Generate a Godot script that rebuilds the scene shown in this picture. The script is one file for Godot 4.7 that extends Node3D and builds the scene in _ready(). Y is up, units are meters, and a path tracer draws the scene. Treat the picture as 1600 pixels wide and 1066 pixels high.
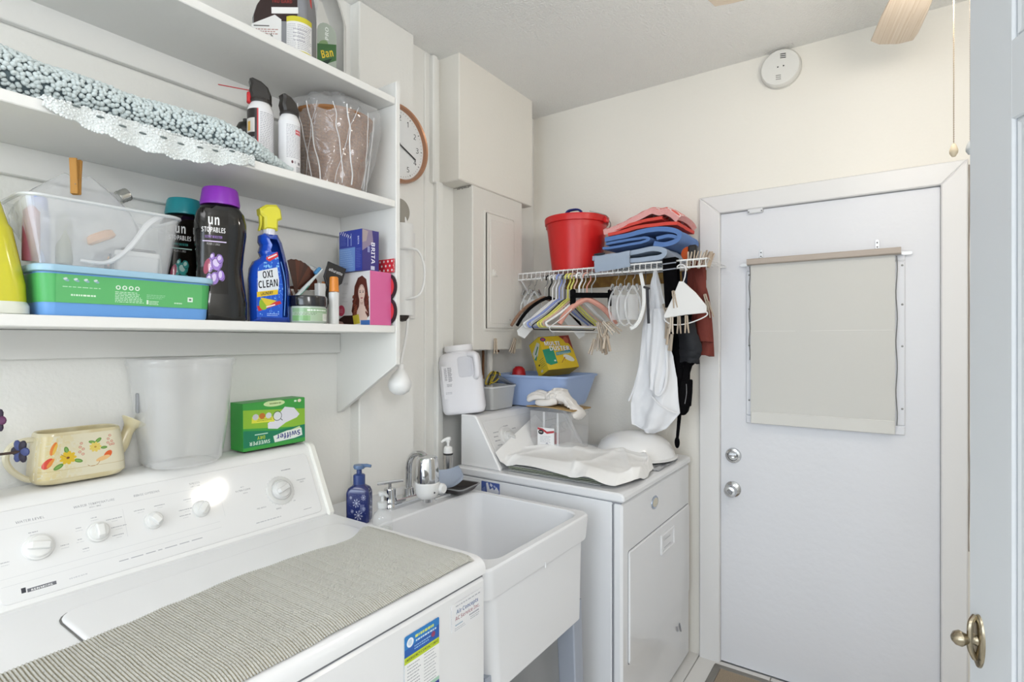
extends Node3D

# ---------------------------------------------------------------- geometry builder
class Geo:
	var v := PackedVector3Array()
	var t := PackedVector2Array()
	var xf := Transform3D.IDENTITY

	func tri(a: Vector3, b: Vector3, c: Vector3, ua := Vector2.ZERO, ub := Vector2.ZERO, uc := Vector2.ZERO) -> void:
		v.append(xf * a); v.append(xf * b); v.append(xf * c)
		t.append(ua); t.append(ub); t.append(uc)

	func quad(a: Vector3, b: Vector3, c: Vector3, d: Vector3, ua := Vector2(0, 1), ub := Vector2(1, 1), uc := Vector2(1, 0), ud := Vector2(0, 0)) -> void:
		tri(a, b, c, ua, ub, uc)
		tri(a, c, d, ua, uc, ud)

	func out_quad(a: Vector3, b: Vector3, c: Vector3, d: Vector3, from: Vector3) -> void:
		if (b - a).cross(c - a).dot((a + b + c + d) * 0.25 - from) < 0.0:
			quad(d, c, b, a)
		else:
			quad(a, b, c, d)

	func orient(k: int) -> void:      # turns the triangles added since k outwards
		var m := Vector3.ZERO
		for i in range(k, v.size()):
			m += v[i]
		m /= maxf(1.0, v.size() - k)
		var vol := 0.0
		for i in range(k, v.size(), 3):
			vol += (v[i] - m).dot((v[i + 1] - m).cross(v[i + 2] - m))
		if vol < 0.0:
			for i in range(k, v.size(), 3):
				var p := v[i + 1]; v[i + 1] = v[i + 2]; v[i + 2] = p
				var q := t[i + 1]; t[i + 1] = t[i + 2]; t[i + 2] = q

	func box(c: Vector3, s: Vector3, bev := 0.003, basis := Basis.IDENTITY) -> Geo:
		var h := s * 0.5
		var b: float = minf(bev, minf(h.x, minf(h.y, h.z)) * 0.8)
		var keep := xf
		xf = xf * Transform3D(basis, c)
		var f := func(axis: int, sg: Vector3) -> Vector3:
			var p := Vector3(sg.x * (h.x - b), sg.y * (h.y - b), sg.z * (h.z - b))
			p[axis] = sg[axis] * h[axis]
			return p
		for i in 3:
			var j := (i + 1) % 3
			var k := (i + 2) % 3
			for si in [-1.0, 1.0]:
				var q := []
				for w in [[-1.0, -1.0], [1.0, -1.0], [1.0, 1.0], [-1.0, 1.0]]:
					var sg := Vector3.ZERO
					sg[i] = si; sg[j] = w[0]; sg[k] = w[1]
					q.append(f.call(i, sg))
				out_quad(q[0], q[1], q[2], q[3], Vector3.ZERO)
				for sj in [-1.0, 1.0]:
					var lo := Vector3.ZERO
					lo[i] = si; lo[j] = sj; lo[k] = -1.0
					var hi := lo
					hi[k] = 1.0
					out_quad(f.call(i, lo), f.call(i, hi), f.call(j, hi), f.call(j, lo), Vector3.ZERO)
		for x in [-1.0, 1.0]:
			for y in [-1.0, 1.0]:
				for z in [-1.0, 1.0]:
					var sg := Vector3(x, y, z)
					var a: Vector3 = f.call(0, sg)
					var e: Vector3 = f.call(1, sg)
					var g: Vector3 = f.call(2, sg)
					if (e - a).cross(g - a).dot(a) < 0.0: tri(a, g, e)
					else: tri(a, e, g)
		xf = keep
		return self

	static func ring(y: float, a: float, b: float, r := -1.0, cx := 0.0, cz := 0.0, n := 6) -> PackedVector3Array:
		# rounded rectangle in the xz plane (half sizes a, b, corner radius r); r < 0 is an ellipse
		var out := PackedVector3Array()
		if r < 0.0:
			for i in 4 * n:
				var w := TAU * (i + 0.5) / (4 * n)
				out.append(Vector3(cx + a * cos(w), y, cz + b * sin(w)))
			return out
		r = minf(r, minf(a, b) * 0.999)
		for q in 4:
			var mx := (a - r) * (1.0 if q == 0 or q == 3 else -1.0)
			var mz := (b - r) * (1.0 if q < 2 else -1.0)
			for i in n:
				var w := PI / 2 * (q + float(i) / (n - 1))
				out.append(Vector3(cx + mx + r * cos(w), y, cz + mz + r * sin(w)))
		return out

	func loft(rows: Array, cap0 := true, cap1 := true, closed := false) -> Geo:
		var k := v.size()
		var n: int = rows[0].size()
		var m := rows.size()
		for j in (m if closed else m - 1):
			var a: PackedVector3Array = rows[j]
			var b: PackedVector3Array = rows[(j + 1) % m]
			var v0 := 1.0 - float(j) / (m - 1)
			var v1 := 1.0 - float(j + 1) / (m - 1)
			for i in n:
				var i2 := (i + 1) % n
				var u0 := float(i) / n
				var u1 := float(i + 1) / n
				tri(a[i], a[i2], b[i2], Vector2(u0, v0), Vector2(u1, v0), Vector2(u1, v1))
				tri(a[i], b[i2], b[i], Vector2(u0, v0), Vector2(u1, v1), Vector2(u0, v1))
		if not closed:
			for e in 2:
				if (e == 0 and not cap0) or (e == 1 and not cap1): continue
				var r: PackedVector3Array = rows[0 if e == 0 else m - 1]
				var mid := Vector3.ZERO
				for p in r: mid += p
				mid /= n
				for i in n:
					var p: Vector3 = r[i]
					var q: Vector3 = r[(i + 1) % n]
					if e == 0: tri(mid, q, p)
					else: tri(mid, p, q)
		orient(k)
		return self

	func lathe(prof: Array, seg := 6, caps := true) -> Geo:      # prof: [radius, y] pairs
		var rows := []
		for p in prof: rows.append(Geo.ring(p[1], p[0], p[0], -1.0, 0, 0, seg))
		return loft(rows, caps, caps)

	func wrap(prof: Array, a0: float, a1: float, n := 14, off := 0.0005) -> Geo:   # a label on a lathed profile, angle 0 faces +z, turns towards +x
		for j in prof.size() - 1:
			var r0: float = prof[j][0] + off
			var r1: float = prof[j + 1][0] + off
			var t0: float = 1.0 - (prof[j][1] - prof[0][1]) / (prof[-1][1] - prof[0][1])
			var t1: float = 1.0 - (prof[j + 1][1] - prof[0][1]) / (prof[-1][1] - prof[0][1])
			for i in n:
				var u0 := float(i) / n
				var u1 := float(i + 1) / n
				var w0 := lerpf(a0, a1, u0)
				var w1 := lerpf(a0, a1, u1)
				quad(Vector3(sin(w0) * r0, prof[j][1], cos(w0) * r0), Vector3(sin(w1) * r0, prof[j][1], cos(w1) * r0),
					Vector3(sin(w1) * r1, prof[j + 1][1], cos(w1) * r1), Vector3(sin(w0) * r1, prof[j + 1][1], cos(w0) * r1),
					Vector2(u0, t0), Vector2(u1, t0), Vector2(u1, t1), Vector2(u0, t1))
		return self

	func tube(pts: Array, rad, n := 8, closed := false) -> Geo:
		var m := pts.size()
		var rows := []
		var up := Vector3.ZERO
		for i in m:
			var a: Vector3 = pts[(i - 1 + m) % m] if closed or i > 0 else pts[0]
			var b: Vector3 = pts[(i + 1) % m] if closed or i < m - 1 else pts[m - 1]
			var d := (b - a).normalized()
			if up == Vector3.ZERO:
				up = d.cross(Vector3(0.31, 0.87, 0.43)).normalized()
			up = (up - d * up.dot(d)).normalized()
			var side := d.cross(up)
			var r: float = rad[i] if rad is Array else rad
			var row := PackedVector3Array()
			for s in n:
				var w := TAU * s / n
				row.append(pts[i] + (up * cos(w) + side * sin(w)) * r)
			rows.append(row)
		return loft(rows, true, true, closed)

	func rod(a: Vector3, b: Vector3, r: float, n := 8) -> Geo:
		return tube([a, b], r, n)

	func ball(c: Vector3, r: Vector3, seg := 4, nv := 8) -> Geo:
		var rows := []
		for j in nv + 1:
			var w := PI * j / nv - PI / 2
			rows.append(Geo.ring(c.y + sin(w) * r.y, maxf(cos(w), 0.001) * r.x, maxf(cos(w), 0.001) * r.z, -1.0, c.x, c.z, seg))
		return loft(rows)

	func extr(poly: Array, d: float, bev := 0.0) -> Geo:      # polygon in xy, thickness d along z (centred)
		var k := v.size()
		var n := poly.size()
		var pp := PackedVector2Array(poly)
		if Geometry2D.is_polygon_clockwise(pp): pp.reverse()
		var inn := pp.duplicate()
		if bev > 0.0:
			for i in n:
				var e0 := (pp[i] - pp[(i - 1 + n) % n]).normalized()
				var e1 := (pp[(i + 1) % n] - pp[i]).normalized()
				var nn := Vector2(-(e0.y + e1.y), e0.x + e1.x).normalized()
				inn[i] = pp[i] + nn * bev / maxf(0.4, nn.dot(Vector2(-e1.y, e1.x)))
		var lo := Vector2(1e9, 1e9)
		var hi := -lo
		for p in pp:
			lo = lo.min(p); hi = hi.max(p)
		var uv := func(p: Vector2) -> Vector2: return Vector2((p.x - lo.x) / (hi.x - lo.x), 1.0 - (p.y - lo.y) / (hi.y - lo.y))
		var z := d * 0.5
		var idx := Geometry2D.triangulate_polygon(inn)
		for i in range(0, idx.size(), 3):
			var a := inn[idx[i]]; var b := inn[idx[i + 1]]; var c := inn[idx[i + 2]]
			if (b - a).cross(c - a) < 0.0:
				var w := b; b = c; c = w
			tri(Vector3(a.x, a.y, z), Vector3(b.x, b.y, z), Vector3(c.x, c.y, z), uv.call(a), uv.call(b), uv.call(c))
			tri(Vector3(a.x, a.y, -z), Vector3(c.x, c.y, -z), Vector3(b.x, b.y, -z), uv.call(a), uv.call(c), uv.call(b))
		for i in n:
			var a := pp[i]; var b := pp[(i + 1) % n]
			var zi := z - bev
			quad(Vector3(a.x, a.y, -zi), Vector3(b.x, b.y, -zi), Vector3(b.x, b.y, zi), Vector3(a.x, a.y, zi))
			if bev > 0.0:
				var a2 := inn[i]; var b2 := inn[(i + 1) % n]
				quad(Vector3(a.x, a.y, zi), Vector3(b.x, b.y, zi), Vector3(b2.x, b2.y, z), Vector3(a2.x, a2.y, z))
				quad(Vector3(a2.x, a2.y, -z), Vector3(b2.x, b2.y, -z), Vector3(b.x, b.y, -zi), Vector3(a.x, a.y, -zi))
		orient(k)
		return self

	func sheet(nu: int, nv: int, fn: Callable, thick := 0.0) -> Geo:
		var p := []
		for j in nv + 1:
			for i in nu + 1:
				p.append(fn.call(float(i) / nu, float(j) / nv))
		var w := nu + 1
		var q := []
		if thick > 0.0:
			for j in nv + 1:
				for i in w:
					var du: Vector3 = p[j * w + mini(i + 1, nu)] - p[j * w + maxi(i - 1, 0)]
					var dv: Vector3 = p[mini(j + 1, nv) * w + i] - p[maxi(j - 1, 0) * w + i]
					q.append(p[j * w + i] - du.cross(dv).normalized() * thick)
		var k := v.size()
		for j in nv:
			for i in nu:
				var a := j * w + i
				var ua := Vector2(float(i) / nu, float(j) / nv)
				var ub := Vector2(float(i + 1) / nu, float(j) / nv)
				var uc := Vector2(float(i + 1) / nu, float(j + 1) / nv)
				var ud := Vector2(float(i) / nu, float(j + 1) / nv)
				quad(p[a], p[a + 1], p[a + w + 1], p[a + w], ua, ub, uc, ud)
				if thick > 0.0: quad(q[a + w], q[a + w + 1], q[a + 1], q[a], ud, uc, ub, ua)
		if thick > 0.0:
			for i in nu:
				quad(p[i + 1], p[i], q[i], q[i + 1])
				var a := nv * w + i
				quad(p[a], p[a + 1], q[a + 1], q[a])
			for j in nv:
				quad(p[j * w], p[(j + 1) * w], q[(j + 1) * w], q[j * w])
				var a := j * w + nu
				quad(p[a + w], p[a], q[a], q[a + w])
			orient(k)
		return self

	func face(w: float, h: float, z := 0.0) -> Geo:      # a printed panel looking along +z
		quad(Vector3(-w / 2, -h / 2, z), Vector3(w / 2, -h / 2, z), Vector3(w / 2, h / 2, z), Vector3(-w / 2, h / 2, z))
		return self

	func mesh(crease := 42.0) -> ArrayMesh:
		var n := v.size()
		var fn := PackedVector3Array()
		var at := {}
		for i in range(0, n, 3):
			fn.append((v[i + 1] - v[i]).cross(v[i + 2] - v[i]))
			for c in 3:
				var key := Vector3i((v[i + c] * 20000.0).round())
				if at.has(key): at[key].append(i / 3)
				else: at[key] = [i / 3]
		var cc := cos(deg_to_rad(crease))
		var V := PackedVector3Array(); var N := PackedVector3Array(); var T := PackedVector2Array()
		for i in range(0, n, 3):
			var f := fn[i / 3]
			if f.length_squared() < 1e-22: continue
			var fu := f.normalized()
			for c in [0, 2, 1]:
				var s := Vector3.ZERO
				for j in at[Vector3i((v[i + c] * 20000.0).round())]:
					var g := fn[j]
					if g.normalized().dot(fu) > cc: s += g
				V.append(v[i + c]); T.append(t[i + c])
				N.append(s.normalized() if s.length_squared() > 1e-24 else fu)
		var a := []
		a.resize(Mesh.ARRAY_MAX)
		a[Mesh.ARRAY_VERTEX] = V; a[Mesh.ARRAY_NORMAL] = N; a[Mesh.ARRAY_TEX_UV] = T
		var out := ArrayMesh.new()
		out.add_surface_from_arrays(Mesh.PRIMITIVE_TRIANGLES, a)
		return out

# ---------------------------------------------------------------- flat print
class Print:
	var im: Image
	var w: int
	var h: int
	func _init(ww: int, hh: int, bg: Color) -> void:
		w = ww; h = hh
		im = Image.create(w, h, false, Image.FORMAT_RGB8)
		im.fill(bg)
	func rect(x: float, y: float, a: float, b: float, c: Color) -> Print:
		im.fill_rect(Rect2i(int(x), int(y), maxi(1, int(a)), maxi(1, int(b))), c)
		return self
	func poly(p: Array, c: Color) -> Print:
		var lo := 1e9; var hi := -1e9
		for q in p:
			lo = minf(lo, q.y); hi = maxf(hi, q.y)
		for y in range(maxi(0, int(floor(lo))), mini(h, int(ceil(hi)) + 1)):
			var xs := []
			for i in p.size():
				var a: Vector2 = p[i]
				var b: Vector2 = p[(i + 1) % p.size()]
				var yy := y + 0.5
				if (a.y <= yy) != (b.y <= yy): xs.append(a.x + (yy - a.y) * (b.x - a.x) / (b.y - a.y))
			xs.sort()
			for i in range(0, xs.size() - 1, 2):
				var x0 := maxi(0, int(round(xs[i])))
				var x1 := mini(w, int(round(xs[i + 1])))
				if x1 > x0: im.fill_rect(Rect2i(x0, y, x1 - x0, 1), c)
		return self
	func oval(cx: float, cy: float, rx: float, ry: float, c: Color, turn := 0.0) -> Print:
		var p := []
		for i in 40:
			p.append(Vector2(cx, cy) + Vector2(rx * cos(TAU * i / 40), ry * sin(TAU * i / 40)).rotated(turn))
		return poly(p, c)
	func line(a: Vector2, b: Vector2, th: float, c: Color) -> Print:
		var n := (b - a).normalized().orthogonal() * th * 0.5
		return poly([a + n, b + n, b - n, a - n], c)
	func ring(cx: float, cy: float, r: float, th: float, c: Color, a0 := 0.0, a1 := TAU) -> Print:
		for i in 48:
			var p := lerpf(a0, a1, i / 48.0); var q := lerpf(a0, a1, (i + 1) / 48.0)
			line(Vector2(cx + r * cos(p), cy + r * sin(p)), Vector2(cx + r * cos(q), cy + r * sin(q)), th, c)
		return self
	func words(s: String, x: float, y: float, cap: float, c: Color, bold := true, italic := false, turn := 0.0, wide := 1.0, serif := false) -> Print:
		# centred on x, y; cap = height of the capitals in pixels
		var tm := TextMesh.new()
		var f := SystemFont.new()
		f.font_names = PackedStringArray(["Droid Serif" if serif else "Droid Sans"])
		f.font_weight = 700 if bold else 400
		f.font_italic = italic
		tm.font = f; tm.text = s; tm.font_size = 32; tm.pixel_size = 0.01; tm.depth = 0.0; tm.curve_step = 3.0
		var q := tm.get_faces()
		var k := cap / 0.23
		for i in range(0, q.size(), 3):
			var p := []
			for j in 3:
				var a := Vector2(q[i + j].x * wide, -(q[i + j].y - 0.0)) * k
				p.append(a.rotated(turn) + Vector2(x, y))
			poly(p, c)
		return self
	func scribble(x: float, y: float, a: float, n: int, step: float, th: float, c: Color, sd := 1) -> Print:   # lines of small print
		var r := RandomNumberGenerator.new()
		r.seed = sd
		for i in n:
			var xx := x
			while xx < x + a * r.randf_range(0.75, 1.0):
				var l := r.randf_range(a * 0.04, a * 0.14)
				rect(xx, y + i * step, l, th, c)
				xx += l + a * 0.025
		return self
	func tex() -> ImageTexture:
		im.generate_mipmaps()
		return ImageTexture.create_from_image(im)

# ---------------------------------------------------------------- naming and materials
var rng := RandomNumberGenerator.new()
var cache := {}
const WALLWARD := PI / 2      # local x runs along the left wall away from the camera, local z out of the wall

func hexc(s: String) -> Color:
	return Color.html(s)

func mat(hx: String, rough := 0.55, metal := 0.0, o := {}) -> StandardMaterial3D:
	var key := "%s|%s|%s|%s" % [hx, rough, metal, o]
	if cache.has(key): return cache[key]
	var m := StandardMaterial3D.new()
	m.albedo_color = Color.html(hx)
	m.roughness = rough
	m.metallic = metal
	if o.has("alpha"):
		m.transparency = BaseMaterial3D.TRANSPARENCY_ALPHA
		m.albedo_color.a = o.alpha
	if o.has("spec"):
		m.metallic_specular = o.spec
	if o.has("coat"):
		m.clearcoat_enabled = true; m.clearcoat = o.coat; m.clearcoat_roughness = 0.1
	if o.has("rim"):
		m.rim_enabled = true; m.rim = o.rim
	if o.has("back"):
		m.backlight_enabled = true; m.backlight = Color.html(o.back)
	if o.has("glow"):
		m.emission_enabled = true; m.emission = Color.html(hx); m.emission_energy_multiplier = o.glow
	if o.has("bump"):
		m.normal_enabled = true; m.normal_texture = bump(o.get("freq", 0.02), o.get("seed", 3)); m.normal_scale = o.bump
		m.uv1_triplanar = true; m.uv1_world_triplanar = true
		var s: float = o.get("scale", 4.0)
		m.uv1_scale = Vector3(s, s, s)
	if o.has("tint"):      # cloudy tone variation within the stuff itself
		var nt := NoiseTexture2D.new()
		var fl := FastNoiseLite.new()
		fl.seed = 7; fl.frequency = o.get("tfreq", 0.012); fl.fractal_octaves = 4
		nt.noise = fl; nt.seamless = true; nt.width = 256; nt.height = 256
		var gr := Gradient.new()
		gr.colors = PackedColorArray([Color.html(hx), Color.html(o.tint)])
		gr.offsets = PackedFloat32Array([0.25, 0.75])
		nt.color_ramp = gr
		m.albedo_color = Color.WHITE
		m.albedo_texture = nt
		m.uv1_triplanar = true; m.uv1_world_triplanar = true
		var s2: float = o.get("scale", 4.0)
		m.uv1_scale = Vector3(s2, s2, s2)
	cache[key] = m
	return m

func bump(freq: float, sd: int) -> NoiseTexture2D:
	var key := "bump%s_%s" % [freq, sd]
	if not cache.has(key):
		var nt := NoiseTexture2D.new()
		var fl := FastNoiseLite.new()
		fl.seed = sd; fl.frequency = freq; fl.fractal_octaves = 3
		nt.noise = fl; nt.seamless = true; nt.width = 256; nt.height = 256; nt.as_normal_map = true; nt.bump_strength = 6.0
		cache[key] = nt
	return cache[key]

func printed(p: Print, rough := 0.45) -> StandardMaterial3D:
	var m := StandardMaterial3D.new()
	m.albedo_texture = p.tex()
	m.roughness = rough
	return m

func thing(called: String, label: String, category: String, at := Vector3.ZERO, turn := 0.0, group := "") -> Node3D:
	var o := Node3D.new()
	o.name = numbered(called)
	add_child(o, true)
	o.position = at
	o.rotation.y = turn
	o.set_meta("label", label); o.set_meta("category", category)
	if group: o.set_meta("group", group)
	return o

var taken := {}
func numbered(called: String) -> String:
	if not taken.has(called):
		taken[called] = 0
		return called
	taken[called] += 1
	return "%s_%03d" % [called, taken[called]]

func part(parent: Node3D, called: String, g: Geo, m: Material, label := "", crease := 42.0) -> MeshInstance3D:
	var o := MeshInstance3D.new()
	o.name = called
	o.mesh = g.mesh(crease)
	o.material_override = m
	o.cast_shadow = GeometryInstance3D.SHADOW_CASTING_SETTING_ON
	parent.add_child(o, true)
	if label: o.set_meta("label", label)
	return o

func share(parent: Node3D, called: String, me: Mesh, m: Material, xf := Transform3D.IDENTITY) -> MeshInstance3D:
	var o := MeshInstance3D.new()
	o.name = called; o.mesh = me; o.material_override = m; o.transform = xf
	parent.add_child(o, true)
	return o

func single(called: String, g: Geo, m: Material, label: String, category: String, at := Vector3.ZERO, turn := 0.0, group := "") -> MeshInstance3D:
	var o := part(self, numbered(called), g, m)
	o.position = at; o.rotation.y = turn
	o.set_meta("label", label); o.set_meta("category", category)
	if group: o.set_meta("group", group)
	return o

func struct(called: String, g: Geo, m: Material, crease := 42.0) -> MeshInstance3D:
	var o := part(self, called, g, m, "", crease)
	o.set_meta("kind", "structure")
	return o

func copy(o: Node3D, at: Vector3, rot: Vector3, label := "") -> Node3D:
	var c := o.duplicate() as Node3D
	var base := String(o.name)
	c.name = numbered(base)
	add_child(c, true)
	c.position = at; c.rotation = rot
	if label: c.set_meta("label", label)
	return c

func letters(g: Geo, s: String, cap: float, bold := true, bend := 0.0, italic := false, depth := 0.0004) -> Geo:
	var tm := TextMesh.new()
	var f := SystemFont.new()
	f.font_names = PackedStringArray(["Droid Sans"])
	f.font_weight = 700 if bold else 400
	f.font_italic = italic
	tm.font = f; tm.text = s; tm.font_size = 32; tm.pixel_size = 0.01; tm.depth = depth * 0.23 / cap; tm.curve_step = 4.0
	var q := tm.get_faces()
	var k := cap / 0.23
	for i in range(0, q.size(), 3):
		var p := []
		for j in [0, 2, 1]:
			var a := q[i + j] * k
			if bend > 0.0: a = Vector3((bend + a.z) * sin(a.x / bend), a.y, (bend + a.z) * cos(a.x / bend) - bend)
			p.append(a)
		g.tri(p[0], p[1], p[2])
	return g

func arc(c: Vector3, ax: Vector3, ay: Vector3, a0: float, a1: float, n: int) -> Array:
	var out := []
	for i in n + 1:
		var w := lerpf(a0, a1, float(i) / n)
		out.append(c + ax * cos(w) + ay * sin(w))
	return out

func curve(pts: Array, n := 6) -> Array:      # smooth path through points
	var out := []
	for i in pts.size() - 1:
		var p0: Vector3 = pts[maxi(i - 1, 0)]
		var p1: Vector3 = pts[i]
		var p2: Vector3 = pts[i + 1]
		var p3: Vector3 = pts[mini(i + 2, pts.size() - 1)]
		for k in n:
			out.append(p1.cubic_interpolate(p2, p0, p3, float(k) / n))
	out.append(pts[-1])
	return out

func rr_poly(w: float, h: float, r: float, n := 5, c := Vector2.ZERO) -> Array:
	var out := []
	for q in 4:
		var m := Vector2((w / 2 - r) * (1 if q == 0 or q == 3 else -1), (h / 2 - r) * (1 if q < 2 else -1))
		for i in n:
			out.append(c + m + Vector2.from_angle(PI / 2 * (q + float(i) / (n - 1))) * r)
	return out

var nz := FastNoiseLite.new()
func wob(x: float, y: float, k := 1.0) -> float:
	return nz.get_noise_2d(x * k, y * k)

func _ready() -> void:
	rng.seed = 11
	nz.seed = 5; nz.frequency = 1.0; nz.fractal_octaves = 3
	# ---- camera
	var cam := Camera3D.new()
	cam.name = "camera"
	cam.fov = rad_to_deg(2.0 * atan(533.0 / 850.0))
	cam.near = 0.05; cam.far = 60.0
	cam.position = Vector3(0, 1.46, 0)
	cam.rotation.y = deg_to_rad(34.67)
	add_child(cam, true)
	cam.current = true
	# ---- sky, exposure
	var sm := ProceduralSkyMaterial.new()
	sm.sky_top_color = Color(0.62, 0.75, 0.95); sm.sky_horizon_color = Color(0.85, 0.9, 0.97)
	sm.ground_horizon_color = Color(0.7, 0.72, 0.72); sm.ground_bottom_color = Color(0.5, 0.5, 0.48)
	var sky := Sky.new()
	sky.sky_material = sm
	var env := Environment.new()
	env.background_mode = Environment.BG_SKY
	env.sky = sky
	env.tonemap_mode = Environment.TONE_MAPPER_LINEAR
	env.tonemap_exposure = 0.62
	env.background_energy_multiplier = 1.2
	env.sdfgi_enabled = true; env.ssao_enabled = true; env.ssil_enabled = true
	var we := WorldEnvironment.new()
	we.name = "world"
	we.environment = env
	add_child(we, true)
	# ---- lamps: the fan's lamp, the ceiling panel behind the camera, daylight from the window behind the camera
	lamp_omni("fan_lamp_light", Vector3(0.10, 2.335, -1.68), Color(1.0, 0.965, 0.92), 0.52, 0.08)
	lamp_area("ceiling_panel_light", Vector3(-0.45, 2.655, 1.5), Vector3(-0.45, 0.0, 1.45), Vector2(1.15, 0.85), Color(0.98, 0.98, 1.0), 2.2)
	lamp_area("window_light", Vector3(-0.35, 1.5, 3.26), Vector3(-0.45, 1.35, -2.0), Vector2(2.3, 1.7), Color(0.90, 0.95, 1.0), 9.5)
	lamp_omni("wall_lamp_light", Vector3(0.79, 2.02, 0.25), Color(0.97, 0.98, 1.0), 1.5, 0.22)
	room()
	back_door()
	open_door()
	ceiling_fixtures()
	shelf_unit()
	washer()
	sink_area()
	dryer()
	wall_boxes()
	shelf_top_items()
	shelf_mid_items()
	shelf_low_items()
	washer_top_items()
	dryer_items()
	wire_shelf()
	hanging_things()

func lamp_omni(called: String, at: Vector3, c: Color, e: float, size: float) -> void:
	var l := OmniLight3D.new()
	l.name = called
	l.position = at; l.light_color = c; l.light_energy = e; l.light_size = size
	l.omni_range = 12.0; l.omni_attenuation = 2.0; l.shadow_enabled = true
	add_child(l, true)

func lamp_area(called: String, at: Vector3, to: Vector3, s: Vector2, c: Color, e: float) -> void:
	var l := AreaLight3D.new()
	l.name = called
	l.area_size = s; l.light_color = c; l.light_energy = e
	l.area_range = 12.0; l.area_attenuation = 2.0; l.shadow_enabled = true
	add_child(l, true)
	l.look_at_from_position(at, to, Vector3.UP if absf((to - at).normalized().y) < 0.95 else Vector3.FORWARD)

# ================================================================ the room
func room() -> void:
	var paint := mat("f1f0eb", 0.6, 0.0, {"bump": 0.10, "freq": 0.05, "scale": 5.0})
	var warm := mat("f0ece3", 0.6, 0.0, {"bump": 0.10, "freq": 0.05, "scale": 5.0, "seed": 9})
	var ceil_m := mat("f3f3f0", 0.8, 0.0, {"bump": 0.5, "freq": 0.09, "scale": 4.0, "seed": 4})
	var g := Geo.new()
	g.box(Vector3(-0.4, -0.06, 0.4), Vector3(3.2, 0.12, 6.6), 0.0)
	var fl := struct("floor", g, mat("b9b7b2", 0.7))
	var tm := []
	for hx in ["e2e0dc", "dddbd6", "e5e3df"]: tm.append(mat(hx, 0.25))
	var tg := Geo.new()
	tg.box(Vector3(0, 0.003, 0), Vector3(0.298, 0.008, 0.298), 0.002)
	var tile := tg.mesh()
	for i in 6:
		for j in 8:
			share(fl, "floor_tile", tile, tm[(i * 5 + j * 3) % 3], Transform3D(Basis.IDENTITY, Vector3(-0.87 + i * 0.302, 0, -2.42 + j * 0.302)))
	g = Geo.new()
	g.box(Vector3(-0.4, 2.76, 0.4), Vector3(3.2, 0.12, 6.6), 0.0)
	struct("ceiling", g, ceil_m)
	g = Geo.new()
	g.box(Vector3(-1.69, 1.35, 0.4), Vector3(0.12, 2.7, 6.3), 0.0)
	struct("wall_left", g, paint)
	g = Geo.new()
	g.box(Vector3(1.01, 1.35, 0.4), Vector3(0.12, 2.7, 6.3), 0.0)
	struct("wall_right", g, warm)
	g = Geo.new()
	g.box(Vector3(-1.195, 1.35, -2.63), Vector3(1.11, 2.7, 0.12), 0.0)
	g.box(Vector3(0.585, 1.35, -2.63), Vector3(0.81, 2.7, 0.12), 0.0)
	g.box(Vector3(-0.23, 2.375, -2.63), Vector3(0.82, 0.65, 0.12), 0.0)
	struct("wall_back", g, warm)
	# front wall behind the camera, with its window
	g = Geo.new()
	g.box(Vector3(-0.35, 0.3, 3.38), Vector3(2.8, 0.6, 0.12), 0.0)
	g.box(Vector3(-0.35, 2.55, 3.38), Vector3(2.8, 0.3, 0.12), 0.0)
	g.box(Vector3(-1.59, 1.5, 3.38), Vector3(0.14, 1.8, 0.12), 0.0)
	g.box(Vector3(0.92, 1.5, 3.38), Vector3(0.20, 1.8, 0.12), 0.0)
	struct("wall_front", g, paint)
	g = Geo.new()
	for y in [0.63, 1.5, 2.37]: g.box(Vector3(-0.35, y, 3.38), Vector3(2.34, 0.06, 0.08), 0.004)
	for x in [-1.49, -0.35, 0.79]: g.box(Vector3(x, 1.5, 3.38), Vector3(0.06, 1.8, 0.08), 0.004)
	var w := struct("window_1", g, mat("eeeeec", 0.4))
	g = Geo.new()
	g.box(Vector3(-0.35, 1.5, 3.39), Vector3(2.30, 1.76, 0.005), 0.0)
	part(w, "pane", g, mat("ffffff", 0.02, 0.0, {"alpha": 0.06}))
	# chase under the ceiling, wall column, corner bead
	g = Geo.new()
	g.box(Vector3(-1.58, 2.44, -2.085), Vector3(0.13, 0.57, 0.585), 0.004)
	struct("wall_soffit", g, warm)
	g = Geo.new()
	g.box(Vector3(-1.615, 1.35, -1.4485), Vector3(0.07, 2.7, 0.277), 0.004)
	struct("wall_column", g, paint)
	g = Geo.new()
	g.box(Vector3(-1.62, 1.08, -1.775), Vector3(0.028, 2.15, 0.04), 0.006)
	g.box(Vector3(-1.62, 2.42, -1.745), Vector3(0.028, 0.55, 0.03), 0.006)
	g.box(Vector3(-1.628, 1.35, -1.70), Vector3(0.014, 2.68, 0.012), 0.004)
	struct("trim_3", g, paint)

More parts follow.
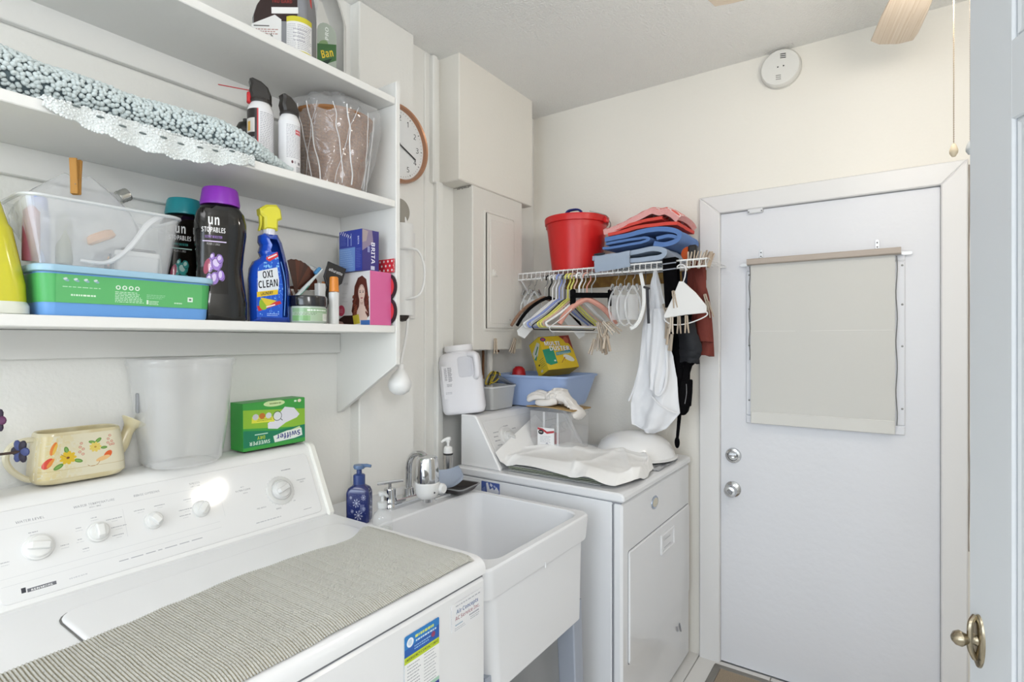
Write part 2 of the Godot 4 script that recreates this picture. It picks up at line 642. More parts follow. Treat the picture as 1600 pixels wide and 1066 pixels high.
func back_door() -> void:
	var white := mat("e3e4e8", 0.42, 0.0, {"bump": 0.06, "freq": 0.03, "scale": 3.0})
	var casing := mat("e6e5e4", 0.4)
	# casing: three mitred boards
	var tr := Node3D.new()
	tr.name = "trim_1"; tr.set_meta("kind", "structure")
	add_child(tr, true)
	var xo := [-0.716, 0.237]; var xi := [-0.626, 0.160]
	var g := Geo.new()
	g.xf.origin = Vector3(0, 0, -2.560)
	g.extr([Vector2(xo[0], 0), Vector2(xi[0], 0), Vector2(xi[0], 2.037), Vector2(xo[0], 2.118)], 0.02, 0.004)
	part(tr, "casing_board", g, casing)
	g = Geo.new(); g.xf.origin = Vector3(0, 0, -2.560)
	g.extr([Vector2(xi[1], 0), Vector2(xo[1], 0), Vector2(xo[1], 2.118), Vector2(xi[1], 2.037)], 0.02, 0.004)
	part(tr, "casing_board", g, casing)
	g = Geo.new(); g.xf.origin = Vector3(0, 0, -2.560)
	g.extr([Vector2(xi[0], 2.037), Vector2(xi[1], 2.037), Vector2(xo[1], 2.118), Vector2(xo[0], 2.118)], 0.02, 0.004)
	part(tr, "casing_board", g, casing)
	g = Geo.new()
	g.box(Vector3(-0.636, 1.02, -2.62), Vector3(0.020, 2.04, 0.10), 0.002)
	g.box(Vector3(0.170, 1.02, -2.62), Vector3(0.020, 2.04, 0.10), 0.002)
	g.box(Vector3(-0.233, 2.048, -2.62), Vector3(0.82, 0.022, 0.10), 0.002)
	g.box(Vector3(-0.618, 1.02, -2.632), Vector3(0.024, 2.04, 0.03), 0.002)
	g.box(Vector3(0.152, 1.02, -2.632), Vector3(0.024, 2.04, 0.03), 0.002)
	g.box(Vector3(-0.233, 2.03, -2.632), Vector3(0.78, 0.024, 0.03), 0.002)
	part(tr, "door_jamb", g, casing)
	# the door
	var d := Node3D.new()
	d.name = "door_1"; d.set_meta("kind", "structure")
	add_child(d, true)
	g = Geo.new()
	var z := -2.5935
	var plate := func(x0: float, x1: float, y0: float, y1: float, zz: float) -> PackedVector3Array:
		return PackedVector3Array([Vector3(x0, y0, zz), Vector3(x1, y0, zz), Vector3(x1, y1, zz), Vector3(x0, y1, zz)])
	g.loft([plate.call(-0.625, 0.159, 0.012, 2.035, z + 0.0225), plate.call(-0.47, 0.01, 1.136, 1.764, z + 0.0225), plate.call(-0.47, 0.01, 1.136, 1.764, z - 0.0225), plate.call(-0.625, 0.159, 0.012, 2.035, z - 0.0225)], false, false, true)
	part(d, "slab", g, white)
	g = Geo.new()
	g.box(Vector3(-0.2315, 1.116, -2.568), Vector3(0.571, 0.036, 0.012), 0.004)
	g.box(Vector3(-0.2315, 1.784, -2.568), Vector3(0.571, 0.036, 0.012), 0.004)
	g.box(Vector3(-0.499, 1.45, -2.568), Vector3(0.036, 0.632, 0.012), 0.004)
	g.box(Vector3(0.036, 1.45, -2.568), Vector3(0.036, 0.632, 0.012), 0.004)
	var wf := part(d, "window_frame", g, white)
	for y in [1.75, 1.60, 1.44, 1.20]:
		for x in [-0.503, 0.044]:
			g = Geo.new()
			g.ball(Vector3(x, y, -2.5615), Vector3(0.004, 0.004, 0.0015))
			part(wf, "screw", g, mat("8a8a88", 0.35, 0.7))
	g = Geo.new()
	g.box(Vector3(-0.2315, 1.45, -2.595), Vector3(0.49, 0.64, 0.005), 0.0)
	part(d, "pane", g, mat("ffffff", 0.02, 0.0, {"alpha": 0.06}))
	var chrome := mat("c9cacc", 0.16, 1.0)
	g = Geo.new()
	g.xf = Transform3D(Basis(Vector3.RIGHT, PI / 2), Vector3(-0.571, 0.947, -2.571))
	g.lathe([[0.0, 0.0], [0.034, 0.0], [0.034, 0.004], [0.031, 0.010], [0.022, 0.013], [0.020, 0.009], [0.0, 0.009]], 8)
	var db := part(d, "deadbolt", g, chrome)
	g = Geo.new()
	g.xf = Transform3D(Basis.IDENTITY, Vector3(-0.571, 0.947, -2.552))
	g.loft([Geo.ring(-0.006, 0.017, 0.012), Geo.ring(0.0, 0.019, 0.010), Geo.ring(0.006, 0.017, 0.012)])
	part(db, "thumb_turn", g, chrome)
	g = Geo.new()
	g.xf = Transform3D(Basis(Vector3.RIGHT, PI / 2), Vector3(-0.573, 0.796, -2.571))
	g.lathe([[0.0, 0.0], [0.035, 0.0], [0.034, 0.005], [0.026, 0.010], [0.013, 0.014], [0.012, 0.026], [0.02, 0.032], [0.027, 0.042], [0.027, 0.050], [0.021, 0.060], [0.012, 0.062], [0.010, 0.059], [0.0, 0.059]], 8)
	part(d, "doorknob", g, chrome)
	# contact sensor on the head of the door
	var s := thing("contact_sensor", "small white contact sensor on the top edge of the back door", "sensor", Vector3(-0.478, 2.03, -2.571))
	g = Geo.new(); g.box(Vector3(0, 0, 0.008), Vector3(0.062, 0.022, 0.015), 0.003)
	part(s, "housing", g, mat("dfe0e1", 0.4))
	for x in [-0.026, 0.026]:
		g = Geo.new(); g.rod(Vector3(x, -0.004, 0.014), Vector3(x, -0.004, 0.017), 0.003)
		part(s, "screw", g, mat("77777a", 0.4, 0.6))
	# roller blind over the door's window
	var b := thing("roller_blind", "pale grey roller blind with taupe top rail over the back door window", "blind", Vector3(-0.2335, 1.45, -2.562))
	g = Geo.new()
	g.loft([Geo.ring(-0.2735, 0.013, 0.017, 0.006), Geo.ring(0.2735, 0.013, 0.017, 0.006)])
	var rail := part(b, "top_rail", g, mat("b3a79c", 0.5), "taupe top rail")
	rail.transform = Transform3D(Basis(Vector3.BACK, -PI / 2), Vector3(0, 0.3535, 0.021))
	g = Geo.new()
	g.sheet(16, 40, func(u, v): return Vector3(lerpf(-0.2605, 0.2555, u), lerpf(0.345, -0.318, v), 0.016 + 0.0012 * wob(u * 3.0, v * 2.0) + 0.003 * smoothstep(0.75, 1.0, v)), 0.0012)
	part(b, "fabric", g, mat("d6d5d0", 0.75, 0.0, {"bump": 0.15, "freq": 0.3, "scale": 9.0, "back": "404040"}))
	g = Geo.new()
	g.box(Vector3(-0.0025, -0.322, 0.0195), Vector3(0.514, 0.052, 0.0055), 0.0025)
	part(b, "hem_bar", g, mat("dbdad5", 0.7))
	g = Geo.new()
	g.box(Vector3(-0.0025, 0.052, 0.0168), Vector3(0.513, 0.003, 0.0018), 0.0006)
	part(b, "fabric_seam", g, mat("e4e3df", 0.7))
	for x in [-0.2645, 0.2595]:
		g = Geo.new()
		var pts := []
		for i in 25: pts.append(Vector3(x + 0.0022 * sin(i * 0.9), 0.335 - i * (0.027 if x > 0 else 0.017), 0.019))
		g.tube(pts, 0.0018, 5)
		part(b, "bead_chain", g, mat("6f6e6c", 0.4, 0.3))
	for x in [-0.222, 0.198]:
		g = Geo.new()
		g.xf.origin = Vector3(x, 0.385, -0.003)
		g.extr(rr_poly(0.013, 0.045, 0.006), 0.003)
		g.box(Vector3(0, -0.014, 0.011), Vector3(0.012, 0.003, 0.022), 0.0)
		var br := part(b, "bracket", g, mat("c8c8c8", 0.35, 0.6))
		for y in [0.395, 0.378]:
			g = Geo.new(); g.ball(Vector3(x, y, 0.0), Vector3(0.003, 0.003, 0.0015))
			part(br, "screw", g, mat("6c6c6c", 0.4, 0.5))
	for x in [-0.288, 0.291]:
		g = Geo.new()
		g.xf.origin = Vector3(x, 0.345, 0.004)
		g.extr(rr_poly(0.036, 0.013, 0.006), 0.003)
		g.box(Vector3(-signf(x) * 0.014, 0, 0.007), Vector3(0.004, 0.013, 0.014), 0.0)
		part(b, "bracket", g, mat("c8c8c8", 0.35, 0.6))
	# thin cable running down beside the casing
	g = Geo.new()
	var cp := []
	for i in 28:
		var y := 2.10 - i * 0.052
		cp.append(Vector3(0.2405 + 0.0035 * wob(y * 3.0, 1.0) + (0.0 if i > 0 else 0.0), y, -2.567))
	g.tube(cp, 0.0022, 5)
	cp = []
	for i in 26:
		var y := 2.105 - i * 0.03
		cp.append(Vector3(0.2475 + 0.003 * wob(y * 4.0, 7.0), y, -2.5675))
	g.tube(cp, 0.0016, 5)
	single("wall_cable", g, mat("a59a90", 0.6), "thin pale cable running down the wall beside the door casing", "cable")
	# floor mat
	var fm := thing("door_mat", "beige woven floor mat with grey edging before the back door", "mat", Vector3(-0.20, 0.007, -2.22))
	g = Geo.new(); g.box(Vector3(0, 0.004, 0), Vector3(0.82, 0.008, 0.56), 0.003)
	part(fm, "pile", g, mat("a99880", 0.9, 0.0, {"tint": "8f8273", "tfreq": 0.09, "scale": 9.0}))
	g = Geo.new()
	for x in [-0.425, 0.425]: g.box(Vector3(x, 0.005, 0), Vector3(0.03, 0.011, 0.59), 0.004)
	for zz in [-0.29, 0.29]: g.box(Vector3(0, 0.005, zz), Vector3(0.88, 0.011, 0.03), 0.004)
	part(fm, "edging", g, mat("83807a", 0.8))

func open_door() -> void:
	var d := Node3D.new()
	d.name = "door_2"; d.set_meta("kind", "structure")
	add_child(d, true)
	d.position = Vector3(0.115, 0.0, -1.225)
	d.rotation.y = atan2(-0.925, 0.385)
	var white := mat("dadde0", 0.4)
	var g := Geo.new()
	var W := 0.80
	g.box(Vector3(W / 2, 1.11, -0.0195), Vector3(W, 2.19, 0.027), 0.002)
	for x in [0.055, 0.40, 0.745]: g.box(Vector3(x, 1.11, -0.004), Vector3(0.11, 2.19, 0.008), 0.003)
	var rails := [[0.015, 0.22], [0.68, 0.80], [1.80, 1.925], [2.09, 2.205]]
	for r in rails: g.box(Vector3(W / 2, (r[0] + r[1]) / 2, -0.0041), Vector3(W - 0.02, r[1] - r[0], 0.0078), 0.003)
	part(d, "slab", g, white)
	for c in [0.2275, 0.5725]:
		for i in 3:
			var y0: float = rails[i][1]; var y1: float = rails[i + 1][0]
			g = Geo.new()
			var a := 0.1175; var b := (y1 - y0) / 2
			g.xf = Transform3D(Basis(Vector3.RIGHT, PI / 2), Vector3(c, (y0 + y1) / 2, -0.008))
			g.loft([Geo.ring(-0.001, a, b, 0.001, 0, 0, 2), Geo.ring(0.004, a - 0.004, b - 0.004, 0.001, 0, 0, 2), Geo.ring(0.0, a - 0.014, b - 0.014, 0.001, 0, 0, 2), Geo.ring(0.001, a - 0.022, b - 0.022, 0.001, 0, 0, 2), Geo.ring(0.006, a - 0.045, b - 0.045, 0.001, 0, 0, 2)], false, true)
			part(d, "panel", g, white, "", 25.0)
	var nick := mat("a19681", 0.25, 1.0)
	g = Geo.new()
	g.xf = Transform3D(Basis(Vector3.RIGHT, PI / 2), Vector3(0.028, 0.955, 0.0))
	g.loft([Geo.ring(0, 0.017, 0.045), Geo.ring(0.003, 0.016, 0.044), Geo.ring(0.006, 0.011, 0.036)])
	var h := part(d, "door_handle", g, nick, "worn brass handle")
	g = Geo.new()
	g.xf = Transform3D(Basis(Vector3.RIGHT, PI / 2), Vector3(0.028, 0.957, 0.004))
	g.lathe([[0.0, 0.0], [0.012, 0.0], [0.008, 0.004], [0.007, 0.012], [0.010, 0.018], [0.013, 0.024], [0.011, 0.031], [0.005, 0.036], [0.0, 0.037]], 6)
	part(h, "knob", g, nick)
	g = Geo.new()
	g.tube(curve([Vector3(0.024, 0.995, 0.004), Vector3(0.029, 0.985, 0.013), Vector3(0.031, 0.965, 0.015), Vector3(0.031, 0.945, 0.015), Vector3(0.028, 0.925, 0.006)], 4), 0.0045, 8)
	part(h, "grip", g, nick)
	g = Geo.new()
	g.box(Vector3(0.475, 1.35, -0.47), Vector3(0.10, 2.7, 0.10), 0.002)
	struct("trim_2", g, mat("e6e5e4", 0.45))

func ceiling_fixtures() -> void:
	# ceiling fan
	var c := Vector3(0.10, 0, -1.68)
	var f := thing("ceiling_fan", "pale wood ceiling fan with its blade tip above the back door", "fan", Vector3(c.x, 2.70, c.z))
	var metal := mat("d8d4cc", 0.35, 0.2)
	var g := Geo.new()
	g.lathe([[0.0, 0.0], [0.065, 0.0], [0.06, -0.03], [0.02, -0.05], [0.0, -0.05]], 8)
	g.lathe([[0.0, -0.045], [0.012, -0.045], [0.012, -0.14], [0.0, -0.14]], 4)
	part(f, "downrod", g, metal)
	g = Geo.new()
	g.lathe([[0.0, -0.12], [0.05, -0.125], [0.105, -0.15], [0.11, -0.20], [0.10, -0.265], [0.06, -0.285], [0.0, -0.285]], 9)
	part(f, "motor_housing", g, metal)
	g = Geo.new()
	g.lathe([[0.05, -0.285], [0.06, -0.292], [0.088, -0.296], [0.092, -0.308], [0.078, -0.330], [0.04, -0.343], [0.0, -0.346]], 9, false)
	part(f, "lamp_bowl", g, mat("fff3e0", 0.4, 0.0, {"glow": 1.5}))
	var WP := Print.new(256, 128, hexc("d8c9b6"))
	for i in 90: WP.rect(rng.randf() * 256 - 60, rng.randf() * 128, rng.randf_range(40, 220), 1, hexc(["cdbba4", "d0bfab", "dfd2c2", "c8b49b"][i % 4]))
	var wood := printed(WP, 0.5)
	var poly := []
	for p in [[0.13, -0.045], [0.20, -0.052], [0.36, -0.060], [0.47, -0.062], [0.515, -0.058], [0.535, -0.02], [0.53, 0.035], [0.505, 0.062], [0.36, 0.058], [0.20, 0.048], [0.13, 0.042]]: poly.append(Vector2(p[0], p[1]))
	for k in 4:
		var w := deg_to_rad(100.0 + 90.0 * k)
		g = Geo.new()
		g.xf = Transform3D(Basis(Vector3.UP, w) * Basis(Vector3.RIGHT, -PI / 2 + 0.16), Vector3(0, -0.25, 0))
		g.extr(poly, 0.007, 0.002)
		var b := part(f, "blade", g, wood, "pale wood blade")
		g = Geo.new()
		g.xf = Transform3D(Basis(Vector3.UP, w) * Basis(Vector3.RIGHT, -PI / 2 + 0.16), Vector3(0, -0.245, 0))
		g.extr([Vector2(0.08, -0.02), Vector2(0.18, -0.03), Vector2(0.22, 0.0), Vector2(0.18, 0.03), Vector2(0.08, 0.02)], 0.012, 0.003)
		part(b, "blade_arm", g, metal)
	var chains := [[0.031, -0.02, 1.918, "d8c9ae"], [0.060, 0.0, 1.912, "b9bcbd"]]
	for q in chains:
		g = Geo.new()
		var y0: float = -0.29
		var y1: float = q[2] - 2.70 + 0.02
		var n := int((y0 - y1) / 0.0055)
		var rows := []
		for i in n * 2:
			rows.append(Geo.ring(y0 + (y1 - y0) * i / (n * 2.0 - 1.0), 0.0021 if i % 2 == 0 else 0.0008, 0.0021 if i % 2 == 0 else 0.0008, -1.0, q[0], q[1], 1))
		g.loft(rows)
		var ch := part(f, "pull_chain", g, mat("a3937e", 0.4, 0.5))
		g = Geo.new()
		g.xf.origin = Vector3(q[0], y1 - 0.03, q[1])
		g.lathe([[0.0, 0.0], [0.004, 0.001], [0.0085, 0.009], [0.009, 0.016], [0.006, 0.026], [0.003, 0.032], [0.0, 0.032]], 4)
		part(ch, "pull_knob", g, mat(q[3], 0.45))
	# flat ceiling light behind the camera
	var p := thing("ceiling_light", "flat white ceiling light panel behind the camera", "light", Vector3(-0.45, 2.70, 1.5))
	g = Geo.new(); g.box(Vector3(0, -0.015, 0), Vector3(1.24, 0.03, 0.94), 0.004)
	part(p, "frame", g, mat("e8e8e8", 0.4))
	g = Geo.new(); g.box(Vector3(0, -0.032, 0), Vector3(1.18, 0.006, 0.88), 0.002)
	part(p, "diffuser", g, mat("fffaf2", 0.5, 0.0, {"glow": 0.8}))
	# globe lamp on the right wall, behind the camera
	var wl := thing("wall_lamp", "white opal globe lamp on the right wall behind the camera", "lamp", Vector3(0.95, 2.02, 0.25))
	g = Geo.new(); g.xf = Transform3D(Basis(Vector3.BACK, PI / 2), Vector3.ZERO)
	g.lathe([[0.0, 0.0], [0.06, 0.0], [0.055, 0.015], [0.02, 0.03], [0.02, 0.06], [0.0, 0.06]], 8)
	part(wl, "base", g, metal)
	g = Geo.new(); g.ball(Vector3(-0.16, 0, 0), Vector3(0.11, 0.11, 0.11), 6, 12)
	part(wl, "lamp_globe", g, mat("fff8ee", 0.4, 0.0, {"glow": 1.2}))
	# smoke detector on the back wall
	var s := thing("smoke_detector", "round white smoke detector high on the back wall", "smoke detector", Vector3(-0.376, 2.617, -2.57))
	var out := Transform3D(Basis(Vector3.RIGHT, PI / 2), Vector3.ZERO)
	g = Geo.new(); g.xf = out
	g.lathe([[0.0, 0.0], [0.079, 0.0], [0.080, 0.010], [0.078, 0.012], [0.078, 0.030], [0.072, 0.038], [0.0, 0.041]], 10)
	part(s, "housing", g, mat("e8e7e2", 0.45))
	g = Geo.new(); g.xf = out
	g.lathe([[0.0785, 0.011], [0.0795, 0.012], [0.0785, 0.013]], 10, false)
	part(s, "base_ring", g, mat("c9c8c2", 0.5))
	var dark := mat("3a3736", 0.6)
	for y in [0.052, 0.044, 0.036]:
		g = Geo.new(); g.box(Vector3(0.012, y, 0.0398), Vector3(0.022, 0.0032, 0.003), 0.001, Basis(Vector3.BACK, -0.12))
		part(s, "vent_slot", g, dark)
	for y in [-0.034, -0.042, -0.050]:
		g = Geo.new(); g.box(Vector3(-0.006, y, 0.0398), Vector3(0.020, 0.0022, 0.003), 0.0007, Basis(Vector3.BACK, -0.12))
		part(s, "vent_slot", g, mat("8a8783", 0.6))
	for x in [-0.008, 0.014]:
		g = Geo.new(); g.ball(Vector3(x, 0.001, 0.0405), Vector3(0.003, 0.003, 0.0015))
		part(s, "indicator", g, dark)

func shelf_unit() -> void:
	var m := mat("ecebe7", 0.45, 0.0, {"bump": 0.08, "freq": 0.02, "scale": 3.0})
	var t := thing("wall_shelf", "white painted three-tier wall shelf with one side panel above the washer", "shelf", Vector3(-1.63, 0, -1.25))
	var z0 := 0.0; var z1 := 1.45
	for y in [1.4985, 1.9105, 2.2485]:
		var g := Geo.new()
		g.box(Vector3(0.151, y, (z0 + z1) / 2), Vector3(0.298, 0.023, z1 - z0), 0.002)
		part(t, "shelf_board", g, m)
	for y in [1.452, 1.866, 2.206]:
		var g := Geo.new()
		g.box(Vector3(0.0115, y, (z0 + z1) / 2), Vector3(0.019, 0.068, z1 - z0), 0.002)
		part(t, "cleat", g, m)
	var g2 := Geo.new()
	g2.xf.origin = Vector3(0, 0, -0.0105)
	g2.extr([Vector2(0.0, 1.205), Vector2(0.012, 1.205), Vector2(0.302, 1.383), Vector2(0.302, 2.313), Vector2(0.0, 2.313)], 0.019, 0.002)
	part(t, "side_panel", g2, m)

func wg(t: Node3D) -> Geo:      # a builder that takes world coordinates for a part of t
	var g := Geo.new()
	g.xf = t.transform.affine_inverse()
	return g

func slope_frame(t: Node3D, p: Vector3, up: Vector3, out: Vector3) -> Geo:      # local frame on a sloping panel facing the room
	var g := Geo.new()
	g.xf = t.transform.affine_inverse() * Transform3D(Basis(up.cross(out), up, out), p)
	return g

func dial(t: Node3D, p: Vector3, up: Vector3, out: Vector3, r: float, grip: float, m: Material, called := "knob") -> Node3D:
	var g := slope_frame(t, p, up, out)
	g.xf = g.xf * Transform3D(Basis(Vector3.RIGHT, PI / 2), Vector3.ZERO)
	g.lathe([[0.0, 0.0], [r, 0.0], [r, 0.004], [r * 0.96, 0.007], [r * 0.86, 0.008], [r * 0.8, 0.013], [r * 0.72, 0.015], [0.0, 0.0155]], 9)
	var k := part(t, called, g, m)
	g = slope_frame(t, p, up, out)
	g.xf = g.xf * Transform3D(Basis(Vector3.BACK, grip), Vector3(0, 0, 0.014))
	var s := r * 0.74
	g.loft([Geo.ring(-s, 0.006, 0.005, 0.003), Geo.ring(-s * 0.7, 0.0075, 0.011, 0.003), Geo.ring(s * 0.7, 0.0075, 0.011, 0.003), Geo.ring(s, 0.006, 0.005, 0.003)])
	part(k, "grip", g, m)
	return k

func washer() -> void:
	var white := mat("ececec", 0.28, 0.0, {"coat": 0.4})
	var plast := mat("e6e6e4", 0.35)
	var cream := mat("eaeae8", 0.35)
	var t := thing("washing_machine", "white top-loading washing machine with a sloping dial panel left of the sink", "washing machine", Vector3(-1.20, 0, -0.63))
	var z0 := -0.20; var z1 := -1.06; var zc := (z0 + z1) / 2; var w := z0 - z1
	var g := wg(t)
	g.box(Vector3(-1.2, 0.4625, zc), Vector3(0.776, 0.845, w), 0.008)
	part(t, "cabinet", g, white)
	for x in [-1.54, -0.86]:
		for z in [z0 - 0.06, z1 + 0.06]:
			g = wg(t); g.box(Vector3(x, 0.02, z), Vector3(0.05, 0.04, 0.05), 0.005)
			part(t, "foot", g, mat("2c2c2c", 0.7))
	g = wg(t)
	g.box(Vector3(-1.2, 0.886, zc), Vector3(0.764, 0.008, w - 0.010), 0.0)
	part(t, "seam", g, mat("77787c", 0.7))
	# top panel with a rounded front edge
	g = wg(t)
	g.xf = g.xf * Transform3D(Basis(), Vector3(0, 0, zc))
	var prof := [Vector2(-1.60, 0.888), Vector2(-0.816, 0.888), Vector2(-0.809, 0.893), Vector2(-0.809, 0.908), Vector2(-0.813, 0.918), Vector2(-0.822, 0.926), Vector2(-0.836, 0.931), Vector2(-0.86, 0.932), Vector2(-1.60, 0.932)]
	g.extr(prof, w + 0.004, 0.006)
	part(t, "top_panel", g, white, "", 30.0)
	g = wg(t)
	g.loft([Geo.ring(0.930, 0.2265, 0.327, 0.045, -1.0885, -0.682), Geo.ring(0.934, 0.2265, 0.327, 0.045, -1.0885, -0.682)])
	var seal := part(t, "lid_gap", g, mat("6d6c68", 0.7))
	g = wg(t)
	g.loft([Geo.ring(0.931, 0.2235, 0.324, 0.045, -1.0885, -0.682), Geo.ring(0.936, 0.2235, 0.324, 0.045, -1.0885, -0.682), Geo.ring(0.9385, 0.2205, 0.321, 0.042, -1.0885, -0.682), Geo.ring(0.9395, 0.215, 0.3155, 0.04, -1.0885, -0.682)])
	part(t, "lid", g, white)
	# raised console
	g = wg(t)
	g.xf = g.xf * Transform3D(Basis(), Vector3(0, 0, zc + 0.002))
	var cp := [Vector2(-1.588, 0.931), Vector2(-1.402, 0.931), Vector2(-1.400, 0.938), Vector2(-1.494, 1.122), Vector2(-1.503, 1.132), Vector2(-1.516, 1.137), Vector2(-1.588, 1.137)]
	g.extr(cp, w - 0.014, 0.002)
	var con := part(t, "console", g, cream, "", 30.0)
	for z in [z0 - 0.008, z1 + 0.010]:
		g = wg(t)
		g.xf = g.xf * Transform3D(Basis(), Vector3(0, 0, z))
		g.extr([Vector2(-1.59, 0.931), Vector2(-1.394, 0.931), Vector2(-1.392, 0.940), Vector2(-1.488, 1.128), Vector2(-1.500, 1.138), Vector2(-1.516, 1.1415), Vector2(-1.59, 1.1415)], 0.024, 0.005)
		part(con, "end_cap", g, mat("ebeae3", 0.35), "", 30.0)
	# printed dial panel on the slope: s runs up the slope from its foot
	var up := (Vector3(-1.494, 1.122, 0) - Vector3(-1.400, 0.938, 0)).normalized()
	var out := Vector3(up.y, -up.x, 0)
	var foot := Vector3(-1.400, 0.938, 0) + out * 0.0006
	var P := Print.new(1450, 372, hexc("e7e7e6"))
	var gy := hexc("8f9094"); var lg := hexc("c9cacc")
	var tx := func(a: float) -> float: return (a - 0.30) * 2000.0
	var ty := func(b: float) -> float: return (0.195 - b) * 2010.0
	P.words("WATER LEVEL", tx.call(0.362), ty.call(0.166), 9, gy, false, false, 0.0, 1.25)
	P.words("WATER TEMPERATURE", tx.call(0.475), ty.call(0.173), 9, gy, false, false, 0.0, 1.25)
	P.words("RINSE OPTIONS", tx.call(0.580), ty.call(0.171), 9, gy, false, false, 0.0, 1.25)
	P.words("SPEEDS", tx.call(0.690), ty.call(0.172), 9, gy, false, false, 0.0, 1.25)
	P.words("AGITATE / SPIN", tx.call(0.690), ty.call(0.1645), 5, gy, false)
	P.words("WASH / RINSE", tx.call(0.475), ty.call(0.166), 5, gy, false)
	for y in [0.158, 0.060]: P.rect(tx.call(0.305), ty.call(y), 850, 1.6, lg)
	P.ring(1.0 * tx.call(0.735), ty.call(0.148), 20, 1.6, lg, -PI / 2, 0)
	P.rect(tx.call(0.745), ty.call(0.148), 1.6, 160, lg)
	P.rect(tx.call(0.525), ty.call(0.146), 1.6, 130, lg)
	P.rect(tx.call(0.305), ty.call(0.045), 850, 1.6, lg)
	for q in [[0.365, 0.14, "MEDIUM"], [0.412, 0.098, "LARGE"], [0.316, 0.093, "SMALL"], [0.470, 0.142, "COLD"], [0.440, 0.127, "WARM"], [0.438, 0.102, "HOT"], [0.446, 0.080, "WARM"], [0.507, 0.130, "WARM - WARM"], [0.512, 0.110, "COLD - OFF"], [0.510, 0.092, "AUTO - ON"],
			[0.560, 0.136, "2ND RINSE"], [0.603, 0.137, "ONE RINSE"], [0.668, 0.136, "DELICATE"], [0.660, 0.112, "CASUAL / SLOW"], [0.716, 0.138, "NORMAL"], [0.722, 0.122, "HEAVY / FAST"], [0.653, 0.098, "EXTRA LOW"]]:
		P.scribble(tx.call(q[0]) - 3.0 * String(q[2]).length(), ty.call(q[1]), 6.0 * String(q[2]).length(), 1, 8, 4, hexc("a6a7ab"), int(q[0] * 1000))
		P.scribble(tx.call(q[0]) - 14, ty.call(q[1] - 0.006), 28, 1, 6, 3, lg, int(q[1] * 1000))
	P.words("ULTRA CLEAN", tx.call(0.807), ty.call(0.126), 8, gy, false, false, 0.0, 1.2)
	P.words("HEAVY", tx.call(0.807), ty.call(0.135), 4.5, gy, false); P.words("NORMAL", tx.call(0.812), ty.call(0.117), 4.5, gy, false)
	P.words("PRE-WASH", tx.call(0.845), ty.call(0.066), 7, gy, false, false, 0.0, 1.2)
	P.words("PERMANENT", tx.call(0.984), ty.call(0.118), 7, gy, false, false, 0.0, 1.1); P.words("PRESS", tx.call(0.984), ty.call(0.111), 7, gy, false)
	P.words("RINSE", tx.call(0.893), ty.call(0.052), 7, hexc("77787c"), false, false, 0.0, 1.2); P.words("OFF", tx.call(0.945), ty.call(0.062), 6, gy, false)
	P.scribble(tx.call(0.93), ty.call(0.158), 60, 1, 8, 5, gy, 4)
	for i in 26:
		var a := TAU * i / 26.0
		P.oval(tx.call(0.911) + cos(a) * 86, ty.call(0.1) + sin(a) * 86, 2, 2, lg)
	P.scribble(tx.call(0.50), ty.call(0.033), 420, 1, 8, 4, hexc("b0b1b5"), 21)
	P.scribble(tx.call(0.82), ty.call(0.030), 170, 1, 8, 4, hexc("b0b1b5"), 22); P.scribble(tx.call(0.965), ty.call(0.030), 70, 1, 8, 4, hexc("b0b1b5"), 23)
	P.rect(tx.call(0.333), ty.call(0.034), 14, 20, hexc("3c3d42"))
	P.rect(tx.call(0.342), ty.call(0.030), 92, 14, hexc("6a6b70")); P.words("KENMORE", tx.call(0.365), ty.call(0.0265), 8, hexc("e7e7e6"), true, false, 0.0, 1.3)
	P.scribble(tx.call(0.41), ty.call(0.027), 64, 1, 8, 5, lg, 24)
	g = slope_frame(t, foot + up * 0.102 + Vector3(0, 0, -0.6625), up, out)
	g.extr(rr_poly(0.725, 0.185, 0.014), 0.0035, 0.0012)
	part(con, "dial_panel", g, printed(P, 0.075), "", 30.0)
	var km := mat("e3e3e0", 0.3)
	for q in [[0.368, 0.106, 0.027, PI / 2 - 0.25], [0.472, 0.107, 0.0225, 0.0], [0.582, 0.103, 0.0205, 0.6], [0.691, 0.103, 0.021, -0.75]]:
		dial(t, foot + up * q[1] + Vector3(0, 0, -q[0]) + out * 0.0015, up, out, q[2], q[3], km)
	g = slope_frame(t, foot + up * 0.1 + Vector3(0, 0, -0.911) + out * 0.0015, up, out)
	g.xf = g.xf * Transform3D(Basis(Vector3.RIGHT, PI / 2), Vector3.ZERO)
	g.lathe([[0.0, 0.0], [0.041, 0.0], [0.041, 0.003], [0.039, 0.005], [0.031, 0.006], [0.030, 0.0045], [0.0, 0.0045]], 12)
	part(t, "dial_ring", g, mat("d8d8d5", 0.3))
	dial(t, foot + up * 0.1 + Vector3(0, 0, -0.911) + out * 0.005, up, out, 0.028, PI / 2 + 0.28, mat("d9d9d7", 0.25), "cycle_dial")
	# magnets on the front
	var P2 := Print.new(256, 384, hexc("f1f1f0"))
	P2.rect(0, 0, 256, 108, hexc("2f7fc4")); P2.poly([Vector2(0, 70), Vector2(256, 40), Vector2(256, 108), Vector2(0, 108)], hexc("2a5fae"))
	P2.oval(40, 42, 24, 24, hexc("f2f6fa")); P2.oval(40, 42, 15, 15, hexc("cfe0ee")); P2.scribble(76, 20, 160, 1, 14, 14, hexc("d7e06a"), 31)
	P2.scribble(80, 46, 150, 1, 12, 9, hexc("cfe3f4"), 32); P2.oval(210, 74, 15, 15, hexc("8f3d63")); P2.scribble(70, 72, 120, 2, 13, 6, hexc("9cc3e6"), 4)
	P2.rect(0, 108, 256, 34, hexc("c3d531")); P2.words("EMERGENCY CONTACT INFO", 128, 125, 13, hexc("4c5a1c"))
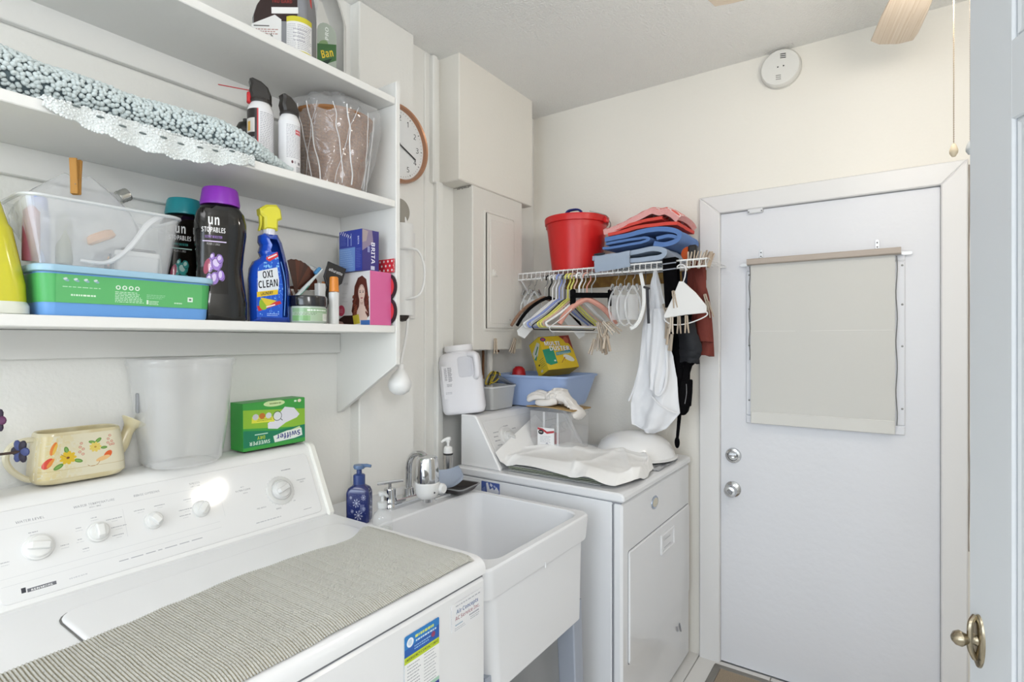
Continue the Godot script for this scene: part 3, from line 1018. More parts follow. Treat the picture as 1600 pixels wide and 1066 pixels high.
	P2.scribble(20, 156, 95, 9, 17, 5, hexc("9b9ca2"), 2); P2.scribble(140, 150, 95, 10, 17, 5, hexc("a8a9ad"), 3)
	P2.rect(0, 316, 256, 22, hexc("a9cdb8")); P2.rect(0, 336, 256, 48, hexc("3b3f98")); P2.oval(170, 358, 46, 11, hexc("c9bfe6"), -0.25)
	g = Geo.new(); g.extr(rr_poly(0.104, 0.156, 0.004), 0.0018)
	single("fridge_magnet", g, printed(P2, 0.4), "tall blue and white contact information magnet on the washer front", "magnet", Vector3(-0.8105, 0.778, -0.838), WALLWARD)
	var P3 := Print.new(320, 192, hexc("e9e9ea"))
	P3.scribble(40, 18, 250, 1, 10, 8, hexc("b4b5ba"), 33); P3.words("Air Concepts", 160, 62, 27, hexc("5b6d97")); P3.words("AC Service Inc.", 162, 104, 26, hexc("a5737d"))
	P3.scribble(180, 130, 110, 1, 12, 9, hexc("7f8290"), 34); P3.scribble(36, 142, 80, 1, 12, 9, hexc("86a5b8"), 35); P3.scribble(30, 164, 130, 2, 12, 5, hexc("b9bac0"), 6); P3.scribble(190, 150, 100, 2, 13, 5, hexc("9da0a8"), 7)
	g = Geo.new(); g.extr(rr_poly(0.112, 0.066, 0.004), 0.0015)
	single("business_magnet", g, printed(P3, 0.4), "white magnet reading Air Concepts AC Service Inc on the washer front", "magnet", Vector3(-0.8105, 0.829, -0.988), WALLWARD)
	# ribbed grip mat laid over the lid
	var nu := 960; var nv := 18
	g = Geo.new()
	var mf := func(u: float, v: float) -> Vector3:
		var z := lerpf(-0.20, -1.034, u)
		var xb := -1.138 - 0.036 * smoothstep(0.1, 0.5, u) + 0.015 * smoothstep(0.6, 0.85, u) - 0.05 * smoothstep(0.86, 1.0, u) + 0.006 * wob(u * 4.0, 3.0)
		var x := lerpf(xb, -0.824, v)
		var y := 0.9425 + 0.0012 * sin(u * 160.0 * TAU) + 0.003 * wob(u * 5.0, v * 2.0)
		if z < -1.006: y -= 0.006 * smoothstep(-1.006, -1.03, z)
		if x > -0.855: y -= 0.010 * smoothstep(-0.855, -0.824, x)
		return Vector3(x, y, z)
	g.sheet(nu, nv, mf)
	var P4 := Print.new(2048, 8, hexc("c4c2ba"))
	for i in 160:
		var x := (i + 0.75) * 2048.0 / 160.0
		P4.rect(x - 3, 0, 5, 8, hexc("98917c"))
	var mm := printed(P4, 0.85)
	mm.normal_enabled = true; mm.normal_texture = bump(0.35, 8); mm.normal_scale = 0.4
	single("grip_mat", g, mm, "grey beige ribbed rubber grip mat laid over the washer lid", "mat")

func sink_area() -> void:
	var tub := mat("e9eaec", 0.35)
	var t := thing("utility_sink", "white plastic utility sink on splayed legs between washer and dryer", "sink", Vector3(-1.215, 0, -1.3625))
	var c := Vector2(-1.215, -1.3625)
	var g := wg(t)
	g.loft([Geo.ring(0.55, 0.330, 0.238, 0.03, -1.165, c.y), Geo.ring(0.555, 0.338, 0.246, 0.035, -1.165, c.y), Geo.ring(0.80, 0.370, 0.268, 0.04, -1.200, c.y), Geo.ring(0.806, 0.372, 0.270, 0.04, -1.20, c.y), Geo.ring(0.803, 0.389, 0.287, 0.04, c.x, c.y), Geo.ring(0.808, 0.391, 0.289, 0.04, c.x, c.y),
		Geo.ring(0.872, 0.395, 0.2925, 0.035, c.x, c.y), Geo.ring(0.880, 0.394, 0.2915, 0.035, c.x, c.y), Geo.ring(0.885, 0.389, 0.287, 0.033, c.x, c.y),
		Geo.ring(0.885, 0.2320, 0.2490, 0.05, -1.0785, -1.38), Geo.ring(0.880, 0.2275, 0.2450, 0.05, -1.0785, -1.38), Geo.ring(0.62, 0.205, 0.222, 0.05, -1.075, -1.38), Geo.ring(0.585, 0.195, 0.212, 0.05, -1.075, -1.38), Geo.ring(0.572, 0.17, 0.19, 0.05, -1.075, -1.38), Geo.ring(0.568, 0.04, 0.04, -1, -1.075, -1.38)], true, true)
	part(t, "basin", g, tub, "", 35.0)
	g = wg(t); g.xf = g.xf * Transform3D(Basis(), Vector3(-1.075, 0.567, -1.38))
	g.lathe([[0.0, 0.001], [0.03, 0.001], [0.038, 0.004], [0.04, 0.002], [0.04, 0.0]], 8)
	part(t, "drain", g, mat("bcbdbf", 0.25, 1.0))
	for i in 4:
		g = wg(t)
		g.box(Vector3(-1.345 - i * 0.022, 0.888, -1.50), Vector3(0.010, 0.008, 0.085), 0.003)
		part(t, "soap_ridge", g, tub)
	g = wg(t); g.box(Vector3(-0.8215, 0.806, -1.36), Vector3(0.004, 0.018, 0.003), 0.001)
	part(t, "moulding_tab", g, mat("f2f2f2", 0.4))
	var legm := mat("a9b0bd", 0.5, 0.1)
	for q in [[-0.875, -1.595, 0.012], [-0.875, -1.13, 0.012], [-1.50, -1.595, -0.012], [-1.50, -1.13, -0.012]]:
		g = wg(t)
		var dz: float = -0.02 if q[1] < -1.3 else 0.02
		g.loft([Geo.ring(0.0, 0.032, 0.028, 0.006, q[0] + q[2], q[1] + dz), Geo.ring(0.30, 0.032, 0.028, 0.006, q[0] + q[2] * 0.5, q[1] + dz * 0.5), Geo.ring(0.60, 0.034, 0.03, 0.006, q[0], q[1])])
		part(t, "leg", g, legm)
	g = wg(t)
	g.tube(curve([Vector3(-1.075, 0.57, -1.38), Vector3(-1.075, 0.42, -1.38), Vector3(-1.10, 0.35, -1.38), Vector3(-1.15, 0.35, -1.38), Vector3(-1.18, 0.41, -1.38), Vector3(-1.25, 0.44, -1.38), Vector3(-1.60, 0.44, -1.38)], 6), 0.021, 10)
	part(t, "drain_pipe", g, mat("d9d9d6", 0.4))
	# faucet with a filter on its spout
	var chrome := mat("d5d6d8", 0.08, 1.0)
	var f := thing("faucet", "chrome two-handle gooseneck faucet with a tap filter at the back of the sink", "faucet", Vector3(-1.41, 0.885, -1.390))
	g = Geo.new()
	g.loft([Geo.ring(0.0, 0.028, 0.118, 0.026), Geo.ring(0.012, 0.028, 0.118, 0.026), Geo.ring(0.024, 0.023, 0.110, 0.022), Geo.ring(0.028, 0.018, 0.104, 0.017)])
	part(f, "base_plate", g, chrome)
	for s in [1.0, -1.0]:
		g = Geo.new(); g.xf.origin = Vector3(0, 0.02, 0.090 * s)
		g.lathe([[0.0, 0.0], [0.026, 0.0], [0.025, 0.01], [0.021, 0.018], [0.0205, 0.045], [0.018, 0.049], [0.0, 0.050]], 7)
		var h := part(f, "handle", g, chrome)
		g = Geo.new(); g.xf.origin = Vector3(0, 0.060, 0.090 * s)
		g.rod(Vector3.ZERO, Vector3(0, 0.028, 0), 0.005)
		g.tube([Vector3(-0.028, 0.026, 0.030 * s), Vector3(-0.020, 0.027, 0.022 * s), Vector3(0.012, 0.031, -0.014 * s), Vector3(0.030, 0.033, -0.034 * s)], [0.0055, 0.006, 0.006, 0.005], 8)
		part(h, "lever", g, chrome)
	g = Geo.new(); g.xf.origin = Vector3(-0.002, 0.02, 0)
	g.lathe([[0.0, 0.0], [0.023, 0.0], [0.021, 0.01], [0.0185, 0.03], [0.013, 0.034], [0.0, 0.034]], 7)
	part(f, "spout_collar", g, chrome)
	g = Geo.new()
	var pts := [Vector3(-0.002, 0.05, 0), Vector3(-0.002, 0.118, 0)]
	pts.append_array(arc(Vector3(0.050, 0.118, 0), Vector3(-0.052, 0, 0), Vector3(0, 0.062, 0), 0.0, PI * 0.98, 16))
	g.tube(pts, 0.0115, 10)
	part(f, "spout", g, chrome)
	var fl := thing("tap_filter", "chrome and white water filter clipped onto the faucet spout", "filter", Vector3(-1.308, 0.905, -1.378))
	g = Geo.new()
	g.lathe([[0.0, 0.068], [0.040, 0.068], [0.0405, 0.075], [0.040, 0.115], [0.036, 0.150], [0.030, 0.157], [0.0, 0.158]], 10)
	part(fl, "cartridge", g, chrome, "chrome cartridge")
	g = Geo.new()
	g.lathe([[0.0, 0.012], [0.022, 0.012], [0.034, 0.020], [0.041, 0.035], [0.043, 0.065], [0.041, 0.070], [0.0, 0.070]], 10)
	g.xf = Transform3D(Basis(Vector3.BACK, -PI / 2) * Basis(), Vector3(0.022, 0.045, -0.030))
	g.lathe([[0.0, 0.0], [0.018, 0.0], [0.018, 0.022], [0.014, 0.028], [0.0, 0.028]], 6)
	part(fl, "housing", g, mat("e9e9e7", 0.3))
	g = Geo.new(); g.lathe([[0.0, 0.0], [0.016, 0.0], [0.017, 0.013], [0.0, 0.014]], 6)
	part(fl, "outlet", g, chrome)
	g = Geo.new(); g.ball(Vector3(0.0425, 0.04, 0.010), Vector3(0.0015, 0.0035, 0.0035))
	part(fl, "indicator", g, mat("3c3c3e", 0.4))
	# tray and scrubber
	g = Geo.new()
	g.loft([Geo.ring(0.0, 0.040, 0.045, 0.012), Geo.ring(0.004, 0.046, 0.052, 0.014), Geo.ring(0.022, 0.058, 0.066, 0.016), Geo.ring(0.024, 0.061, 0.069, 0.018), Geo.ring(0.0225, 0.060, 0.068, 0.018), Geo.ring(0.006, 0.045, 0.052, 0.012), Geo.ring(0.005, 0.03, 0.035, 0.012)])
	var tr := thing("soap_tray", "small black plastic tray with grey rim on the sink corner", "tray", Vector3(-1.338, 0.8925, -1.575), 0.1)
	part(tr, "dish", g, mat("2b2624", 0.4))
	g = Geo.new()
	g.loft([Geo.ring(0.0235, 0.0575, 0.0655, 0.017), Geo.ring(0.026, 0.059, 0.067, 0.017), Geo.ring(0.0255, 0.062, 0.070, 0.018), Geo.ring(0.0225, 0.0625, 0.0705, 0.018)], false, false, true)
	part(tr, "rim", g, mat("8c8d8f", 0.35))
	g = Geo.new()
	g.sheet(12, 10, func(u, v):
		var a: float = (u - 0.5) * 2.0; var b: float = (v - 0.5) * 2.0
		var k := sqrt(1.0 - 0.42 * b * b)
		return Vector3(a * 0.058 * k, b * 0.040 * sqrt(1.0 - 0.3 * a * a), 0.020 * a * a + 0.008 * b * b), 0.008)
	var sc := single("scrub_pad", g, mat("a9b4c6", 0.7, 0.0, {"bump": 0.4, "freq": 0.2, "scale": 8.0}), "pale blue curved scrub pad propped up in the black tray", "sponge", Vector3(-1.368, 0.940, -1.545))
	sc.rotation = Vector3(-0.95, 0.75, 0.12)
	# soap bottles
	var b := thing("hand_soap", "dark blue pump soap bottle with white snowflakes behind the washer corner", "soap bottle", Vector3(-1.388, 0.885, -1.15), 0.62)
	var blue := mat("1f2a63", 0.15, 0.0, {"coat": 0.6})
	g = Geo.new()
	g.loft([Geo.ring(0.0, 0.033, 0.024, 0.010), Geo.ring(0.004, 0.0365, 0.027, 0.011), Geo.ring(0.095, 0.0365, 0.027, 0.011), Geo.ring(0.108, 0.032, 0.025, 0.014), Geo.ring(0.117, 0.020, 0.019, 0.018), Geo.ring(0.122, 0.017, 0.017, 0.017)])
	part(b, "bottle", g, blue)
	g = Geo.new()
	g.lathe([[0.0, 0.120], [0.0185, 0.120], [0.0185, 0.147], [0.016, 0.150], [0.0085, 0.152], [0.008, 0.170], [0.0, 0.170]], 6)
	part(b, "collar", g, mat("2b3f78", 0.3))
	g = Geo.new()
	g.lathe([[0.0, 0.168], [0.016, 0.168], [0.0185, 0.174], [0.017, 0.180], [0.0, 0.181]], 6)
	g.tube([Vector3(0.008, 0.176, 0), Vector3(0.024, 0.178, 0), Vector3(0.038, 0.176, 0.002)], [0.007, 0.0055, 0.0045], 8)
	part(b, "pump_head", g, mat("5b7396", 0.3))
	var P := Print.new(256, 340, hexc("1f2a63"))
	for q in [[120, 110, 58], [40, 40, 22], [60, 210, 24], [150, 260, 66], [225, 40, 40], [230, 180, 26]]:
		for k in 8:
			var d := Vector2.from_angle(TAU * k / 8.0 + 0.2)
			var o := Vector2(q[0], q[1]); var L: float = q[2]
			P.line(o, o + d * L, maxf(2.0, L * 0.07), hexc("cfd6ea"))
			for sgn in [-0.7, 0.7]: P.line(o + d * L * 0.6, o + d * L * 0.6 + d.rotated(sgn) * L * 0.28, maxf(1.6, L * 0.05), hexc("cfd6ea"))
	for k in 40: P.oval(rng.randf() * 256, rng.randf() * 340, 2.5, 2.5, hexc("8d9ad0"))
	P.scribble(175, 130, 70, 8, 12, 4, hexc("aeb8d8"), 9)
	g = Geo.new(); g.xf.origin = Vector3(0, 0.050, 0.0275); g.extr(rr_poly(0.055, 0.086, 0.006), 0.0008)
	part(b, "front_label", g, printed(P, 0.2))
	g = Geo.new(); g.xf = Transform3D(Basis(Vector3.UP, PI / 2), Vector3(0.037, 0.050, 0)); g.extr(rr_poly(0.034, 0.084, 0.006), 0.0008)
	part(b, "side_label", g, printed(P, 0.2))
	var cl := mat("eef1f2", 0.06, 0.0, {"alpha": 0.22})
	b = thing("clear_pump_bottle", "clear plastic pump bottle standing between the blue soap and the washer", "soap bottle", Vector3(-1.227, 0.885, -1.103))
	g = Geo.new()
	g.lathe([[0.0, 0.0], [0.026, 0.0], [0.029, 0.004], [0.029, 0.055], [0.024, 0.068], [0.013, 0.076], [0.012, 0.086], [0.0, 0.086]], 7)
	part(b, "bottle", g, cl)
	g = Geo.new(); g.lathe([[0.0, 0.003], [0.026, 0.003], [0.027, 0.02], [0.0, 0.02]], 7)
	part(b, "liquid", g, mat("dfe4dc", 0.05, 0.0, {"alpha": 0.35}))
	g = Geo.new()
	g.lathe([[0.0, 0.084], [0.0145, 0.084], [0.0145, 0.100], [0.005, 0.103], [0.0045, 0.120], [0.0, 0.120]], 6)
	g.lathe([[0.0, 0.119], [0.011, 0.119], [0.013, 0.125], [0.011, 0.130], [0.0, 0.131]], 6)
	g.tube([Vector3(0, 0.126, 0), Vector3(0.02, 0.127, 0.006), Vector3(0.03, 0.123, 0.009)], [0.006, 0.0045, 0.004], 8)
	part(b, "pump_head", g, mat("e4e6e6", 0.2, 0.0, {"alpha": 0.55}))
	b = thing("steel_pump_bottle", "slim stainless steel pump dispenser with white pump at the sink's back corner", "soap bottle", Vector3(-1.437, 0.885, -1.632), 0.0)
	g = Geo.new(); g.lathe([[0.0, 0.0], [0.0185, 0.0], [0.0185, 0.125], [0.0, 0.125]], 7)
	part(b, "bottle", g, mat("c2c0bd", 0.22, 1.0))
	g = Geo.new(); g.lathe([[0.0, 0.124], [0.019, 0.124], [0.019, 0.131], [0.0, 0.131]], 7)
	part(b, "band", g, mat("222224", 0.4))
	g = Geo.new()
	g.lathe([[0.0, 0.130], [0.0185, 0.130], [0.0165, 0.152], [0.012, 0.157], [0.0055, 0.158], [0.005, 0.176], [0.0, 0.176]], 7)
	g.tube([Vector3(0.010, 0.188, -0.004), Vector3(0.0, 0.186, 0.0), Vector3(-0.010, 0.182, 0.012), Vector3(-0.016, 0.175, 0.022)], [0.007, 0.0085, 0.006, 0.0045], 8)
	g.lathe([[0.0, 0.172], [0.009, 0.174], [0.009, 0.186], [0.0, 0.190]], 5)
	part(b, "pump_head", g, mat("eeeeec", 0.3))

func dryer() -> void:
	var white := mat("e9eaec", 0.28, 0.0, {"coat": 0.4})
	var t := thing("clothes_dryer", "white front-loading clothes dryer between the sink and the back door", "dryer", Vector3(-1.13, 0, -2.145))
	var z0 := -1.762; var z1 := -2.53; var zc := (z0 + z1) / 2; var w := z0 - z1
	var g := wg(t)
	g.box(Vector3(-1.147, 0.4575, zc), Vector3(0.706, 0.875, w), 0.003)
	part(t, "cabinet", g, white)
	g = wg(t)
	g.box(Vector3(-0.7745, 0.4575, zc), Vector3(0.037, 0.875, w), 0.008)
	part(t, "front_panel", g, white)
	g = wg(t)
	g.box(Vector3(-0.795, 0.455, zc), Vector3(0.006, 0.866, w - 0.004), 0.0)
	g.box(Vector3(-1.13, 0.895, zc), Vector3(0.735, 0.012, w - 0.010), 0.0)
	g.box(Vector3(-1.13, 0.012, zc), Vector3(0.70, 0.024, w - 0.05), 0.0)
	part(t, "seam", g, mat("8a8c92", 0.7))
	g = wg(t)
	g.xf = g.xf * Transform3D(Basis(), Vector3(0, 0, zc))
	g.extr([Vector2(-1.505, 0.899), Vector2(-0.756, 0.899), Vector2(-0.749, 0.904), Vector2(-0.749, 0.918), Vector2(-0.755, 0.927), Vector2(-0.768, 0.931), Vector2(-1.505, 0.931)], w + 0.006, 0.006)
	part(t, "top_panel", g, white, "", 30.0)
	# the big door, with its pocket handle
	g = wg(t)
	g.xf = g.xf * Transform3D(Basis(Vector3.BACK, -PI / 2), Vector3(-0.757, 0.5145, (-1.815 - 2.512) / 2))
	var a := 0.1995; var b := 0.3485
	g.loft([Geo.ring(0.0, a + 0.003, b + 0.003, 0.012), Geo.ring(0.0012, a + 0.003, b + 0.003, 0.012)])
	part(t, "door_gap", g, mat("77797f", 0.6))
	g = wg(t)
	g.xf = g.xf * Transform3D(Basis(Vector3.BACK, -PI / 2), Vector3(-0.757, 0.5145, (-1.815 - 2.512) / 2))
	g.loft([Geo.ring(0.0, a, b, 0.012), Geo.ring(0.005, a, b, 0.012), Geo.ring(0.008, a - 0.003, b - 0.003, 0.012)])
	var d := part(t, "door", g, white)
	g = wg(t)
	g.xf = g.xf * Transform3D(Basis(Vector3.UP, PI / 2), Vector3(-0.748, 0.640, -2.206))
	g.box(Vector3(0, 0.036, 0), Vector3(0.16, 0.010, 0.012), 0.003); g.box(Vector3(0, -0.034, 0), Vector3(0.16, 0.010, 0.012), 0.003)
	g.box(Vector3(-0.076, 0, 0), Vector3(0.010, 0.07, 0.012), 0.003); g.box(Vector3(0.076, 0, 0), Vector3(0.010, 0.07, 0.012), 0.003)
	g.quad(Vector3(-0.073, 0.032, -0.0003), Vector3(-0.073, -0.030, -0.0003), Vector3(0.073, -0.030, -0.0003), Vector3(0.073, 0.032, -0.0003))
	var h := part(d, "handle", g, white)
	g = wg(t)
	g.xf = g.xf * Transform3D(Basis(Vector3.UP, PI / 2), Vector3(-0.748, 0.640, -2.206))
	g.sheet(6, 5, func(u, v): return Vector3(lerpf(-0.04, 0.04, u), lerpf(0.012, -0.022, v), 0.001 - 0.004 * sin(v * PI)))
	part(h, "finger_pocket", g, mat("c3c4c8", 0.5))
	g = wg(t)
	g.box(Vector3(-0.7525, 0.20, -2.39), Vector3(0.004, 0.05, 0.006), 0.001, Basis(Vector3.RIGHT, 0.45))
	g.box(Vector3(-0.7525, 0.21, -2.35), Vector3(0.004, 0.03, 0.005), 0.001, Basis(Vector3.RIGHT, 0.45))
	part(t, "scuff_mark", g, mat("9a9ba2", 0.6))
	g = wg(t)
	g.xf = g.xf * Transform3D(Basis(Vector3.BACK, -PI / 2), Vector3(-0.7565, 0.826, -2.078))
	g.loft([Geo.ring(0, 0.026, 0.036), Geo.ring(0.0035, 0.025, 0.035), Geo.ring(0.0045, 0.021, 0.031)])
	var e := part(t, "emblem", g, mat("a9b2c0", 0.2, 0.6), "oval silver emblem")
	g = wg(t)
	g.xf = g.xf * Transform3D(Basis(Vector3.BACK, -PI / 2), Vector3(-0.7525, 0.826, -2.078))
	g.loft([Geo.ring(0, 0.018, 0.028), Geo.ring(0.001, 0.0175, 0.0275)])
	part(e, "face", g, mat("cfc8b4", 0.3))
	# console
	g = wg(t)
	g.xf = g.xf * Transform3D(Basis(), Vector3(0, 0, -2.150))
	g.extr([Vector2(-1.50, 0.931), Vector2(-1.309, 0.931), Vector2(-1.307, 0.938), Vector2(-1.424, 1.131), Vector2(-1.433, 1.140), Vector2(-1.445, 1.143), Vector2(-1.50, 1.143)], 0.71, 0.003)
	var con := part(t, "console", g, mat("e6e6e6", 0.35), "", 30.0)
	for z in [-1.797, -2.503]:
		g = wg(t)
		g.xf = g.xf * Transform3D(Basis(), Vector3(0, 0, z))
		g.extr([Vector2(-1.502, 0.931), Vector2(-1.297, 0.931), Vector2(-1.296, 0.940), Vector2(-1.416, 1.137), Vector2(-1.428, 1.1445), Vector2(-1.445, 1.147), Vector2(-1.502, 1.147)], 0.022, 0.005)
		part(con, "end_cap", g, mat("ececec", 0.35), "", 30.0)
	var foot := Vector3(-1.307, 0.938, 0)
	var up := (Vector3(-1.424, 1.131, 0) - foot).normalized()
	var out := Vector3(up.y, -up.x, 0)
	var P := Print.new(680, 210, hexc("e4e4e4"))
	var gy := hexc("9a9ba0")
	for q in [[60, 60, "COTTON"], [52, 80, "HEAVY"], [48, 100, "CASUAL"], [52, 122, "DELICATE"], [70, 150, "AIR DRY"], [150, 40, "AUTO"], [205, 60, "MORE DRY"], [210, 140, "LESS DRY"], [150, 170, "OFF"]]:
		P.scribble(q[0] - 20, q[1], 40, 1, 8, 5, gy, int(q[0] + q[1]))
	P.ring(125, 105, 62, 1.6, hexc("c5c6c9"), -2.4, 2.0)
	P.scribble(320, 60, 300, 3, 40, 5, hexc("b3b4b8"), 5)
	g = slope_frame(t, foot + up * 0.112 + Vector3(0, 0, -2.15), up, out)
	g.extr(rr_poly(0.655, 0.195, 0.012), 0.003, 0.001)
	part(con, "dial_panel", g, printed(P, 0.25), "", 30.0)
	g = slope_frame(t, foot + up * 0.115 + Vector3(0, 0, -1.945) + out * 0.0015, up, out)
	g.xf = g.xf * Transform3D(Basis(Vector3.RIGHT, PI / 2), Vector3.ZERO)
	g.lathe([[0.0, 0.0], [0.046, 0.0], [0.046, 0.003], [0.043, 0.005], [0.033, 0.006], [0.0, 0.006]], 12)
	part(t, "dial_ring", g, mat("dededd", 0.3))
	dial(t, foot + up * 0.115 + Vector3(0, 0, -1.945) + out * 0.006, up, out, 0.031, 1.0, mat("d9d9d7", 0.3), "cycle_dial")
	for z in [-2.2, -2.32, -2.43]:
		dial(t, foot + up * 0.105 + Vector3(0, 0, z) + out * 0.0015, up, out, 0.02, 0.3, mat("e0e0de", 0.3))
	# sticker on its side
	var P2 := Print.new(192, 112, hexc("dfe3ee"))
	P2.rect(0, 0, 192, 84, hexc("4a5fa5"))
	P2.poly([Vector2(50, 10), Vector2(70, 5), Vector2(90, 60), Vector2(120, 40), Vector2(135, 60), Vector2(160, 30), Vector2(185, 60), Vector2(185, 80), Vector2(60, 84)], hexc("e6e9f2"))
	P2.poly([Vector2(95, 5), Vector2(120, 20), Vector2(110, 40), Vector2(90, 25)], hexc("d5dbec"))
	P2.poly([Vector2(8, 60), Vector2(40, 40), Vector2(45, 84), Vector2(8, 84)], hexc("6f80b8"))
	P2.oval(140, 30, 14, 8, hexc("aab6d8"), 0.5)
	P2.scribble(8, 90, 176, 2, 11, 6, hexc("8390bd"), 3)
	g = Geo.new(); g.extr(rr_poly(0.092, 0.056, 0.003), 0.0015)
	single("picture_magnet", g, printed(P2, 0.4), "small blue and white picture magnet on the side of the dryer", "magnet", Vector3(-1.324, 0.860, -1.7612))

func wall_boxes() -> void:
	var warm := mat("e6e3dc", 0.5, 0.0, {"bump": 0.12, "freq": 0.05, "scale": 5.0})
	var t := thing("electrical_panel", "cream painted electrical panel box under the ceiling chase", "electrical panel", Vector3(-1.572, 1.418, -2.085))
	var g := wg(t)
	g.box(Vector3(-1.5745, 1.786, -2.0835), Vector3(0.117, 0.736, 0.397), 0.004)
	part(t, "box", g, warm)
	g = wg(t)
	g.xf = g.xf * Transform3D(Basis(Vector3.BACK, -PI / 2), Vector3(-1.516, 1.7825, -2.087))
	g.loft([Geo.ring(0.0, 0.277, 0.123, 0.012), Geo.ring(0.004, 0.277, 0.123, 0.012), Geo.ring(0.006, 0.274, 0.120, 0.012), Geo.ring(0.006, 0.268, 0.114, 0.010), Geo.ring(0.0025, 0.267, 0.113, 0.010), Geo.ring(0.0025, 0.1, 0.05, 0.01)])
	part(t, "door_frame", g, warm, "", 25.0)
	g = wg(t)
	g.box(Vector3(-1.5105, 1.7825, -1.9765), Vector3(0.007, 0.53, 0.003), 0.0)
	part(t, "hinge_gap", g, mat("6b6862", 0.8))
	g = wg(t)
	g.xf = g.xf * Transform3D(Basis(Vector3.BACK, -PI / 2), Vector3(-1.5135, 1.7825, -2.089))
	g.loft([Geo.ring(0.0, 0.262, 0.108, 0.008), Geo.ring(0.005, 0.262, 0.108, 0.008), Geo.ring(0.007, 0.258, 0.104, 0.008), Geo.ring(0.007, 0.242, 0.088, 0.008), Geo.ring(0.009, 0.238, 0.084, 0.008)])
	var d := part(t, "door", g, warm, "", 25.0)
	g = wg(t)
	g.xf = g.xf * Transform3D(Basis(Vector3.BACK, -PI / 2), Vector3(-1.5045, 1.775, -2.04))
	g.loft([Geo.ring(0.0, 0.016, 0.021, 0.005), Geo.ring(0.004, 0.015, 0.020, 0.005), Geo.ring(0.0045, 0.010, 0.012, 0.004), Geo.ring(0.008, 0.009, 0.010, 0.004)])
	part(d, "latch", g, warm)
	g = wg(t)
	for i in 9:
		g.box(Vector3(-1.53 - i * 0.009, 2.149 - 0.001 * (i % 3), -1.884), Vector3(0.006, 0.006 + 0.003 * (i % 2), 0.003), 0.001)
	part(t, "cracked_caulk", g, mat("8e8b85", 0.8))
	# conduit stubs below the panel
	var c := thing("conduit", "old white painted conduit with rusty fitting below the electrical panel", "pipe", Vector3(-1.585, 1.16, -2.10))
	g = Geo.new(); g.rod(Vector3(0, 0, 0), Vector3(0, 0.258, 0), 0.017, 10)
	part(c, "pipe", g, mat("dcdad5", 0.5))
	g = Geo.new(); g.rod(Vector3(0.006, 0.245, -0.055), Vector3(0.006, 0.258, -0.055), 0.010, 8); g.rod(Vector3(0, 0.12, 0.05), Vector3(0, 0.258, 0.05), 0.006, 8)
	part(c, "fitting", g, mat("6f4a2e", 0.8))
	# wall clock on the column
	var k := thing("wall_clock", "round white wall clock with copper rim half hidden by the shelf", "clock", Vector3(-1.579, 2.227, -1.487), WALLWARD)
	var R := 0.152
	var fz := Transform3D(Basis(Vector3.RIGHT, PI / 2), Vector3.ZERO)
	g = Geo.new(); g.xf = fz
	g.lathe([[R - 0.016, 0.0], [R - 0.003, 0.002], [R, 0.012], [R - 0.001, 0.026], [R - 0.006, 0.033], [R - 0.012, 0.030], [R - 0.015, 0.022], [R - 0.016, 0.0]], 14, false)
	part(k, "rim", g, mat("b98a6d", 0.3, 0.6), "copper rim")
	g = Geo.new(); g.xf = fz
	g.lathe([[0.0, 0.0], [R - 0.015, 0.0], [R - 0.015, 0.014], [0.0, 0.014]], 14)
	part(k, "face", g, mat("eceeee", 0.5))
	for n in range(1, 13):
		var w := PI / 2 - TAU * n / 12.0
		g = Geo.new(); g.xf.origin = Vector3(cos(w) * 0.103, sin(w) * 0.103, 0.0144)
		letters(g, str(n), 0.020, false)
		part(k, "numeral", g, mat("3a3a3c", 0.6))
	g = Geo.new()
	for n in 60:
		var w := TAU * n / 60.0
		g.box(Vector3(cos(w) * 0.126, sin(w) * 0.126, 0.0144), Vector3(0.006 if n % 5 == 0 else 0.003, 0.0032 if n % 5 == 0 else 0.0012, 0.0006), 0.0, Basis(Vector3.BACK, w))
	part(k, "minute_track", g, mat("55565a", 0.6))
	g = Geo.new(); g.box(Vector3(0.045, -0.020, 0.0175), Vector3(0.100, 0.006, 0.0015), 0.0005, Basis(Vector3.BACK, -0.42))
	part(k, "minute_hand", g, mat("2c2c2e", 0.5))
	g = Geo.new(); g.box(Vector3(-0.02, 0.022, 0.016), Vector3(0.075, 0.007, 0.0015), 0.0005, Basis(Vector3.BACK, -0.8))
	g.rod(Vector3(0, 0, 0.014), Vector3(0, 0, 0.020), 0.005)
	part(k, "hour_hand", g, mat("2c2c2e", 0.5))
	# paper towel roll and holder
	var white := mat("efefed", 0.6)
	var p := thing("paper_towel_holder", "white roll on a wall holder with round grey end plate beside the shelf end", "paper towel", Vector3(-1.579, 1.55, -1.47))
	g = Geo.new(); g.box(Vector3(0.004, 0.1725, -0.053), Vector3(0.010, 0.345, 0.128), 0.003)
	part(p, "back_plate", g, mat("e7e6e3", 0.5))
	g = Geo.new(); g.xf.origin = Vector3(0.075, 0.006, 0.022)
	g.lathe([[0.019, 0.0], [0.041, 0.0], [0.0425, 0.003], [0.0425, 0.338], [0.041, 0.342], [0.019, 0.342]], 10)
	part(p, "roll", g, mat("f0f0ee", 0.8, 0.0, {"bump": 0.3, "freq": 0.25, "scale": 10.0}))
	g = Geo.new(); g.xf.origin = Vector3(0.075, -0.018, 0.022)
	g.lathe([[0.0, 0.0], [0.022, 0.005], [0.029, 0.014], [0.029, 0.024], [0.0, 0.024]], 8)
	part(p, "end_knob", g, mat("2c211d", 0.4), "dark brown lower knob")
	g = Geo.new(); g.xf = Transform3D(Basis(Vector3.BACK, -PI / 2), Vector3(0.070, 0.398, 0.030))
	g.lathe([[0.0, 0.0], [0.044, 0.0], [0.046, 0.006], [0.042, 0.010], [0.0, 0.011]], 10)
	part(p, "end_plate", g, mat("9a968c", 0.4), "grey round end plate")
	g = Geo.new()
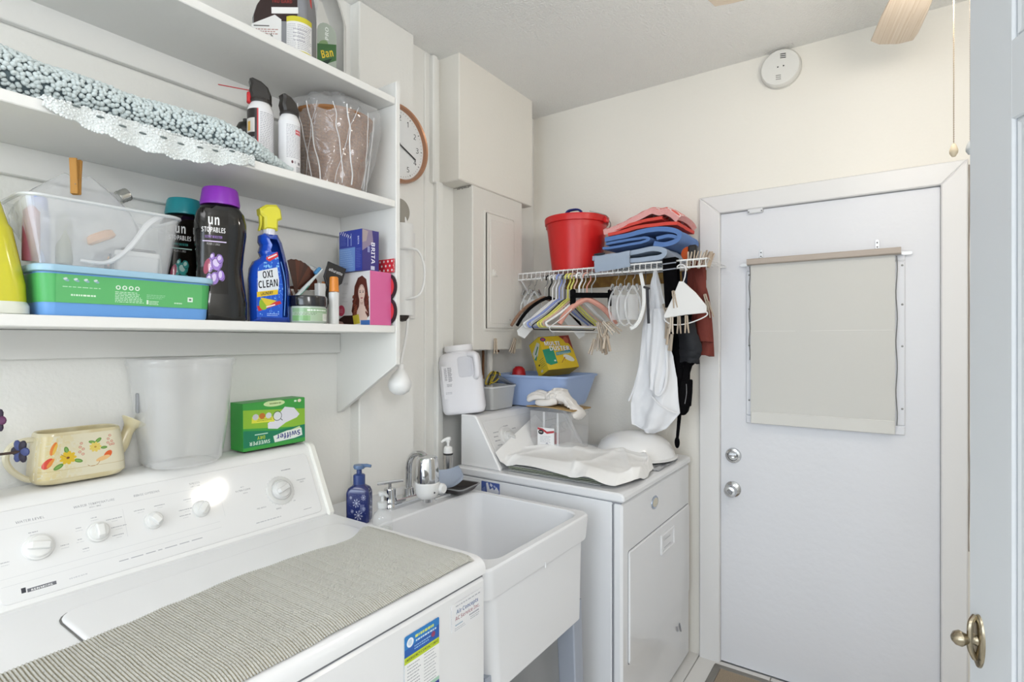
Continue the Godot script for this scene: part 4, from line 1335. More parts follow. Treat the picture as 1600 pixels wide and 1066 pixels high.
	g.box(Vector3(0.03, 0.375, 0.03), Vector3(0.08, 0.03, 0.02), 0.004)
	g.rod(Vector3(0.075, 0.345, 0.022), Vector3(0.04, 0.375, 0.03), 0.005)
	part(p, "arm", g, white)
	# hose with a squeeze bulb hooked over it
	var h := thing("bulb_hose", "white thin hose with pear shaped squeeze bulb hanging by the shelf end", "hose", Vector3(-1.43, 1.27, -1.36))
	g = wg(h)
	g.tube(curve([Vector3(-1.515, 1.955, -1.45), Vector3(-1.500, 1.91, -1.463), Vector3(-1.494, 1.80, -1.475), Vector3(-1.490, 1.65, -1.473), Vector3(-1.475, 1.50, -1.444), Vector3(-1.45, 1.40, -1.395), Vector3(-1.435, 1.365, -1.372)], 8), 0.0055, 8)
	part(h, "hose", g, mat("f2f2f0", 0.4))
	g = wg(h); g.xf = g.xf * Transform3D(Basis(Vector3.BACK, -0.1), Vector3(-1.43, 1.268, -1.361))
	g.lathe([[0.0, 0.0], [0.018, 0.003], [0.034, 0.015], [0.041, 0.034], [0.040, 0.050], [0.030, 0.070], [0.018, 0.086], [0.011, 0.095], [0.010, 0.112], [0.0, 0.113]], 8)
	part(h, "bulb", g, mat("f3f3f1", 0.4))
	g = wg(h)
	g.tube(curve([Vector3(-1.525, 1.80, -1.40), Vector3(-1.45, 1.80, -1.43), Vector3(-1.425, 1.79, -1.455), Vector3(-1.42, 1.74, -1.478), Vector3(-1.42, 1.68, -1.478), Vector3(-1.43, 1.63, -1.46), Vector3(-1.47, 1.615, -1.43), Vector3(-1.53, 1.617, -1.40)], 5), 0.0045, 8)
	part(h, "tube_loop", g, mat("f2f2f0", 0.4))

func bobbles(t: Node3D, pts: Array, r: float, m: Material, called: String) -> void:      # thousands of yarn loops: one part
	var g := Geo.new()
	g.ball(Vector3.ZERO, Vector3(r, r * 1.15, r), 2, 5)
	var mm := MultiMesh.new()
	mm.transform_format = MultiMesh.TRANSFORM_3D
	mm.mesh = g.mesh(80.0)
	mm.instance_count = pts.size()
	for i in pts.size():
		var b := Basis.from_euler(Vector3(rng.randf() * TAU, rng.randf() * TAU, rng.randf() * TAU)).scaled(Vector3.ONE * rng.randf_range(0.8, 1.15))
		mm.set_instance_transform(i, Transform3D(b, pts[i]))
	var o := MultiMeshInstance3D.new()
	o.name = called; o.multimesh = mm; o.material_override = m
	o.set_meta("kind", "stuff")
	t.add_child(o, true)

func shelf_top_items() -> void:
	# weed killer jug
	var t := thing("weed_killer_jug", "grey jug with dark shoulder label and yellow banded booklet on the top shelf", "jug", Vector3(-1.452, 2.261, -0.934), WALLWARD - 0.90)
	var grey := mat("86868a", 0.4)
	var P2 := func(a: Array) -> Array:
		var o := []
		for q in a: o.append(Vector2(q[0], q[1]))
		return o
	var g := Geo.new()
	g.extr(P2.call([[-0.078, 0.004], [0.072, 0.004], [0.076, 0.03], [0.076, 0.16], [0.073, 0.20], [0.064, 0.245], [0.058, 0.27], [0.026, 0.27], [0.0, 0.245], [-0.035, 0.205], [-0.068, 0.155], [-0.079, 0.120]]), 0.105, 0.012)
	part(t, "body", g, grey, "", 50.0)
	g = Geo.new(); g.xf.origin = Vector3(0.042, 0.27, 0)
	g.lathe([[0.0, 0.0], [0.022, 0.0], [0.022, 0.035], [0.018, 0.042], [0.0, 0.043]], 8)
	part(t, "cap", g, mat("c63c36", 0.4))
	g = Geo.new(); g.xf.origin = Vector3(0, 0, 0.0528)
	g.extr(P2.call([[-0.070, 0.080], [0.0, 0.106], [0.050, 0.106], [0.050, 0.235], [0.008, 0.236], [-0.028, 0.200], [-0.060, 0.152], [-0.070, 0.12]]), 0.0012)
	part(t, "shoulder_label", g, mat("2c1714", 0.35), "black and dark red shoulder label")
	g = Geo.new(); g.xf.origin = Vector3(0.008, 0.161, 0.0540); letters(g, "TRU GARD", 0.0085)
	part(t, "lettering", g, mat("8d2a26", 0.5))
	g = Geo.new(); g.xf = Transform3D(Basis(Vector3.BACK, 0.03), Vector3(0.016, 0.136, 0.0538)); g.box(Vector3.ZERO, Vector3(0.074, 0.018, 0.0012), 0.0)
	part(t, "sticker", g, mat("ecebe8", 0.5), "plain white sticker")
	var P := Print.new(192, 192, hexc("e4e3e1"))
	P.rect(14, 50, 100, 5, hexc("55534f")); P.scribble(12, 66, 160, 3, 10, 5, hexc("b5908a"), 4)
	for x in [50, 84, 120]: P.line(Vector2(x, 90), Vector2(x + 18, 100), 5, hexc("7a776f")); P.line(Vector2(x + 8, 84), Vector2(x + 6, 112), 4, hexc("7a776f"))
	P.rect(20, 122, 90, 5, hexc("6b6963")); P.oval(120, 155, 34, 26, hexc("a9a49a")); P.oval(120, 155, 20, 15, hexc("8f8a80"))
	g = Geo.new(); g.xf.origin = Vector3(-0.034, 0.055, 0.0532)
	g.extr(P2.call([[-0.042, -0.05], [0.040, -0.05], [0.040, 0.055], [0.022, 0.068], [-0.042, 0.040]]), 0.0012)
	part(t, "front_label", g, printed(P))
	P = Print.new(256, 256, hexc("e6e5e4"))
	P.rect(0, 0, 256, 34, hexc("d8cf3a")); P.rect(0, 222, 256, 34, hexc("d3c935"))
	P.scribble(8, 44, 90, 14, 12, 5, hexc("b9b8bc"), 5); P.scribble(108, 44, 140, 14, 12, 5, hexc("a9a8ae"), 8); P.scribble(70, 96, 120, 4, 24, 6, hexc("9d9ba4"), 9)
	g = Geo.new()
	g.sheet(16, 4, func(u, v):
		var w: float = lerpf(-0.5, 1.35, u)
		return Vector3(0.041 + 0.042 * sin(w), lerpf(0.008, 0.118, v), 0.016 + 0.045 * cos(w)), 0.002)
	part(t, "booklet_label", g, printed(P), "yellow banded booklet label")
	g = Geo.new(); g.xf = Transform3D(Basis(Vector3.UP, PI / 2), Vector3(0.0735, 0.19, 0.01)) * Transform3D(Basis(Vector3.BACK, 0.2), Vector3.ZERO); g.box(Vector3.ZERO, Vector3(0.014, 0.046, 0.003), 0.001)
	part(t, "red_flash", g, mat("d8392f", 0.5))
	# white bottle with green oval label
	t = thing("white_cleaner_bottle", "tall white bottle with a green oval label at the top shelf's right end", "bottle", Vector3(-1.485, 2.261, -1.092), WALLWARD - 0.22)
	g = Geo.new()
	g.extr(P2.call([[-0.058, 0.004], [0.056, 0.004], [0.060, 0.01], [0.060, 0.218], [0.048, 0.258], [0.020, 0.325], [-0.030, 0.325], [-0.05, 0.27], [-0.060, 0.22], [-0.060, 0.01]]), 0.085, 0.016)
	part(t, "body", g, mat("ecece9", 0.4), "", 50.0)
	g = Geo.new(); g.xf.origin = Vector3(-0.006, 0.325, 0); g.lathe([[0.0, 0.0], [0.02, 0.0], [0.02, 0.03], [0.0, 0.031]], 8)
	part(t, "cap", g, mat("e9e9e6", 0.4))
	P = Print.new(192, 384, hexc("aab4a8"))
	P.words("PRO", 96, 70, 34, hexc("e6ebe6"), true, false, -PI / 2); P.oval(60, 150, 50, 26, hexc("7f9a6b"), -0.4)
	P.poly([Vector2(0, 160), Vector2(192, 120), Vector2(192, 230), Vector2(60, 290), Vector2(0, 300)], hexc("3f6b3c")); P.words("Ban", 98, 205, 52, hexc("e2c233"), true, true, -0.35)
	P.poly([Vector2(10, 285), Vector2(150, 225), Vector2(110, 270), Vector2(30, 310)], hexc("20382a")); P.scribble(20, 320, 120, 3, 20, 7, hexc("6f7f73"), 3)
	g = Geo.new(); g.xf.origin = Vector3(-0.012, 0.105, 0.0432); g.extr(rr_poly(0.062, 0.176, 0.030), 0.001)
	part(t, "label", g, printed(P))

func shelf_mid_items() -> void:
	# rolled bath mat with its lace edge
	var t := thing("bath_mat", "pale blue grey tufted bath mat rolled along the middle shelf", "bath mat", Vector3(-1.48, 1.923, -0.5))
	var g := wg(t)
	var sec := func(z: float) -> Array:      # centre x, y, half x, half y
		var u := clampf((-z - 0.10) / 0.79, 0.0, 1.0)
		var hy := lerpf(0.056, 0.044, u) * (1.0 - smoothstep(0.72, 1.04, u) * 0.72) * (1.0 + 0.08 * wob(z * 6.0, 2.0))
		var hx := lerpf(0.105, 0.10, u) * (1.0 - smoothstep(0.8, 1.04, u) * 0.5)
		return [-1.478 + 0.055 * smoothstep(0.45, 0.95, u), 1.925 + hy + 0.012 * (1.0 - u), hx, hy]
	var rows := []
	for i in 41:
		var z := -0.10 - 0.80 * i / 40.0
		var s: Array = sec.call(z)
		var row := PackedVector3Array()
		for k in 24:
			var w := TAU * k / 24.0
			row.append(Vector3(s[0] + cos(w) * s[2] * 0.95, s[1] + sin(w) * s[3] * 0.92, z))
		rows.append(row)
	g.loft(rows)
	part(t, "backing", g, mat("74848a", 0.9))
	var pts := []
	for i in 92:
		var z := -0.10 - 0.80 * i / 91.0
		var s: Array = sec.call(z)
		for k in 42:
			var w := TAU * (k + 0.5 * (i % 2)) / 42.0 + rng.randf_range(-0.05, 0.05)
			if w > 3.6 and w < 5.2: continue
			pts.append(t.transform.affine_inverse() * Vector3(s[0] + cos(w) * s[2], s[1] + sin(w) * s[3], z + rng.randf_range(-0.004, 0.004)))
	bobbles(t, pts, 0.0052, mat("cdd7d7", 0.9, 0.0, {"rim": 0.3}), "tufts")
	t = thing("lace_runner", "white crocheted lace runner hanging over the middle shelf edge", "lace", Vector3(-1.36, 1.922, -0.55))
	g = wg(t)
	var lace := func(u: float, v: float) -> Vector3:
		var z := lerpf(-0.345, -0.765, u)
		var reach := 0.012 + 0.035 * sin(PI * clampf(u * 1.02, 0, 1)) + 0.006 * absf(sin(u * 26.0))
		var s := v * (0.075 + reach)
		if s < 0.07: return Vector3(-1.396 + s, 1.9275 + 0.0012 * sin(u * 90.0), z)
		var d := s - 0.07
		return Vector3(-1.325 + 0.004 * sin(u * 30.0) + d * 0.15, 1.9255 - d, z)
	g.sheet(70, 14, lace, 0.0022)
	part(t, "cloth", g, mat("d9dedd", 0.9), "", 80.0)
	pts = []
	for i in 90:
		for j in 16:
			pts.append(t.transform.affine_inverse() * (lace.call(i / 89.0, clampf(j / 15.0 + rng.randf_range(-0.02, 0.02), 0, 1)) + Vector3(0.0012, 0.0012, rng.randf_range(-0.002, 0.002))))
	bobbles(t, pts, 0.0028, mat("e4e8e7", 0.9), "stitches")
	for i in 9:
		g = wg(t)
		var p: Vector3 = lace.call(0.12 + i * 0.092, 0.72)
		g.xf = g.xf * Transform3D(Basis(Vector3.UP, 0.0), p + Vector3(0.004, 0.002, 0))
		g.ball(Vector3.ZERO, Vector3(0.0025, 0.0022, 0.008), 2, 6)
		part(t, "eyelet", g, mat("6d7877", 0.9))
	# spray cans
	var can := func(called: String, label: String, at: Vector3, r: float, h: float, turn: float, pr: Print, fr: float) -> Node3D:
		var c := thing(called, label, "spray can", at, turn)
		var q := Geo.new()
		q.lathe([[0.0, 0.0], [r - 0.003, 0.0], [r, 0.003], [r, h * 0.84], [r - 0.004, h * 0.90], [r * 0.72, h * 0.955], [r * 0.6, h * 0.97], [0.0, h * 0.97]], 9)
		part(c, "can", q, mat("e4e3e3", 0.3))
		q = Geo.new(); q.wrap([[r, 0.004], [r, h * 0.83]], -1.7, 1.7, 22)
		part(c, "label", q, printed(pr, 0.3))
		q = Geo.new(); q.lathe([[0.0, h * 0.94], [r * 0.86, h * 0.94], [r * 0.88, h * 0.96], [r * 0.84, h * 0.985], [0.0, h * 0.985]], 9)
		part(c, "rim", q, mat("2f2b28", 0.4))
		q = Geo.new()
		var k := r / 0.035
		q.xf = Transform3D(Basis(Vector3.UP, 0.0), Vector3(0, h * 0.965, 0))
		q.extr([Vector2(-0.024, 0.0) * k, Vector2(0.028, 0.0) * k, Vector2(0.028, 0.018) * k, Vector2(0.018, 0.042) * k, Vector2(0.0, 0.056) * k, Vector2(-0.022, 0.062) * k, Vector2(-0.030, 0.058) * k, Vector2(-0.027, 0.045) * k, Vector2(-0.031, 0.025) * k], 0.042 * k, 0.006)
		part(c, "trigger_cap", q, mat("2b2724", 0.35), "black trigger cap")
		return c
	var p := Print.new(384, 384, hexc("e3e2e4"))
	p.rect(0, 0, 150, 384, hexc("241d1c")); p.rect(0, 300, 150, 84, hexc("b9c2c8")); p.rect(20, 60, 110, 90, hexc("d9d5cf")); p.rect(44, 80, 40, 60, hexc("d8a83c")); p.rect(30, 180, 100, 60, hexc("8f979c")); p.rect(150, 0, 12, 384, hexc("c4373c"))
	p.scribble(176, 20, 190, 26, 11, 5, hexc("a7a6ac"), 5); p.oval(230, 330, 10, 10, hexc("cf5a5f")); p.oval(262, 330, 10, 10, hexc("6c2b33"))
	var c1: Node3D = can.call("air_duster_can", "white and black spray can with red straw beside the bath mat", Vector3(-1.43, 1.922, -0.843), 0.0335, 0.205, WALLWARD - 0.42, p, 0.0)
	g = Geo.new(); g.rod(Vector3(-0.018, 0.222, 0.010), Vector3(-0.105, 0.212, 0.028), 0.0014, 6)
	part(c1, "straw", g, mat("b3202c", 0.35), "thin red straw")
	g = Geo.new(); g.box(Vector3(-0.030, 0.203, 0.006), Vector3(0.010, 0.030, 0.016), 0.003)
	part(c1, "straw_clip", g, mat("c8282e", 0.4))
	p = Print.new(384, 384, hexc("e4e4e6"))
	p.scribble(110, 30, 200, 22, 11, 5, hexc("adacb3"), 7); p.rect(205, 60, 78, 34, hexc("c9545c")); p.scribble(212, 72, 64, 1, 10, 9, hexc("efd9da"), 43); p.rect(236, 290, 12, 20, hexc("4a4a4e")); p.rect(252, 290, 16, 20, hexc("4a4a4e"))
	p.oval(170, 296, 11, 11, hexc("5b3038")); p.oval(200, 296, 11, 11, hexc("b9b8be")); p.scribble(215, 325, 70, 5, 11, 7, hexc("8c8c92"), 3)
	can.call("dust_spray_can", "white spray can with short black cap beside the wrapped basket", Vector3(-1.395, 1.922, -0.908), 0.029, 0.185, WALLWARD - 0.1, p, 0.0)
	p = Print.new(256, 256, hexc("c9c832"))
	p.rect(0, 0, 256, 60, hexc("23231f")); p.rect(0, 110, 256, 34, hexc("26241f")); p.poly([Vector2(0, 150), Vector2(256, 200), Vector2(256, 256), Vector2(0, 256)], hexc("1f2220"))
	t = thing("lubricant_can", "yellow and black can half hidden behind the spray can with red straw", "spray can", Vector3(-1.545, 1.922, -0.868), WALLWARD - 0.4)
	g = Geo.new(); g.lathe([[0.0, 0.0], [0.030, 0.0], [0.030, 0.155], [0.022, 0.172], [0.010, 0.178], [0.010, 0.186], [0.0, 0.187]], 8)
	part(t, "can", g, mat("26251f", 0.35))
	g = Geo.new(); g.wrap([[0.030, 0.004], [0.030, 0.15]], -1.8, 1.8, 20); part(t, "label", g, printed(p, 0.3))
	# wicker basket in a plastic bag
	t = thing("wicker_basket", "round brown wicker basket wrapped in a clear bag on the middle shelf", "basket", Vector3(-1.462, 1.923, -1.105))
	g = Geo.new()
	rows = []
	for j in 46:
		var v := j / 45.0
		var y := 0.002 + 0.236 * v
		var R := lerpf(0.082, 0.118, pow(v, 0.8))
		var row := PackedVector3Array()
		for k in 96:
			var w := TAU * k / 96.0
			var a := R * (1.0 + 0.022 * sin(16.0 * w + PI * j)) + (0.006 if j > 42 else 0.0)
			row.append(Vector3(cos(w) * a, y, sin(w) * a))
		rows.append(row)
	for j in 10:
		var row := PackedVector3Array()
		for k in 96:
			var w := TAU * k / 96.0
			row.append(Vector3(cos(w) * (0.108 - 0.002 * j), 0.236 - j * 0.02, sin(w) * (0.108 - 0.002 * j)))
		rows.append(row)
	g.loft(rows)
	part(t, "weave", g, mat("9c6b3c", 0.75, 0.0, {"tint": "6e4622", "tfreq": 0.05, "scale": 9.0}), "", 60.0)
	g = Geo.new()
	g.tube(arc(Vector3(0, 0.236, 0), Vector3(0.121, 0, 0), Vector3(0, 0, 0.121), 0.0, TAU * 47 / 48, 47), 0.008, 6, true)
	part(t, "rim", g, mat("8a5c31", 0.7))
	var bag := thing("plastic_bag", "clear wrinkled plastic bag around the wicker basket", "bag", Vector3(-1.462, 1.9235, -1.105))
	g = Geo.new()
	rows = []
	for j in 40:
		var v := j / 39.0
		var y := 0.001 + 0.302 * v
		var R := lerpf(0.094, 0.131, pow(minf(v / 0.88, 1.0), 0.8)) * (1.0 - 0.45 * smoothstep(0.86, 1.0, v))
		var row := PackedVector3Array()
		for k in 80:
			var w := TAU * k / 80.0
			var fold := 0.0045 * sin(w * 9.0 + v * 6.0) + 0.006 * wob(w * 1.6, v * 3.0 + 4.0) + 0.004 * wob(cos(w) * 5.0 + v * 7.0, sin(w) * 5.0)
			var bx := 1.0 + 0.16 * smoothstep(0.0, 1.0, cos(w - 5.1)) * smoothstep(0.0, 0.5, v)
			row.append(Vector3(minf(cos(w) * (R * bx + fold), 0.128), y + 0.006 * wob(w * 2.0, 9.0) * v, sin(w) * (R * bx + fold)))
		rows.append(row)
	g.loft(rows, false, true)
	part(bag, "film", g, mat("f4f5f6", 0.12, 0.0, {"alpha": 0.19}), "", 60.0)
	for i in 11:
		g = Geo.new()
		var w0 := -0.9 + i * 0.31
		var cpts := []
		for j in 8:
			var v := 0.06 + 0.11 * j
			var R := lerpf(0.097, 0.136, v) + 0.003
			var w := w0 + (0.5 - rng.randf()) * 0.06 + v * (0.7 if i % 3 == 0 else -0.35)
			cpts.append(Vector3(minf(sin(w) * R, 0.127) if i % 2 == 0 else sin(w) * R * 0.98, 0.30 * v, cos(w) * R))
		g.xf = Transform3D(Basis(Vector3.UP, 0.9), Vector3.ZERO)
		g.tube(curve(cpts, 3), 0.0010 + 0.0008 * (i % 3), 4)
		part(bag, "crease", g, mat("f7f7f8", 0.2, 0.0, {"alpha": 0.42}))

func scent_bottle(label: String, at: Vector3, turn: float, k: float, cap: String, art: String, art2: String) -> Node3D:
	var t := thing("scent_booster_bottle", label, "bottle", at, turn, "")
	var g := Geo.new()
	var dat := [[0.0, 0.056, 0.036], [0.006, 0.062, 0.042], [0.05, 0.062, 0.043], [0.10, 0.056, 0.038], [0.14, 0.053, 0.035], [0.18, 0.056, 0.038], [0.225, 0.061, 0.042], [0.255, 0.061, 0.042], [0.28, 0.056, 0.040], [0.295, 0.046, 0.037], [0.303, 0.038, 0.035]]
	var rows := []
	for q in dat: rows.append(Geo.ring(q[0] * k, q[1] * k, q[2] * k, 0.034 * k, 0, 0, 8))
	g.loft(rows)
	part(t, "bottle", g, mat("0d0b09", 0.10, 0.0, {"coat": 0.3}), "", 60.0)
	g = Geo.new()
	g.lathe([[0.0, 0.300 * k], [0.046 * k, 0.300 * k], [0.047 * k, 0.306 * k], [0.042 * k, 0.340 * k], [0.039 * k, 0.345 * k], [0.0, 0.346 * k]], 10)
	part(t, "cap", g, mat(cap, 0.35))
	# label across the left of the front
	var P := Print.new(256, 512, hexc("17130f"))
	P.words("un", 120, 70, 60, hexc("eeeeee"), true, false, 0.0, 1.1); P.words("STOPABLES", 120, 130, 30, hexc("eeeeee")); P.words("SCENT BOOSTER", 120, 172, 15, Color.html(art)); P.rect(20, 195, 220, 7, Color.html(art2)); P.words("POUR LE LINGE", 120, 215, 13, hexc("c9c9c9"), false)
	for q in [[90, 340, 44], [150, 330, 54], [130, 420, 48], [190, 400, 40], [80, 430, 38], [180, 300, 34], [110, 290, 26]]:
		P.oval(q[0], q[1], q[2], q[2] * 0.8, Color.html(art), q[0] * 0.02); P.oval(q[0] - 6, q[1] - 4, q[2] * 0.55, q[2] * 0.4, Color.html(art2), q[1] * 0.02); P.ring(q[0], q[1], q[2] * 0.8, 3, hexc("2a2228"))
	P.oval(60, 350, 26, 50, hexc("a2455f"), 0.4)
	g = Geo.new()
	g.sheet(8, 20, func(u, v):
		var y := lerpf(0.285, 0.07, v)
		var b := 0.0
		for i in dat.size() - 1:
			if y >= dat[i][0] and y <= dat[i + 1][0]: b = lerpf(dat[i][2], dat[i + 1][2], (y - dat[i][0]) / (dat[i + 1][0] - dat[i][0]))
		var x := lerpf(-0.050, 0.012, u)
		var r := 0.034
		var e := maxf(0.0, -0.028 - x)
		return Vector3(x, y, b + 0.0006 - (r - sqrt(maxf(0.0, r * r - e * e)))) * k)
	part(t, "label", g, printed(P, 0.1))
	return t

func shelf_low_items() -> void:
	var Y := 1.5105
	var g: Geo
	# yellow jug at the frame's left edge
	var t := thing("detergent_jug", "yellow detergent jug with white foot at the lower shelf's left end", "jug", Vector3(-1.44, Y, -0.262), WALLWARD)
	g = Geo.new()
	g.loft([Geo.ring(0.024, 0.079, 0.058, 0.03), Geo.ring(0.06, 0.078, 0.057, 0.03), Geo.ring(0.12, 0.068, 0.052, 0.03), Geo.ring(0.17, 0.060, 0.046, 0.028), Geo.ring(0.178, 0.055, 0.043, 0.028), Geo.ring(0.26, 0.034, 0.032, 0.026), Geo.ring(0.29, 0.026, 0.026, 0.025), Geo.ring(0.30, 0.02, 0.02, 0.019)])
	part(t, "body", g, mat("cfc82e", 0.22, 0.0, {"coat": 0.5}), "", 50.0)
	g = Geo.new(); g.loft([Geo.ring(0.0, 0.078, 0.056, 0.03), Geo.ring(0.003, 0.083, 0.060, 0.03), Geo.ring(0.018, 0.083, 0.061, 0.03), Geo.ring(0.026, 0.079, 0.058, 0.03)])
	part(t, "foot_rim", g, mat("dfe0d4", 0.35))
	g = Geo.new(); g.xf.origin.y = 0.298; g.lathe([[0.0, 0.0], [0.024, 0.0], [0.022, 0.03], [0.0, 0.031]], 8)
	part(t, "cap", g, mat("e8e7e2", 0.4))
	# blue tub with green label
	t = thing("food_tub", "long blue plastic tub with green printed band under the clear bin", "tub", Vector3(-1.455, Y, -0.513), WALLWARD)
	g = Geo.new()
	g.loft([Geo.ring(0.0, 0.158, 0.088, 0.022), Geo.ring(0.004, 0.161, 0.091, 0.024), Geo.ring(0.088, 0.166, 0.096, 0.026), Geo.ring(0.090, 0.160, 0.090, 0.024)])
	part(t, "tub", g, mat("6a9fdc", 0.3))
	g = Geo.new()
	g.loft([Geo.ring(0.027, 0.1632, 0.0932, 0.0252), Geo.ring(0.084, 0.1664, 0.0964, 0.0262)], false, false)
	part(t, "band", g, mat("4fae62", 0.4), "green printed band")
	var P := Print.new(1024, 180, hexc("5fb36c"))
	for i in 4: P.oval(60 + i * 62, 34, 20, 9, hexc("88a7b3"), 0.4); P.oval(56 + i * 62, 28, 12, 7, hexc("c9d9d3"), -0.3)
	P.scribble(40, 76, 270, 1, 10, 5, hexc("b9dcc0"), 3); P.scribble(90, 124, 170, 1, 12, 11, hexc("d9ecd9"), 41)
	for i in 4: P.oval(390 + i * 44, 62, 17, 15, hexc("dcebdc")); P.oval(390 + i * 44, 62, 8, 8, hexc("5cae6c"))
	P.scribble(370, 90, 200, 7, 11, 5, hexc("c6e2ca"), 6); P.scribble(590, 98, 150, 3, 11, 4, hexc("9fd0a8"), 8); P.rect(590, 136, 14, 30, hexc("dcebdc")); P.scribble(610, 142, 70, 3, 10, 5, hexc("d3e8d5"), 4)
	P.rect(905, 100, 42, 34, hexc("e3efe3")); P.rect(916, 110, 20, 14, hexc("6a7f6d")); P.scribble(800, 144, 60, 1, 10, 9, hexc("d9ecd9"), 42)
	g = Geo.new()
	g.sheet(6, 3, func(u, v): return Vector3(lerpf(-0.140, 0.140, u), lerpf(0.084, 0.027, v), lerpf(0.0970, 0.0938, v)))
	part(t, "band_print", g, printed(P, 0.4))
	g = Geo.new()
	g.loft([Geo.ring(0.087, 0.168, 0.098, 0.027), Geo.ring(0.089, 0.173, 0.103, 0.03), Geo.ring(0.096, 0.174, 0.104, 0.03), Geo.ring(0.1015, 0.172, 0.102, 0.03), Geo.ring(0.1025, 0.168, 0.098, 0.028)])
	part(t, "lid", g, mat("9fc3d8", 0.25), "pale blue lid")
	# clear bin on the tub, and what it holds
	var clear := mat("f3f5f6", 0.08, 0.0, {"alpha": 0.2})
	var by := Y + 0.1035
	t = thing("clear_bin", "clear plastic bin with rolled rim standing on the blue tub", "bin", Vector3(-1.462, by, -0.475), WALLWARD)
	g = Geo.new()
	g.loft([Geo.ring(0.137, 0.146, 0.083, 0.03), Geo.ring(0.135, 0.143, 0.080, 0.03), Geo.ring(0.003, 0.123, 0.066, 0.024), Geo.ring(0.0025, 0.115, 0.060, 0.022), Geo.ring(0.0, 0.118, 0.062, 0.022), Geo.ring(0.0, 0.125, 0.068, 0.025), Geo.ring(0.132, 0.1455, 0.0825, 0.031)], false, false, true)
	part(t, "wall", g, clear)
	g = Geo.new()
	var rp := []
	for q in Geo.ring(0.136, 0.147, 0.084, 0.031, 0, 0, 8): rp.append(q)
	g.tube(rp, 0.004, 6, true)
	part(t, "rim", g, mat("eef1f2", 0.1, 0.0, {"alpha": 0.5}))
	var fill := func(called: String, label: String, cat: String, at: Vector3, turn: Vector3) -> Node3D:
		var o := thing(called, label, cat, at)
		o.rotation = turn
		return o
	t = fill.call("zip_bag", "bulging clear plastic bag of small things stuffed into the clear bin", "bag", Vector3(-1.462, by + 0.006, -0.445), Vector3(0, WALLWARD, 0))
	g = Geo.new()
	var rows := []
	for j in 22:
		var v := j / 21.0
		var y := 0.195 * v
		var a := lerpf(0.075, 0.112, smoothstep(0.0, 0.5, v)) * (1.0 - 0.75 * pow(maxf(0.0, v - 0.55) / 0.45, 1.4))
		var b := lerpf(0.045, 0.058, smoothstep(0.0, 0.5, v)) * (1.0 - 0.85 * pow(maxf(0.0, v - 0.5) / 0.5, 1.2))
		var row := PackedVector3Array()
		for k in 40:
			var w := TAU * k / 40.0
			var f := 1.0 + 0.10 * wob(cos(w) * 2.0 + 3.0, v * 3.0 + sin(w) * 2.0)
			row.append(Vector3(-0.005 + cos(w) * a * f, y * (1.0 + 0.05 * sin(w * 2.0)), sin(w) * b * f))
		rows.append(row)
	g.loft(rows)
	part(t, "film", g, mat("eff1f3", 0.15, 0.0, {"alpha": 0.30}), "", 70.0)
	g = Geo.new()
	g.tube(curve([Vector3(-0.02, 0.01, 0.060), Vector3(0.03, 0.012, 0.062), Vector3(0.07, 0.05, 0.066), Vector3(0.105, 0.105, 0.068), Vector3(0.135, 0.132, 0.07)], 6), [0.0035, 0.004, 0.004, 0.004, 0.004, 0.004, 0.005, 0.005, 0.005, 0.005, 0.005, 0.005, 0.006, 0.006, 0.006, 0.006, 0.006, 0.007, 0.007, 0.007, 0.007, 0.007, 0.008, 0.006, 0.004], 6)
	part(t, "zip_edge", g, mat("f2f3f4", 0.3))
	var put := func(called: String, label: String, cat: String, at: Vector3, rot: Vector3, prof: Array, m: Material, pname: String, capm: Material, capp: Array) -> void:
		var o := thing(called, label, cat, at)
		o.rotation = rot
		var q := Geo.new(); q.lathe(prof, 7); part(o, pname, q, m)
		if capp.size() > 0:
			q = Geo.new(); q.lathe(capp, 7); part(o, "cap", q, capm)
	put.call("blue_capped_bottle", "small bottle with bright blue cap inside the plastic bag at left", "bottle", Vector3(-1.455, by + 0.008, -0.37), Vector3.ZERO, [[0.0, 0.0], [0.018, 0.0], [0.02, 0.003], [0.02, 0.10], [0.014, 0.115], [0.0, 0.116]], mat("93a6d8", 0.3), "bottle", mat("2f66d0", 0.3), [[0.0, 0.112], [0.0165, 0.112], [0.0165, 0.132], [0.012, 0.138], [0.0, 0.139]])
	put.call("travel_tube", "dark reddish tube among the bagged things at the bin's left end", "tube", Vector3(-1.43, by + 0.008, -0.352), Vector3(0.0, 0.0, -0.06), [[0.0, 0.0], [0.014, 0.0], [0.0145, 0.02], [0.014, 0.10], [0.004, 0.112], [0.0, 0.112]], mat("8f4c5a", 0.4), "tube", null, [])
	put.call("olive_bottle", "olive grey bottle among the bagged things beside the blue capped one", "bottle", Vector3(-1.425, by + 0.008, -0.405), Vector3.ZERO, [[0.0, 0.0], [0.014, 0.0], [0.015, 0.003], [0.015, 0.085], [0.009, 0.096], [0.008, 0.106], [0.0, 0.106]], mat("8e917c", 0.35), "bottle", null, [])
	t = thing("soap_bar", "peach oval soap bar seen through the plastic bag", "soap", Vector3(-1.415, by + 0.072, -0.465))
	t.rotation = Vector3(0.5, 0.0, 0.15)
	g = Geo.new(); g.loft([Geo.ring(-0.010, 0.012, 0.024), Geo.ring(-0.006, 0.016, 0.030), Geo.ring(0.006, 0.016, 0.030), Geo.ring(0.010, 0.012, 0.024)]); part(t, "bar", g, mat("dba678", 0.5))
	t = thing("clear_bottle", "clear plastic bottle with silver cap lying across the clear bin", "bottle", Vector3(-1.50, by + 0.128, -0.44))
	t.rotation = Vector3(-1.0, 0.0, 0.0)
	g = Geo.new(); g.lathe([[0.0, 0.0], [0.024, 0.0], [0.027, 0.004], [0.027, 0.075], [0.020, 0.094], [0.011, 0.102], [0.010, 0.108], [0.0, 0.108]], 8)
